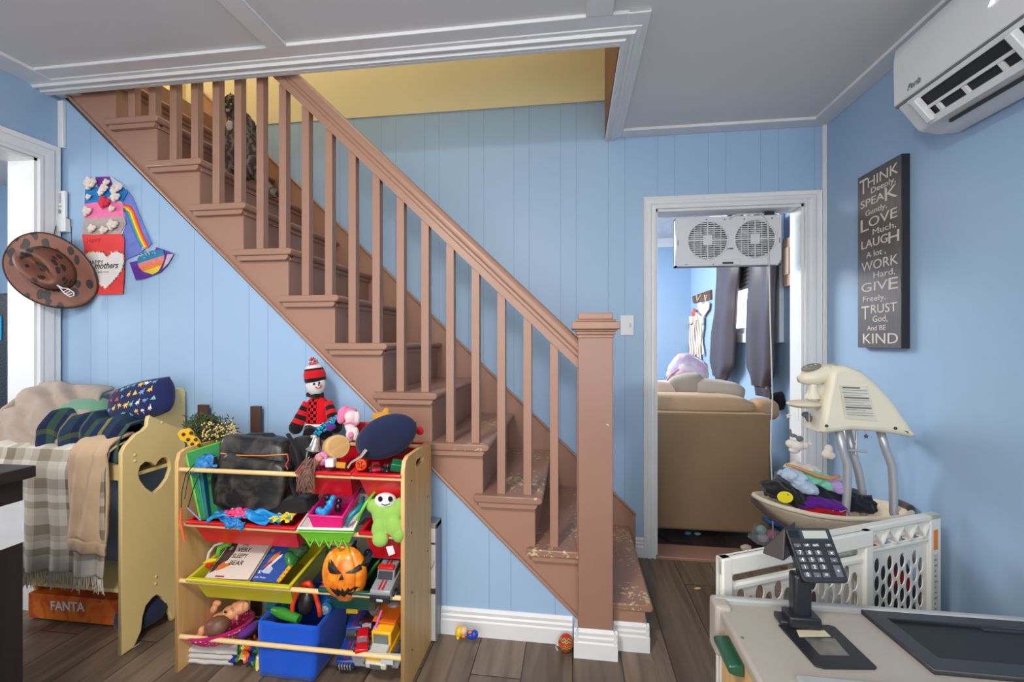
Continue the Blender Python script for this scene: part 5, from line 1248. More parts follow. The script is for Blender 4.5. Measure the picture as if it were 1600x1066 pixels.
mb = MB(); mb.M = MT; mb.prism([(-.03, .108), (.0, .125), (-.12, .13), (-.12, .06), (-.06, .06)], 'Y', -.046, .046); mb.build('tipper', plastic((240, 110, 30)), trk, bevel=.004)
for sx in (-.06, .05):
    for sy in (-1, 1): mb = MB(); mb.M = MT; mb.cyl((sx, sy*.036, .018), (sx, sy*.052, .018), .022, n=18); mb.build('wheel', mat((70, 66, 66), .7), trk, smooth=40)
mb = MB(); mb.M = MT; mb.bb(.083, .087, -.02, .02, .014, .03); mb.build('grille', mat((90, 90, 92), .5), trk)
ctb = thing('clear_tray', 'clear plastic tray holding toy cars in the bottom row, right end', 'tray', tuple(k5(1190, 960, 1.55)))
CL = mat((222, 226, 232), .08, var=0, alpha=.28)
c4 = [k5(1030, 888, 1.515), k5(1335, 905, 1.515), k5(1335, 800, 1.74), k5(1075, 790, 1.74)]
tub('tub', c4, .055, CL, ctb, rimw=.006)
mb = MB(); mb.box(k5(1245, 945, 1.512), (.045, .002, .02)); mb.build('label', mat((190, 200, 196), .6), ctb)
mb = MB(); mb.box(k5(1195, 700, 1.58), (.008, .008, .08), (0, .35, 0)); mb.sph(k5(1178, 750, 1.575), .009, n=10); one(mb, 'purple_brush', plastic((214, 110, 200)), 'lilac toy brush standing between the red racing cars and the yellow truck', 'toy brush', bevel=.002)
mb = MB(); mb.sph(k5(1180, 640, 1.66), (.028, .02, .03), n=14, amp=.1); one(mb, 'grey_helmet', mat((120, 120, 124), .4), 'grey rounded toy behind the lilac brush', 'toy', smooth=180)
mb = MB(); mb.sph(k5(1285, 625, 1.66), (.03, .02, .022), n=14, amp=.1); one(mb, 'grey_shell', mat((140, 140, 140), .35), 'grey toy behind the orange tipper of the yellow truck', 'toy', smooth=180)
mb = MB(); mb.box(k5(1055, 632, 1.64), (.045, .05, .018), (0, 0, .1)); one(mb, 'yellow_red_car', plastic((216, 176, 40)), 'flat yellow toy above the tipped blue car', 'toy', bevel=.002)
# stack behind the rack, right side
fbx = thing('storage_box', 'flat white box with grey edges leaning on the wall just right of the rack', 'box', (-.56, 1.83, 0))
a, b = P(668, 900, 1.85), P(687, 900, 1.84)
MB().bb(a.x-.03, b.x-.006, 1.80, 1.86, .003, .47).build('box', mat((226, 226, 224), .5), fbx, bevel=.002)
MB().bb(b.x-.006, b.x, 1.80, 1.862, .003, .49).build('side_frame', mat((140, 144, 150), .35, .3), fbx, bevel=.001)
MB().bb(a.x-.03, b.x, 1.80, 1.862, .47, .492).build('top_frame', mat((170, 172, 176), .35, .3), fbx, bevel=.001)
mb = MB(); mb.bb(b.x-.03, b.x-.006, 1.797, 1.80, .2, .222); mb.bb(b.x-.03, b.x-.0065, 1.797, 1.80, .405, .412); mb.tube([(b.x-.03, 1.797, .29), (b.x-.01, 1.797, .33), (b.x-.012, 1.797, .34)], .001, 4); mb.build('markings', mat((60, 62, 66), .5), fbx)
# toys on the floor
tf = thing('toy_figure', 'little toy figure in a yellow hat and blue clothes, on the floor by the baseboard', 'toy figure', tuple(PZ(727, 1000, 0)))
k7 = lambda x, y, Y: P(660+x/3.27, 740+y/3.27, Y)
mb = MB(); mb.sph(k7(212, 803, 1.79), (.016, .016, .017), n=14); mb.build('head', mat((236, 196, 160), .5), tf, smooth=180)
mb = MB(); mb.sph(k7(188, 808, 1.79), (.016, .019, .023), (0, .1, 0), 14); mb.sph(k7(184, 835, 1.785), (.008, .014, .010), n=10); mb.build('hat', plastic((240, 200, 30)), tf, smooth=180)
mb = MB(); mb.tube([k7(228, 820, 1.79), k7(262, 828, 1.79)], [.013, .018], 14); mb.sph(k7(265, 822, 1.79), .017, n=12); mb.build('body', plastic((30, 70, 180)), tf, smooth=180)
mb = MB(); mb.sph(k7(210, 832, 1.78), (.010, .008, .006), n=10); mb.sph(k7(243, 812, 1.775), (.01, .006, .006), n=8); mb.build('arms', mat((226, 120, 50), .5), tf, smooth=180)
bo = thing('striped_ball', 'red, gold and green striped bauble on the floor against the newel base', 'bauble', tuple(PZ(882, 1022, 0)))
n_ = NT('zigzag'); n_.set(.5); v_ = n_.co(); x_, y_, z_ = n_.sep(v_)
zg = n_.math('FRACT', n_.math('MULTIPLY', n_.math('ADD', z_, n_.math('MULTIPLY', n_.math('PINGPONG', n_.math('MULTIPLY', x_, 1), .008), .8)), 45))
n_.base(n_.ramp(zg, [(0, (186, 44, 30)), (.4, (200, 160, 70)), (.52, (50, 100, 50)), (.75, (200, 160, 70)), (.85, (186, 44, 30))], 'CONSTANT'))
q = PZ(882.5, 1018, .0)
mb = MB(); mb.sph((q.x+.004, q.y, .0345), (.030, .030, .034), (0, .3, 0), 22); mb.build('ball', n_.m, bo, smooth=180)
mb = MB(); mb.tube([(q.x-.024, q.y-.01, .028), (q.x-.034, q.y-.01, .03), (q.x-.036, q.y-.01, .022), (q.x-.028, q.y-.01, .008)], .003, 6); mb.build('hanger', mat((210, 205, 200), .4), bo)
mb = MB(); q = PZ(1090, 921, .0); mb.sph((q.x, q.y, .004), (.018, .008, .004), (0, 0, .3), 12, amp=.3, fr=5); one(mb, 'crumb', mat((214, 186, 120), .8), 'small pale yellow scrap on the floor in front of the doorway', 'scrap')
# ------------------------------------------------------------------ air conditioner on the right wall
ac = thing('air_conditioner', 'white wall-mounted air conditioner at the top right under the ceiling', 'air conditioner', (1.28, 1.4, 1.99))
M_AC = mat((222, 222, 222), .3, var=.01, coat=.2)
AY0, AY1 = .95, 1.81
prof = [(1.376, 2.325), (1.376, 1.995), (1.30, 1.992), (1.24, 2.008), (1.172, 2.10), (1.170, 2.27), (1.176, 2.305), (1.195, 2.322), (1.24, 2.328)]
mb = MB(); mb.prism(prof, 'Y', AY0, AY1); mb.build('body', M_AC, ac, bevel=.012, seg=3, smooth=50)
mb = MB(); mb.prism([(1.172, 2.104), (1.164, 2.106), (1.162, 2.27), (1.169, 2.31), (1.192, 2.330), (1.2, 2.322)], 'Y', AY0, AY1+.002); mb.build('front_panel', M_AC, ac, bevel=.004, smooth=50)
mb = MB(); mb.prism([(1.1705, 2.098), (1.1685, 2.106), (1.18, 2.106), (1.18, 2.098)], 'Y', AY0, AY1); mb.build('panel_gap', mat((110, 112, 114), .6), ac)
# outlet: dark slot in the sloping underside with flap and posts
def acp(t, off=0):   # along the sloping lower front, t 0 (upper) .. 1 (lower)
    a, b = Vector((1.1725, 0, 2.098)), Vector((1.24, 0, 2.008)); p = a.lerp(b, t); nrm = Vector((-(a.z-b.z), 0, -(b.x-a.x))).normalized(); return p+nrm*off
def acslab(name, t0, t1, y0, y1, o0, o1, m, bev=0):
    a, b = acp(t0, o0), acp(t1, o0); c_, d_ = acp(t1, o1), acp(t0, o1); mb = MB(); mb.prism([(p.x, p.z) for p in (a, b, c_, d_)], 'Y', y0, y1); return mb.build(name, m, ac, bevel=bev)
acslab('outlet', .12, .8, AY0+.03, AY1-.10, .0005, .004, mat((34, 34, 36), .6))
acslab('upper_lip', .0, .14, AY0, AY1-.06, .0, .010, M_AC, .002)
acslab('flap', .46, .56, AY0, AY1-.10, .004, .014, M_AC, .002)
acslab('lower_lip', .8, 1.02, AY0, AY1-.08, .0, .018, M_AC, .004)
for y in (1.66, 1.56, 1.44, 1.30, 1.16): acslab('louver', .5, .9, y, y+.014, .004, .012, M_AC, .001)
for y in (1.70, 1.36): acslab('flap_bracket', .1, .9, y, y+.022, .006, .03, M_AC, .003)
mb = MB(); mb.bb(1.262, 1.27, AY0, 1.70, 1.99, 2.0); mb.build('seam', mat((60, 60, 62), .6), ac)
MT_ = Matrix(((0, 0, -1, 1.1612), (-1, 0, 0, 1.742), (0, 1, 0, 2.125), (0, 0, 0, 1)))
obj_from(text_mesh('Perla', .03, .0004, shear=.4), 'logo', mat((110, 112, 116), .4), ac, MT_)
q = PX(1543, 12, 1.161)
MT_ = Matrix(((0, 0, -1, 1.1605), (-1, 0, 0, q.y), (0, 1, 0, q.z), (0, 0, 0, 1)))
obj_from(text_mesh('26', .045, .0004, 0), 'display_digits', mat((255, 255, 255), .4, var=0, emit=.8), ac, MT_)

# ------------------------------------------------------------------ wall sign
sg = thing('wall_sign', 'tall dark wall sign lettered THINK DEEPLY SPEAK GENTLY on the right wall', 'sign', (1.36, 2.19, 1.22))
n_ = NT('brushed_bronze'); n_.set(.36, .35); v_ = n_.co(scale=(60, 60, 2)); n_.base(n_.ramp(n_.noise(v_, 6, 4), [(.3, (84, 74, 68)), (.7, (112, 100, 92))])); n_ = n_.m
SY0, SY1, SZ0, SZ1 = 2.05, 2.334, 1.219, 2.025
MB().bb(1.347, 1.379, SY0, SY1, SZ0, SZ1).build('board', mat((34, 34, 40), .5), sg, bevel=.002)
MB().bb(1.3455, 1.347, SY0+.001, SY1-.001, SZ0+.001, SZ1-.001).build('face', n_, sg)
CRM = mat((218, 208, 194), .5, var=.1)
def sl(txt, x, w, t, h, **kw):      # x, w: fractions across, t: baseline, h: cap height (fractions of the height)
    H_ = SZ1-SZ0; W_ = SY1-SY0
    me = text_mesh(txt, 1, 0.0, 0); me2 = text_mesh(txt, 1, .001)
    xs = [v.co.x for v in me2.vertices]; sx = w*W_/(max(xs)-min(xs)); s = h*H_/.69
    me2.transform(Matrix.Diagonal((sx, s, .5, 1))); me2.transform(Matrix.Translation((-min(xs)*sx, 0, 0)))
    M = Matrix(((0, 0, -1, 1.345), (-1, 0, 0, SY1-x*W_), (0, 1, 0, SZ1-t*H_), (0, 0, 0, 1))); obj_from(me2, 'lettering', CRM, sg, M)
for a_ in (('T', .05, .2, .111, .085), ('HINK', .26, .68, .088, .055), ('Deeply,', .34, .55, .130, .032), ('SPEA', .08, .56, .192, .042), ('K', .66, .27, .208, .068), ('Gently,', .2, .5, .246, .03),
           ('L', .08, .2, .33, .072), ('OVE', .28, .64, .315, .052), ('Much,', .38, .52, .366, .032), ('LAUG', .1, .62, .43, .046), ('H', .74, .22, .442, .06), ('A lot ,', .22, .46, .488, .034),
           ('WORK', .1, .84, .56, .052), ('Hard,', .4, .48, .61, .034), ('GIV', .1, .62, .68, .050), ('E', .74, .2, .688, .062), ('Freely.', .14, .54, .737, .032),
           ('T', .1, .2, .838, .078), ('RUST', .34, .58, .806, .048), ('God,', .38, .34, .855, .034), ('And BE', .24, .44, .902, .028), ('KIND', .14, .8, .975, .056)): sl(*a_)

# ------------------------------------------------------------------ window fan hung in the doorway
fn = thing('window_fan', 'white twin window fan hung in the top of the doorway', 'fan', tuple(P(1138, 417, 2.74)))
FY = 2.735; fa, fb_ = P(1056, 417, FY), P(1221, 337, FY-0.0); fz0, fz1 = P(1056, 417, FY).z, P(1056, 341, FY).z; fx0, fx1 = fa.x, fb_.x
k6 = lambda x, y: P(1000+x/3.137, 300+y/3.137, FY)
c1, c2 = k6(330, 245), k6(562, 240); rad = .111; zc = (fz0+fz1)/2+.006
out = [(fx0+.012, fz0), (fx1-.02, fz0), (fx1, fz0+.03), (fx1, fz1), (fx0, fz1), (fx0, fz0+.012)]
circ = lambda c, r, n=40: [(c.x+r*math.cos(2*PI*k/n), zc+r*math.sin(2*PI*k/n)) for k in range(n)]
me = curve_mesh([out, circ(c1, rad), circ(c2, rad)], .02, .004)
WF = mat((218, 220, 222), .4, var=.02)
obj_from(me, 'front_plate', WF, fn, Matrix(((1, 0, 0, 0), (0, 0, -1, FY+.01), (0, 1, 0, 0), (0, 0, 0, 1))))
mb = MB(); mb.bb(fx0, fx1, FY+.05, FY+.06, fz0, fz1); mb.bb(fx0, fx0+.008, FY+.01, FY+.06, fz0, fz1); mb.bb(fx1-.008, fx1, FY+.01, FY+.06, fz0, fz1); mb.bb(fx0, fx1, FY+.01, FY+.06, fz0, fz0+.008); mb.bb(fx0, fx1, FY+.01, FY+.06, fz1-.008, fz1)
mb.build('housing', mat((150, 152, 154), .5), fn)
for c_ in (c1, c2):
    mb = MB(); mb.tube([(c_.x+rad*math.cos(2*PI*k/40), FY-.004, zc+rad*math.sin(2*PI*k/40)) for k in range(40)], .005, 6, closed=True)
    for k in range(-8, 9):
        z = k*rad/9; h = math.sqrt(rad*rad-z*z); mb.box((c_.x, FY-.002, zc+z), (2*h, .004, .0042))
    for k in (-.66, -.33, .33, .66): h = math.sqrt(1-k*k)*rad; mb.box((c_.x+k*rad, FY-.003, zc), (.003, .004, 2*h))
    mb.box((c_.x, FY-.004, zc), (.006, .006, 2*rad)); mb.box((c_.x, FY-.004, zc), (2*rad, .006, .008)); mb.box((c_.x, FY-.006, zc), (.05, .006, .06))
    g_ = mb.build('grille', WF, fn)
    mb = MB()
    for k in range(5):
        an = k*2*PI/5
        def bl_(u, v, an=an): r = lerp(.025, .088, u); t = an+(v-.5)*1.0; return (c_.x+r*math.cos(t), FY+.03+(v-.5)*.02, zc+r*math.sin(t))
        mb.grid(bl_, 5, 6)
    mb.cyl((c_.x, FY+.018, zc), (c_.x, FY+.04, zc), .028); mb.build('blades', mat((178, 180, 184), .4), fn, solid=.002)
mb = MB(); mb.bb(k6(385, 355).x, k6(490, 355).x, FY-.008, FY, fz0+.004, fz0+.038); cpn = mb.build('control_panel', WF, fn, bevel=.003)
mb = MB(); mb.bb(k6(402, 355).x, k6(455, 355).x, FY-.010, FY-.007, fz0+.009, fz0+.02); mb.build('switch', mat((46, 48, 52), .4), cpn)
mb = MB(); p = k6(425, 282); mb.tube([(p.x, FY-.006, p.z), (p.x+.012, FY-.006, p.z+.006), (p.x+.01, FY-.006, p.z)], .0018, 5); mb.bb(p.x+.014, p.x+.034, FY-.007, FY-.005, p.z, p.z+.007); mb.build('logo', mat((70, 72, 78), .4), fn)
mb = MB()
for x, y in ((185, 250), (683, 238)): p = k6(x, y); mb.bb(p.x-.002, p.x+.002, FY-.005, FY-.002, p.z-.015, p.z+.015)
for x, y in ((325, 136), (226, 356), (645, 130), (415, 136), (510, 134), (358, 355)): p = k6(x, y); mb.cyl((p.x, FY-.004, p.z), (p.x, FY-.001, p.z), .004, n=8)
mb.build('screw_cover', mat((96, 98, 102), .5), fn)
for x in (275, 597):
    p = k6(x, 120); mb = MB(); mb.tube([(p.x, FY+.01, fz1-.004), (p.x-.008, FY+.01, fz1+.012), (p.x+.006, FY+.01, fz1+.022), (p.x, FY+.01, OZ-.014)], .002, 6); mb.build('hook', mat((214, 214, 210), .3, .5), fn)
mb = MB(); p = k6(630, 105)
mb.bb(p.x-.022, p.x+.03, FY+.0, FY+.02, fz1+.003, fz1+.02); mb.build('black_clip', mat((36, 36, 40), .5), fn)
mb = MB(); cw = [P(1140, 342, FY-.012), P(1152, 335, FY-.012), P(1190, 334, FY-.012), P(1199, 345, FY-.016), P(1202, 420, FY-.02), P(1204, 520, FY-.02), P(1207, 620, FY-.02), P(1204, 700, FY-.02), P(1207, 770, FY-.02), P(1208, 850, FY-.02)]
cw[-1].z = .02; mb.tube(cw, .0035, 8); one(mb, 'power_cord', mat((216, 214, 210), .5), 'white power cord hanging from the fan down the doorway', 'cord', smooth=180)

# ------------------------------------------------------------------ living room
sf = thing('sofa', 'tan fabric sofa seen from behind through the doorway', 'sofa', (.3, 3.3, 0))
n_ = NT('sofa_weave'); n_.set(.95, 0, .15); v_ = n_.co(); n_.base(n_.mix(n_.noise(v_, 3, 4), (134, 110, 84), (150, 124, 96))); n_.bump(n_.noise(v_, 260, 2), .5, .003); SFM = n_.m
SFL = fabric((176, 148, 118), (160, 132, 104), 3, 200, .3)
sx1 = 1.205
MB().bb(-.75, sx1, 2.93, 3.08, .06, .80).build('backrest', SFM, sf, bevel=.02, seg=3)
mb = MB(); mb.tube([(-.75, 2.945, .795), (sx1, 2.945, .795)], .006, 8); mb.build('piping', SFL, sf)
MB().bb(-.75, sx1-.2, 3.08, 3.85, .1, .44).build('seat', SFL, sf, bevel=.04, seg=3)
MB().bb(sx1-.2, sx1, 3.0, 3.85, .06, .62).build('armrest', SFM, sf, bevel=.03, seg=3)
for x in (-.7, .3, 1.12): MB().bb(x, x+.05, 3.0, 3.05, 0, .06).build('leg', mat((40, 30, 26), .5), sf)
kc = lambda x, y, Y: P(1000+x/3.137, 300+y/3.137, Y)
a = kc(70, 1040, 3.1); b = kc(565, 1020, 3.1)
mb = MB(); mb.sph(((a.x-.45+b.x)/2, 3.15, .80), ((b.x-a.x+.45)/2, .11, .10), (0, 0, 0), 40, amp=.05, fr=1.5, sq=.5)
one(mb, 'sofa_cushion', fabric((188, 158, 126), (170, 140, 108), 3, 200, .3), 'long tan back cushion along the top of the sofa', 'cushion', smooth=180)
mb = MB(); mb.sph(kc(610, 1045, 3.12)+Vector((-.0, .03, -.03)), (.085, .10, .07), n=24, sq=.7); one(mb, 'bolster_cushion', fabric((186, 150, 112), (164, 130, 96), 3), 'short tan cushion at the right end of the sofa top', 'cushion', smooth=180)
for x, y, r, rot, c, lb in ((225, 960, (.13, .07, .10), -.25, (172, 160, 146), 'grey-beige scatter cushion on the sofa, below the pink backpack'), (370, 975, (.19, .08, .08), .12, (198, 184, 168), 'pale beige scatter cushion in the middle of the sofa top'), (100, 985, (.12, .07, .09), .1, (236, 206, 182), 'peach cushion at the left edge of the doorway view')):
    mb = MB(); mb.sph(kc(x, y, 3.32), r, (0, rot, 0), 26, amp=.06, fr=2, sq=.65); one(mb, 'scatter_cushion', fabric(c, None, 4, 200, .25), lb, 'cushion', smooth=180)
pbk = thing('pink_backpack', 'shiny pink and lilac backpack on the sofa by the far wall', 'backpack', tuple(kc(230, 930, 3.5)))
n_ = NT('iridescent_pink'); n_.set(.25, .2); v_ = n_.co(); n_.base(n_.ramp(n_.noise(v_, 14, 3, 1.5), [(.35, (226, 170, 190)), (.5, (206, 200, 226)), (.62, (232, 206, 200)), (.75, (120, 70, 96))])); 
mb = MB(); mb.sph(kc(235, 885, 3.5), (.14, .07, .13), (0, .5, 0), 26, amp=.12, fr=3, sq=.7); mb.build('bag', n_.m, pbk, smooth=180)
mb = MB(); mb.tube([kc(x, y, 3.42) for x, y in ((118, 940), (150, 895), (190, 870))], .016, 8, flat=.4); mb.build('strap', mat((120, 40, 56), .4), pbk)
def loft(rows, X, th, folds, m, name, parent=None, seed=0):
    mb = MB(); nu = 48; nr = len(rows); R_ = []
    for i in range((nr-1)*6+1):
        t = i/6; k = min(int(t), nr-2); f = t-k; f = f*f*(3-2*f)
        l = lerp(rows[k][0], rows[k+1][0], f); r = lerp(rows[k][1], rows[k+1][1], f); y = lerp(rows[k][2], rows[k+1][2], t-k); R_.append((l, r, y))
    vs = []
    for l, r, y in R_:
        a, b = PX(l, y, X), PX(r, y, X); c_ = (a+b)/2; hw = (a.y-b.y)/2
        for j in range(nu):
            an = 2*PI*j/nu; f = 1+.22*math.sin(an*folds+seed)
            vs.append((X+math.sin(an)*th*f*min(1, abs(hw)/.06), c_.y+math.cos(an)*hw, (a.z+b.z)/2))
    fs = [(i*nu+j, i*nu+(j+1) % nu, (i+1)*nu+(j+1) % nu, (i+1)*nu+j) for i in range(len(R_)-1) for j in range(nu)]
    mb.add(vs, fs); return mb.build(name, m, parent, smooth=180)
CUR = NT('satin_curtain'); CUR.set(.4, 0, .4); v_ = CUR.co(); CUR.base(CUR.mix(CUR.noise(v_, 3, 3), (62, 53, 58), (78, 68, 72))); CUR = CUR.m
cl_ = thing('curtain', 'dark plum satin curtain knotted at its foot, left of the window', 'curtain', (1.3, PX(1130, 600, 1.3).y, .9), 'curtains at the living room window')
k_ = lambda l, r, y: (1000+l/3.137, 1000+r/3.137, 300+y/3.137)
o = loft([k_(384, 500, 150), k_(382, 490, 380), k_(375, 470, 550), k_(352, 462, 720), k_(347, 458, 830), k_(368, 428, 905)], 1.29, .045, 5, CUR, 'drape', cl_)
loft([k_(368, 428, 900), k_(374, 424, 925), k_(372, 418, 945)], 1.29, .03, 4, CUR, 'knot', cl_)
cr_ = thing('curtain', 'dark plum satin curtain knotted at its foot, behind the white cord', 'curtain', (1.3, PX(1190, 600, 1.3).y, .9), 'curtains at the living room window')
loft([k_(540, 665, 150), k_(545, 665, 380), k_(530, 660, 550), k_(526, 655, 720), k_(528, 655, 850), k_(560, 630, 950)], 1.29, .045, 5, CUR, 'drape', cr_, 2)
loft([k_(560, 632, 945), k_(568, 636, 965), k_(572, 640, 1000)], 1.29, .03, 4, CUR, 'knot', cr_)
mb = MB(); mb.cyl((1.28, PX(1215, 300, 1.28).y-.1, 2.28), (1.28, PX(1120, 300, 1.28).y+.1, 2.28), .012); one(mb, 'curtain_rod', mat((40, 38, 40), .4, .6), 'dark curtain rod over the living room window, mostly hidden by the fan', 'curtain rod', smooth=60)
mb = MB(); mb.sph(kc(690, 1025, 3.2), (.07, .06, .06), n=18, amp=.4, fr=4); one(mb, 'black_garment', fabric((34, 32, 36)), 'black garment bunched at the right end of the sofa', 'garment', smooth=180)
dc = thing('wall_hanging', 'cream lace wall hanging with a pink rose on a dark wooden plaque', 'wall hanging', tuple(PX(1090, 570, 1.37)))
kx = lambda x, y, X=1.365: PX(1000+x/3.137, 300+y/3.137, X)
mb = MB(); pts = [kx(258, 512), kx(346, 480), kx(348, 525), kx(262, 545)]; mb.prism([(p.y, p.z) for p in pts], 'X', 1.36, 1.379); mb.build('plaque', wood((110, 76, 48), (60, 42, 30), axis='Y'), dc)
mb = MB()
for x0, x1 in ((278, 300), (318, 330)): mb.tube([kx(x0, 505, 1.357), kx(x0+4, 535, 1.355), kx(x1-2, 505, 1.357)], .008, 5)
mb.build('ribbon', fabric((216, 190, 156)), dc)
pts = [kx(x, y) for x, y in ((318, 612), (290, 575), (288, 548), (302, 540), (318, 550), (334, 536), (347, 545), (343, 575))]
mb = MB(); mb.prism([(p.y, p.z) for p in pts], 'X', 1.35, 1.358); mb.build('heart', mat((232, 206, 186), .7), dc)
rose(kx(265, 590, 1.34), .05, mat((206, 120, 124), .8), dc, 'rose')
mb = MB()
for i in range(7):
    x0 = lerp(244, 305, i/6); mb.grid(lambda u, v: kx(x0+(u-.5)*9+3*math.sin(v*9+i), lerp(625, 800+25*(i % 3), v), 1.352+.006*math.sin(i*2+v*4)), 2, 16)
mb.grid(lambda u, v: kx(lerp(232, 315, u), lerp(600, 640, v)+10*math.sin(u*9), 1.35+.01*math.sin(u*20)), 20, 4)
mb.build('lace', fabric((228, 212, 196)), dc, solid=.003)
wh = thing('wooden_organiser', 'pale wooden wall organiser just inside the doorway on the right', 'organiser', tuple(PX(1233, 445, 1.37)))
a, b = PX(1240, 445, 1.36), PX(1225.5, 380, 1.36)
MB().bb(1.35, 1.379, a.y, b.y, a.z, b.z+.02).build('board', wood((222, 190, 160), (206, 168, 136)), wh, bevel=.003)
MB().bb(1.34, 1.352, lerp(a.y, b.y, .2), lerp(a.y, b.y, .75), lerp(a.z, b.z, .25), lerp(a.z, b.z, .85)).build('pocket', wood((232, 204, 178), (214, 180, 150)), wh, bevel=.003)
for i, (x, y, c, lb) in enumerate(((1075, 836, (70, 130, 140), 'teal scrap under the sofa, left one'), (1090, 837, (120, 150, 160), 'pale grey-blue scrap under the sofa, right one'))):
    q = P(x, y, 3.0); q.z = .016; mb = MB(); mb.sph(q, (.022, .012, .012), n=10, amp=.2); one(mb, 'small_toy', mat(c, .5), lb, 'toy')
mb = MB(); mb.tube([PZ(1025, 835, .008), PZ(1050, 846, .008), PZ(1085, 850, .008)][:2]+[Vector((.72, 2.9, .008))], .004, 6); one(mb, 'floor_cable', mat((30, 28, 28), .6), 'dark cable on the floor under the left of the sofa', 'cable')
# clear egg box in the doorway
eg = thing('clear_box', 'clear plastic box of toy eggs with a blue lid, on the floor at the doorway', 'box', tuple(PZ(1192, 852, .0)))
q = PZ(1194, 850, .01); 
mb = MB(); mb.box((q.x, q.y, .065), (.13, .10, .1), (0, .25, .2)); mb.build('box', mat((214, 222, 224), .1, var=0, alpha=.3), eg)
for dx, dz, c in ((-.02, .1, (150, 210, 196)), (.04, .075, (214, 24, 130)), (-.01, .05, (206, 190, 214))): mb = MB(); mb.sph((q.x+dx, q.y-.01, dz), (.032, .026, .028), n=14); mb.build('egg', plastic(c), eg, smooth=180)
mb = MB(); mb.box((q.x+.05, q.y, .145), (.12, .09, .02), (0, .35, .2)); mb.build('lid', plastic((30, 110, 200)), eg, bevel=.006)
mb = MB(); q = PZ(1166, 862, .0); mb.sph((q.x, q.y, .022), (.036, .02, .02), (0, 0, .4), 14, amp=.5, fr=5); one(mb, 'paper_bow', mat((226, 206, 184), .6), 'cream paper bow on the floor left of the clear egg box', 'bow')

# ------------------------------------------------------------------ baby swing
k7s = lambda x, y, Y: P(1080+x/2.664, 560+y/2.664, Y)
sw_ = thing('baby_swing', 'cream baby swing on three grey steel poles with a hanging mobile', 'baby swing', (1.12, 2.05, 0))
CRS = mat((228, 220, 196), .35, var=.03, ns=4, coat=.1)
o = [(508, 298), (520, 230), (532, 160), (545, 108), (552, 60), (575, 30), (620, 28), (680, 50), (730, 88), (785, 145), (825, 195), (862, 250), (905, 316), (885, 322), (840, 312), (760, 300), (640, 292), (560, 302), (530, 306)]
pp = [k7s(x, y, 2.0) for x, y in o]
me = curve_mesh([[(p.x, p.z) for p in pp]], .10, .022, res=3)
obj_from(me, 'hood', CRS, sw_, Matrix(((1, 0, 0, 0), (0, 0, -1, 2.02), (0, 1, 0, 0), (0, 0, 0, 1))), smooth=50)
mb = MB(); pp = [k7s(x, y, 1.945) for x, y in ((618, 112), (735, 118), (775, 262), (640, 250))]; mb.prism([(p.x, p.z) for p in pp], 'Y', 1.9445, 1.947); lb_ = mb.build('warning_label', mat((214, 210, 196), .5), sw_, smooth=0)
mb = MB(); mb2 = MB()
for i in range(12):
    t = .06+.88*i/12; a = pp[0].lerp(pp[3], t); b = pp[1].lerp(pp[2], t); a2 = a.lerp(b, .08); b2 = a.lerp(b, .92 if i % 3 else .7); tgt = mb2 if i in (0, 4, 8) else mb
    tgt.box(((a2.x+b2.x)/2, 1.944, (a2.z+b2.z)/2), ((b2.x-a2.x), .001, .006 if tgt is mb2 else .0022), (0, .03, 0))
mb.build('label_lines', mat((150, 148, 140), .6), lb_); mb2.build('label_bars', mat((110, 108, 104), .6), lb_)
mb = MB()
for x, y in ((565, 282), (852, 292)): p = k7s(x, y, 1.944); mb.cyl(p, p+Vector((0, .004, 0)), .006, n=10)
mb.build('screw_hole', mat((60, 58, 54), .5), sw_)
mb = MB(); mb.tube([k7s(x, y, 2.0) for x, y in ((600, 60), (555, 62), (515, 78), (470, 84), (446, 88))], [.04, .036, .034, .026, .014], 16); mb.build('neck', CRS, sw_, smooth=180)
mb = MB(); mb.M = Matrix.Translation(k7s(500, 38, 1.99)) @ rotm((R(60), R(-14), 0)); mb.sph((0, 0, 0), (.040, .016, .013), n=24); mb.build('control_pad', mat((132, 128, 116), .3), sw_, smooth=180)
mb = MB()
for i in range(3): mb.sph(k7s(478+i*20, 36-i*5, 1.97), (.005, .004, .003), n=8)
mb.build('buttons', mat((190, 186, 170), .3), sw_)
mb = MB(); mb.M = Matrix.Translation(k7s(505, 150, 2.0)); mb.lathe([(.012, .05), (.016, .02), (.022, -.0), (.03, -.016), (.0, -.018)], n=20); mb.build('mobile_mount', CRS, sw_, smooth=60)
mb = MB(); mb.sph(k7s(468, 190, 2.0), (.066, .05, .017), n=24); mob = mb.build('mobile_plate', mat((222, 210, 184), .35), sw_, smooth=180)
def star(c, r, m, name='star'):
    mb = MB(); pts = [(c.x+(r if k % 2 == 0 else r*.5)*math.sin(k*PI/5), c.z+(r if k % 2 == 0 else r*.5)*math.cos(k*PI/5)) for k in range(10)]; mb.prism(pts, 'Y', c.y-.003, c.y+.003); return mb.build(name, m, mob, bevel=.001)
FG = fabric((110, 108, 116)); FW = fabric((224, 218, 206)); FSt = mat((206, 198, 190), .5)
strs = MB()
for x, y0, y1, Y in ((408, 195, 330, 1.97), (445, 205, 260, 1.98), (490, 200, 345, 1.98), (480, 200, 250, 2.03), (568, 300, 350, 2.03), (684, 292, 350, 2.05), (722, 292, 320, 2.06)): strs.tube([k7s(x, y0, Y), k7s(x+3, y1, Y)], .001, 4)
strs.build('strings', mat((214, 208, 200), .6), mob)
blob('cloud', [(k7s(415, 355, 1.97), (.022, .014, .018)), (k7s(440, 362, 1.965), (.026, .018, .022)), (k7s(468, 362, 1.97), (.02, .014, .018)), (k7s(430, 382, 1.97), (.024, .014, .014))], FW, mob, .003)
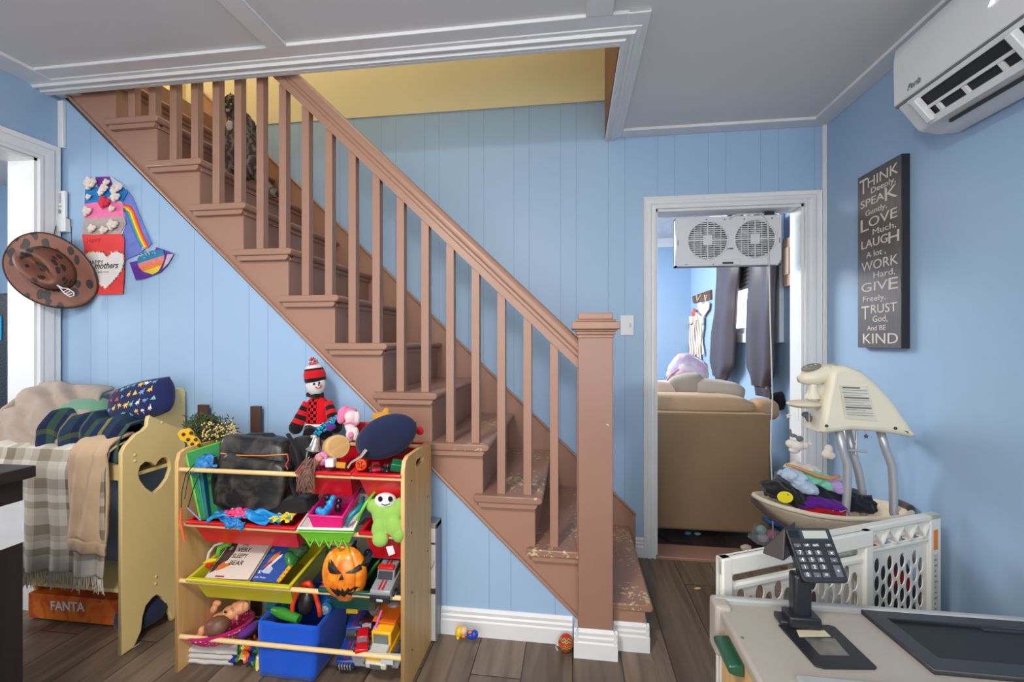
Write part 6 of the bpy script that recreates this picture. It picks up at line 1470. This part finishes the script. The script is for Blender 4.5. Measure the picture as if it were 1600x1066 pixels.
blob('sheep', [(k7s(572, 380, 2.03), (.017, .014, .022)), (k7s(565, 400, 2.03), (.021, .016, .018)), (k7s(582, 405, 2.03), (.018, .014, .016))], FW, mob, .003)
blob('bird', [(k7s(452, 335, 1.955), (.014, .01, .012)), (k7s(425, 322, 1.965), (.014, .01, .008)), (k7s(412, 305, 1.97), (.006, .005, .012))], FG, mob, .0025)
blob('moon', [(k7s(478, 235, 2.03), (.018, .014, .013)), (k7s(492, 252, 2.03), (.016, .012, .014))], FG, mob, .0025)
star(k7s(405, 240, 1.97), .012, FSt); star(k7s(492, 355, 1.98), .012, FSt); star(k7s(728, 325, 2.06), .011, FG); star(k7s(684, 345, 2.05), .009, FSt)
STL = mat((186, 188, 192), .35, .45, var=.03)
for pts, Y, base in ((((615, 296), (628, 380), (650, 440), (648, 560), (637, 690)), 1.985, (1.10, 1.90)), (((650, 296), (668, 380), (696, 470), (712, 560), (718, 672)), 2.08, (1.26, 2.15)), (((785, 296), (806, 370), (836, 450), (842, 540), (842, 640)), 2.02, (1.34, 1.92))):
    L_ = [k7s(x, y, Y) for x, y in pts]; L_.append(Vector((base[0], base[1], .35))); L_.append(Vector((base[0], base[1]+.04, .02)))
    mb = MB(); mb.tube(L_, .0155, 16); mb.build('pole', STL, sw_, smooth=180)
mb = MB(); mb.tube([k7s(650, 382, 2.04), k7s(730, 388, 2.04)], .006, 8); mb.tube([k7s(690, 296, 2.05), k7s(684, 400, 2.05)], .005, 8); mb.build('hanger_bar', STL, sw_)
mb = MB(); mb.tube([(1.0+.2*math.cos(2*PI*k/30), 2.05+.2*math.sin(2*PI*k/30), .016) for k in range(30)], .014, 10, closed=True); mb.tube([(1.10, 1.92, .02), (1.30, 1.98, .02), (1.30, 2.2, .02)], .014, 10); mb.tube([(1.0, 2.25, .016), (1.0, 2.2, .3), (1.03, 2.12, .47)], .015, 10); mb.build('base_ring', STL, sw_, smooth=180)
sc_ = k7s(575, 625, 2.06)
def bowl(u, v):
    an = 2*PI*u; r = v; x = .295*math.cos(an)*r; y = .165*math.sin(an)*r
    z = -.125*(1-r**2.6)+(.035*max(0, -math.cos(an))**2+.006*math.cos(an)-.012*math.sin(an))*r*r
    return Vector((min(sc_.x+x, 1.365), sc_.y+y, sc_.z+z+.012+.003*nz(u*20, v*6)))
n_ = NT('mesh_fabric'); n_.set(.9, 0, .1); v_ = n_.co(); n_.base(n_.mix(n_.noise(v_, 240, 1), (196, 178, 152), (228, 214, 194))); n_.bump(n_.noise(v_, 240, 1), .5, .003)
mb = MB(); mb.grid(bowl, 60, 14); mb.build('seat_sling', n_.m, sw_, solid=.014, smooth=180)
mb = MB(); mb.tube([bowl(i/60, 1)+Vector((0, 0, -.004)) for i in range(60)], .010, 8, closed=True); mb.build('seat_rim', fabric((222, 208, 186)), sw_, smooth=180)
mb = MB(); mb.tube([bowl(.47+i*.16/10, 1-.25*i/10)+Vector((-.012, -.01, -.012-.02*i/10)) for i in range(11)], .010, 8); mb.build('dark_trim', fabric((74, 64, 64)), sw_, smooth=180)
mb = MB(); mb.tube([bowl(.94+i*.1/6, 1.0)+Vector((0, .01, .01)) for i in range(7)], .014, 8); mb.build('dark_trim', fabric((74, 64, 64)), sw_, smooth=180)
# clothes heaped in the swing seat
def garment(pts, Y, r, c, lb, name='garment', seed=0, amp=.5, c2=None):
    mb = MB(); q = [k7s(x, y, Y) for x, y in pts]
    for i, p in enumerate(q): mb.sph(p, (r[0]*1.3, r[1]*1.1, r[2]*1.25), (.1*i, .3*math.sin(seed+i), .2), 16, 0, amp, 5)
    return one(mb, name, fabric(c, c2, 6, 220, .4), lb, 'garment', smooth=180, remesh=.005, sm=2)
garment([(355, 545), (400, 560), (430, 575)], 2.02, (.045, .06, .028), (34, 34, 38), 'black garment with a yellow print, left end of the clothes heap')
mb = MB(); cY = k7s(390, 578, 1.95); mb.M = Matrix.Translation(cY) @ rotm((R(-8), 0, 0)); mb.lathe([(.0, 0), (.03, 0), (.03, .003), (0, .003)], rot=(R(90), 0, 0), n=22, sy=.75); mb.build('yellow_print', mat((236, 216, 20), .7), bpy.data.objects['garment'], smooth=0)
garment([(405, 500), (440, 540), (450, 560)], 2.07, (.04, .06, .03), (84, 88, 110), 'slate blue garment under the pale blue one in the clothes heap')
garment([(420, 485), (450, 515), (475, 530)], 2.02, (.035, .05, .02), (186, 206, 226), 'pale blue garment under the wooden hanger')
garment([(440, 455), (475, 470), (500, 470)], 2.08, (.035, .05, .018), (224, 212, 204), 'off-white garment at the top left of the clothes heap')
garment([(500, 492), (540, 505), (560, 515)], 2.05, (.035, .05, .022), (130, 206, 172), 'mint green garment under the wooden hanger')
garment([(590, 522), (615, 530), (600, 535)], 2.03, (.028, .04, .018), (180, 156, 210), 'lilac garment below the right end of the wooden hanger')
garment([(500, 560), (560, 560), (620, 570), (680, 590), (540, 575)], 2.06, (.05, .06, .03), (36, 38, 50), 'large dark navy garment in the middle of the clothes heap')
garment([(480, 598), (540, 598), (600, 610)], 2.00, (.045, .04, .016), (96, 30, 140), 'purple garment above the red one in the clothes heap')
garment([(510, 622), (560, 620), (600, 630)], 2.00, (.045, .035, .018), (196, 20, 34), 'bright red garment at the front of the clothes heap')
garment([(700, 600), (725, 610)], 2.09, (.03, .04, .03), (50, 48, 54), 'charcoal garment behind the poles, right end of the clothes heap')
mb = MB(); mb.tube([k7s(x, y, Y) for x, y, Y in ((580, 640, 1.962), (600, 628, 1.96), (625, 640, 1.96), (640, 632, 1.962), (660, 642, 1.965), (665, 655, 1.965))], .0025, 6); one(mb, 'drawstring', mat((210, 160, 160), .7), 'thin pale drawstring lying over the bright red garment', 'drawstring')
mb = MB(); mb.tube([k7s(x, y, Y) for x, y, Y in ((395, 441, 2.01), (450, 458, 2.0), (520, 488, 1.99), (570, 500, 1.985), (618, 492, 1.985))], [.009, .011, .012, .012, .010], 10, flat=.6); one(mb, 'coat_hanger', wood((206, 150, 96), (184, 128, 76), axis='X'), 'wooden coat hanger lying on top of the clothes heap', 'hanger', smooth=180)

# ------------------------------------------------------------------ baby gate
gt = thing('baby_gate', 'off-white plastic baby gate with oval holes leaning behind the grey play counter', 'baby gate', (.8, 1.55, 0))
GM = mat((224, 222, 214), .4, var=.02)
GA, GB = Vector((.398, 1.335, 0)), Vector((1.275, 1.76, 0)); gd = (GB-GA).normalized(); gn = Vector((gd.y, -gd.x, 0))
GH = .645
def gpanel(x0, x1, off, z1, name, holes, pitch=.029, hw=.0134, hh=.026, rp=.060, fr=.035):
    base = GA+gn*off; M = frame(base, gd, (0, 0, 1)); sp = []
    w_ = x1-x0; r = .02
    o = [(x0+r, .06), (x1-r, .06), (x1, .06+r), (x1, z1-r), (x1-r, z1), (x0+r, z1), (x0, z1-r), (x0, .06+r)]
    sp.append(o)
    hx0, hx1, hz0, hz1 = holes; nc = int((hx1-hx0)/pitch)
    for c in range(nc+1):
        cx = hx0+c*(hx1-hx0)/nc
        for k in range(9):
            cz = hz0+rp*(k+(.5 if c % 2 else 0))
            if cz > hz1+.001: continue
            top = min(hh, hz1+.018-cz)
            if top < .008: continue
            sp.append([(cx+hw*math.cos(t), cz+(top if math.sin(t) > 0 else hh)*math.sin(t)) for t in [2*PI*q/14 for q in range(14)]])
    sp.append([(x0+.05, z1-.075), (x1-.06, z1-.075), (x1-.055, z1-.068), (x1-.055, z1-.062), (x1-.06, z1-.056), (x0+.05, z1-.056), (x0+.045, z1-.062), (x0+.045, z1-.068)])
    pn = obj_from(curve_mesh(sp, .0025, .0008), name, GM, gt, M)
    return pn, M
p1, M1 = gpanel(.0, .60, .018, GH, 'panel', (.075, .53, .10, GH-.118), .033, .0155, .029)
for b_ in ((.0, .60, GH-.05, GH, .028), (.0, .035, .06, GH, .03), (.565, .60, .06, GH, .026), (.0, .60, .06, .09, .022), (.04, .56, GH-.10, GH-.082, .014)):
    mb = MB(); mb.M = M1; mb.bb(b_[0], b_[1], b_[2], b_[3], -b_[4]/2, b_[4]/2) if False else mb.bb(b_[0], b_[1], b_[2], b_[3], -b_[4]/2, b_[4]/2)
    mb.build('frame_bar', GM, p1, bevel=.005, seg=3)
p2, M2 = gpanel(.42, .985, -.014, GH-.004, 'panel', (.62, .90, .14, GH-.12))
for b_ in ((.42, .985, GH-.022, GH-.004, .03), (.55, .93, GH-.095, GH-.083, .02), (.93, .985, .06, GH-.004, .03), (.42, .985, .06, .09, .022), (.575, .60, .1, GH-.09, .014)):
    mb = MB(); mb.M = M2; mb.bb(b_[0], b_[1], b_[2], b_[3], -b_[4]/2, b_[4]/2); mb.build('frame_bar', GM, p2, bevel=.004, seg=3)
for k in range(9):
    mb = MB(); mb.M = M2; mb.box((.64+k*.035, GH-.05, 0), (.005, .07, .026), (0, 0, .6 if k % 2 else -.6)); mb.build('rib', GM, p2)
mb = MB(); mb.M = M2; mb.box((.77, .14, .006), (.34, .016, .014), (0, 0, .12)); mb.build('brace', GM, p2, bevel=.003)
zs2 = 1 if (M2.to_3x3() @ Vector((0, 0, 1))).y < 0 else -1
mb = MB(); mb.M = M2; mb.bb(.944, .966, GH-.125, GH-.055, zs2*.0152, zs2*.016); st_ = mb.build('orange_sticker', mat((230, 130, 30), .5), p2)
mb = MB(); mb.M = M2; mb.bb(.944, .966, GH-.42, GH-.14, zs2*.0152, zs2*.0158); mb.build('white_label', mat((206, 200, 190), .6), p2)
mb = MB(); mb.M = M2
for k in range(14): mb.bb(.947, .963-.004*(k % 3), GH-.41+.019*k, GH-.404+.019*k, zs2*.0158, zs2*.0163)
mb.build('label_print', mat((150, 140, 130), .6), p2)
# things seen through the gate
mb = MB(); mb.sph((1.10, 1.93, .25), (.21, .10, .25), n=24, amp=.15, fr=1.2); one(mb, 'laundry_bag', spots((58, 60, 70), (176, 24, 34), 9, .3, .9), 'red and dark fabric heap behind the holes of the baby gate', 'laundry', smooth=180)

# ------------------------------------------------------------------ play counter
dk = thing('play_counter', 'grey-topped wooden toy shop counter in the right foreground', 'counter', (.85, 1.12, 0))
GT = mat((170, 162, 152), .42, var=.02, ns=4)
DZ_ = .55; DX0, DX1, DY0, DY1 = .380, 1.33, .93, 1.272
mb = MB(); mb.bb(DX0, DX1, DY0, DY1, DZ_-.03, DZ_); mb.build('worktop', GT, dk, bevel=.008, seg=3)
mb = MB(); mb.bb(DX0-.004, DX1, DY1-.014, DY1+.006, DZ_-.045, DZ_+.014); mb.build('back_rim', mat((166, 168, 166), .38), dk, bevel=.006, seg=3)
mb = MB(); mb.bb(.455, DX1, DY0-.0, DY0+.070, DZ_-.03, DZ_+.012); mb.build('front_rim', mat((166, 168, 166), .38), dk, bevel=.008, seg=3)
mb = MB(); mb.bb(DX0-.012, DX0+.03, DY1-.05, DY1+.012, DZ_-.12, DZ_+.012); mb.build('corner_cap', GT, dk, bevel=.01, seg=3)
mb = MB(); mb.bb(DX0+.012, DX1-.01, DY0+.02, DY1-.02, 0, DZ_-.03); mb.build('cabinet', wood((226, 186, 122), (206, 160, 98), axis='Z', freq=12), dk)
mb = MB(); a = PX(1120, 1000, .385); b = PX(1168, 1030, .385)
mb.prism([(DX0+.012, .505), (DX0-.022, .502), (DX0-.026, .495), (DX0-.022, .482), (DX0-.004, .476), (DX0+.012, .476)], 'Y', 1.09, 1.20); mb.build('green_handle', mat((28, 84, 62), .3, coat=.3), dk, bevel=.004)
mb = MB(); q = PZ(1160, 997, DZ_+.0); mb.lathe([(.004, 0), (.004, .001), (0, .0012)], (q.x, q.y, DZ_), n=12); mb.build('screw', mat((120, 112, 104), .4), dk)
# calculator on its stand
k8 = lambda x, y: (1080+x/3.077, 780+y/3.077)
ca = thing('toy_calculator', 'black toy till calculator on a stand on the grey counter', 'calculator', tuple(PZ(1290, 1010, DZ_)))
BKP = mat((34, 34, 40), .35, var=.03)
def zq(pts, z): return [PZ(*k8(x, y), z) for x, y in pts]
pl_ = zq([(418, 603), (595, 800), (640, 812), (885, 815), (893, 806), (690, 612), (660, 604)], DZ_+.004)
mb = MB(); mb.prism([(p.x, p.y) for p in pl_], 'Z', DZ_+.0005, DZ_+.004); bpl = mb.build('base_plate', BKP, ca, bevel=.001)
p2_ = zq([(505, 628), (640, 630), (672, 660), (520, 662)], DZ_+.005); mb = MB(); mb.prism([(p.x, p.y) for p in p2_], 'Z', DZ_+.004, DZ_+.0046); mb.build('paper_label', mat((206, 196, 166), .5), bpl)
p3_ = zq([(545, 668), (690, 670), (760, 752), (620, 750)], DZ_+.005); mb = MB(); mb.prism([(p.x, p.y) for p in p3_], 'Z', DZ_+.004, DZ_+.0048); mb.build('glossy_window', mat((120, 118, 116), .12, .4, var=.3, ns=30), bpl)
b0 = PZ(*k8(540, 615), DZ_+.004)
mb = MB(); p4 = zq([(455, 560), (612, 560), (612, 615), (490, 620)], DZ_+.004)
cx_, cy_ = b0.x+.0, b0.y+.012
mb.box((cx_, cy_, DZ_+.018), (.072, .05, .028)); mb.bb(cx_-.052, cx_-.02, cy_-.015, cy_+.03, DZ_+.001, DZ_+.016); mb.build('stem_foot', BKP, ca, bevel=.004)
mb = MB(); mb.bb(cx_-.021, cx_+.021, cy_-.012, cy_+.022, DZ_+.02, DZ_+.128); mb.build('stem', BKP, ca, bevel=.008, seg=3)
# head
YT, YBm = cy_+.035, cy_-.03
TL, TR, BR, BL_ = P(*k8(452, 140), YT), P(*k8(660, 140), YT), P(*k8(748, 405), YBm), P(*k8(540, 400), YBm)
ux = (TR-TL); vx = (BL_-TL); cal = frame(BL_, TR-TL, TL-BL_); W_c, H_c = ux.length, vx.length
zf = 1 if (cal.to_3x3() @ Vector((0, 0, 1))).y < 0 else -1
sk = ((TL-BL_).dot(ux.normalized()))    # sideways lean of the head
def CP(u, v, z=0): return cal @ Vector((u*W_c+sk*(1-v), (1-v)*(vx-ux.normalized()*vx.dot(ux.normalized())).length, z*zf))
def cslab(name, quad, z0, z1, m, par, bev=0):
    mb = MB(); vs = [CP(u, v, z0) for u, v in quad]+[CP(u, v, z1) for u, v in quad]; n = len(quad)
    mb.add(vs, [tuple(range(n)), tuple(range(n, 2*n))]+[(i, (i+1) % n, n+(i+1) % n, n+i) for i in range(n)]); return mb.build(name, m, par, bevel=bev, seg=3)
hd_ = cslab('head', [(.0, .04), (.04, .0), (.97, .0), (1, .04), (1, .95), (.95, 1), (.05, 1), (.0, .93)], -.022, 0, BKP, ca, .002)
cslab('screen', [(.36, .05), (.90, .05), (.90, .20), (.36, .20)], 0, .001, mat((176, 182, 168), .2), hd_)
cslab('screen_frame', [(.30, .02), (.95, .02), (.95, .23), (.30, .23)], 0, .0004, mat((52, 58, 74), .3), hd_)
cslab('solar_cell', [(.02, .05), (.26, .05), (.26, .18), (.02, .18)], 0, .001, mat((20, 20, 24), .15), hd_)
KM = mat((92, 94, 100), .4); KT = mat((222, 222, 226), .5)
rows = [(.33, ['.', 'off', 'on/C', '+']), (.47, ['7', '8', '9', 'x']), (.60, ['4', '5', '6', '-']), (.73, ['1', '2', '3', '+']), (.87, ['0', '.', '=', ''])]
cols = [.14, .35, .55, .84]
for ri, (v, ks) in enumerate(rows):
    for ci, t in enumerate(ks):
        if not t: continue
        u = cols[ci]; hw, hh = .075, .042; v2 = v
        if ci == 3 and ri == 3: v2 = .80; hh = .105
        if ri == 0: hh = .03
        ky = cslab('key', [(u-hw, v2-hh), (u+hw, v2-hh), (u+hw, v2+hh), (u-hw, v2+hh)], 0, .003, KM, hd_, .0006)
        s = .012 if len(t) == 1 else .0065
        if ri == 0 and ci == 3: t = '÷'
        me = text_mesh(t, s, .0001, .0002, 'CENTER'); c_ = CP(u, v2+.028 if len(t) == 1 else v2+.015, .0032); M = cal.copy(); M.translation = c_
        if zf < 0: M = M @ Matrix.Diagonal((1, 1, -1, 1))
        obj_from(me, 'symbol', KT, ky, M)
mb = MB(); a_ = [P(*k8(452, 135), YT), P(*k8(445, 300), YT-.03), P(*k8(342, 262), YT+.01), P(*k8(352, 225), YT+.015)]
mb.add([tuple(p) for p in a_]+[tuple(p+Vector((.05, .055, -.004))) for p in a_], [(0, 1, 2, 3), (4, 5, 6, 7), (0, 1, 5, 4), (1, 2, 6, 5), (2, 3, 7, 6), (3, 0, 4, 7)]); mb.build('printer_hood', mat((56, 48, 48), .4), ca, bevel=.003)
# black tray on the counter
ty = thing('drawing_board', 'black drawing board with a grey raised frame on the right of the counter', 'drawing board', tuple(PZ(1480, 1000, DZ_)))
o_ = [PZ(1345, 952, DZ_+.012), PZ(1459, 1046, DZ_+.012)]
XR_ = 1.30
out = [(o_[0].x, o_[0].y), (o_[1].x, o_[1].y), (XR_, o_[1].y), (XR_, o_[0].y+.0)]
inn = [PZ(*k8(945, 575), DZ_+.01), PZ(*k8(1190, 765), DZ_+.01)]; inn = [(inn[0].x, inn[0].y), (inn[1].x, inn[1].y), (XR_-.05, inn[1].y), (XR_-.05, inn[0].y)]
me = curve_mesh([out, inn], .008, .002); obj_from(me, 'frame', mat((52, 53, 57), .4), ty, Matrix.Translation((0, 0, DZ_+.0055)))
mb = MB(); mb.prism(inn, 'Z', DZ_+.001, DZ_+.004); mb.build('slate', mat((34, 35, 39), .5, var=.2, ns=7), ty)
mb = MB(); mb.tube([PZ(1485, 971, DZ_+.008), PZ(1517, 971, DZ_+.008)], .0022, 8); mb.build('pencil_stub', mat((206, 176, 130), .6), ty)
mb = MB(); mb.bb(PZ(1517, 972, DZ_+.005).x, XR_-.05, inn[0][1]-.012, inn[0][1], DZ_+.004, DZ_+.007); mb.build('ruler_strip', mat((50, 54, 66), .4), ty)

# ------------------------------------------------------------------ cat on the stairs
ct_ = thing('cat', 'fluffy grey-brown tabby cat sitting on the stairs behind the balusters', 'cat', (-1.80, 2.2, tz(10)))
n_ = NT('tabby_fur'); n_.set(.9, 0, .15); v_ = n_.co(); wv = n_.n('ShaderNodeTexWave'); wv.inputs['Scale'].default_value = 11; wv.inputs['Distortion'].default_value = 7; wv.inputs['Detail'].default_value = 3; wv.inputs['Detail Scale'].default_value = 2.5; n_.l(v_, wv.inputs[0])
n_.base(n_.ramp(n_.math('MULTIPLY', wv.outputs['Fac'], n_.noise(v_, 30, 4)), [(.05, (74, 64, 58)), (.32, (104, 92, 84)), (.6, (142, 128, 116))])); n_.bump(n_.noise(v_, 120, 4), .8, .01); TAB = n_.m
kk = lambda x, y, Y: P(200+x/2.96, 100+y/2.96, Y)
body = blob('body', [(kk(505, 440, 2.2), (.10, .11, .12)), (kk(520, 360, 2.2), (.085, .085, .11)), (kk(525, 290, 2.19), (.07, .07, .08)), (kk(500, 230, 2.18), (.05, .05, .06)),
    (kk(487, 190, 2.17), (.052, .05, .05)), (kk(462, 205, 2.15), (.028, .024, .022)), (kk(560, 480, 2.18), (.07, .07, .06)), (kk(460, 420, 2.12), (.028, .03, .10)), (kk(490, 430, 2.26), (.028, .03, .09)), (kk(452, 500, 2.10), (.035, .04, .018)), (kk(575, 430, 2.22), (.06, .08, .09))], TAB, ct_, .007, 5, disp=.012, dscale=.02)
mb = MB()
for x, Y in ((470, 2.14), (505, 2.20)):
    p = kk(x, 150, Y); mb.add([p+Vector((-.018, 0, -.02)), p+Vector((.018, .012, -.02)), p+Vector((0, .02, -.02)), p+Vector((0, .006, .028))], [(0, 1, 3), (1, 2, 3), (2, 0, 3)])
mb.build('ear', TAB, ct_, smooth=0)
mb = MB()
for x, Y in ((452, 2.115), (476, 2.115)): mb.sph(kk(x, 188, Y), .007, n=10)
mb.build('eye', mat((150, 150, 70), .15), ct_, smooth=180)
mb = MB(); mb.sph(kk(470, 285, 2.12), (.02, .012, .026), n=12, amp=.3); mb.sph(kk(462, 214, 2.125), (.012, .008, .008), n=10); mb.build('chest_patch', fabric((206, 196, 184)), ct_, smooth=180)
mb = MB(); mb.tube([kk(590, 500, 2.2), kk(620, 545, 2.16), kk(650, 580, 2.12), kk(680, 600, 2.10), kk(705, 602, 2.10)], [.03, .03, .027, .023, .012], 14); mb.build('tail', TAB, ct_, smooth=180, disp=.006, dscale=.01)
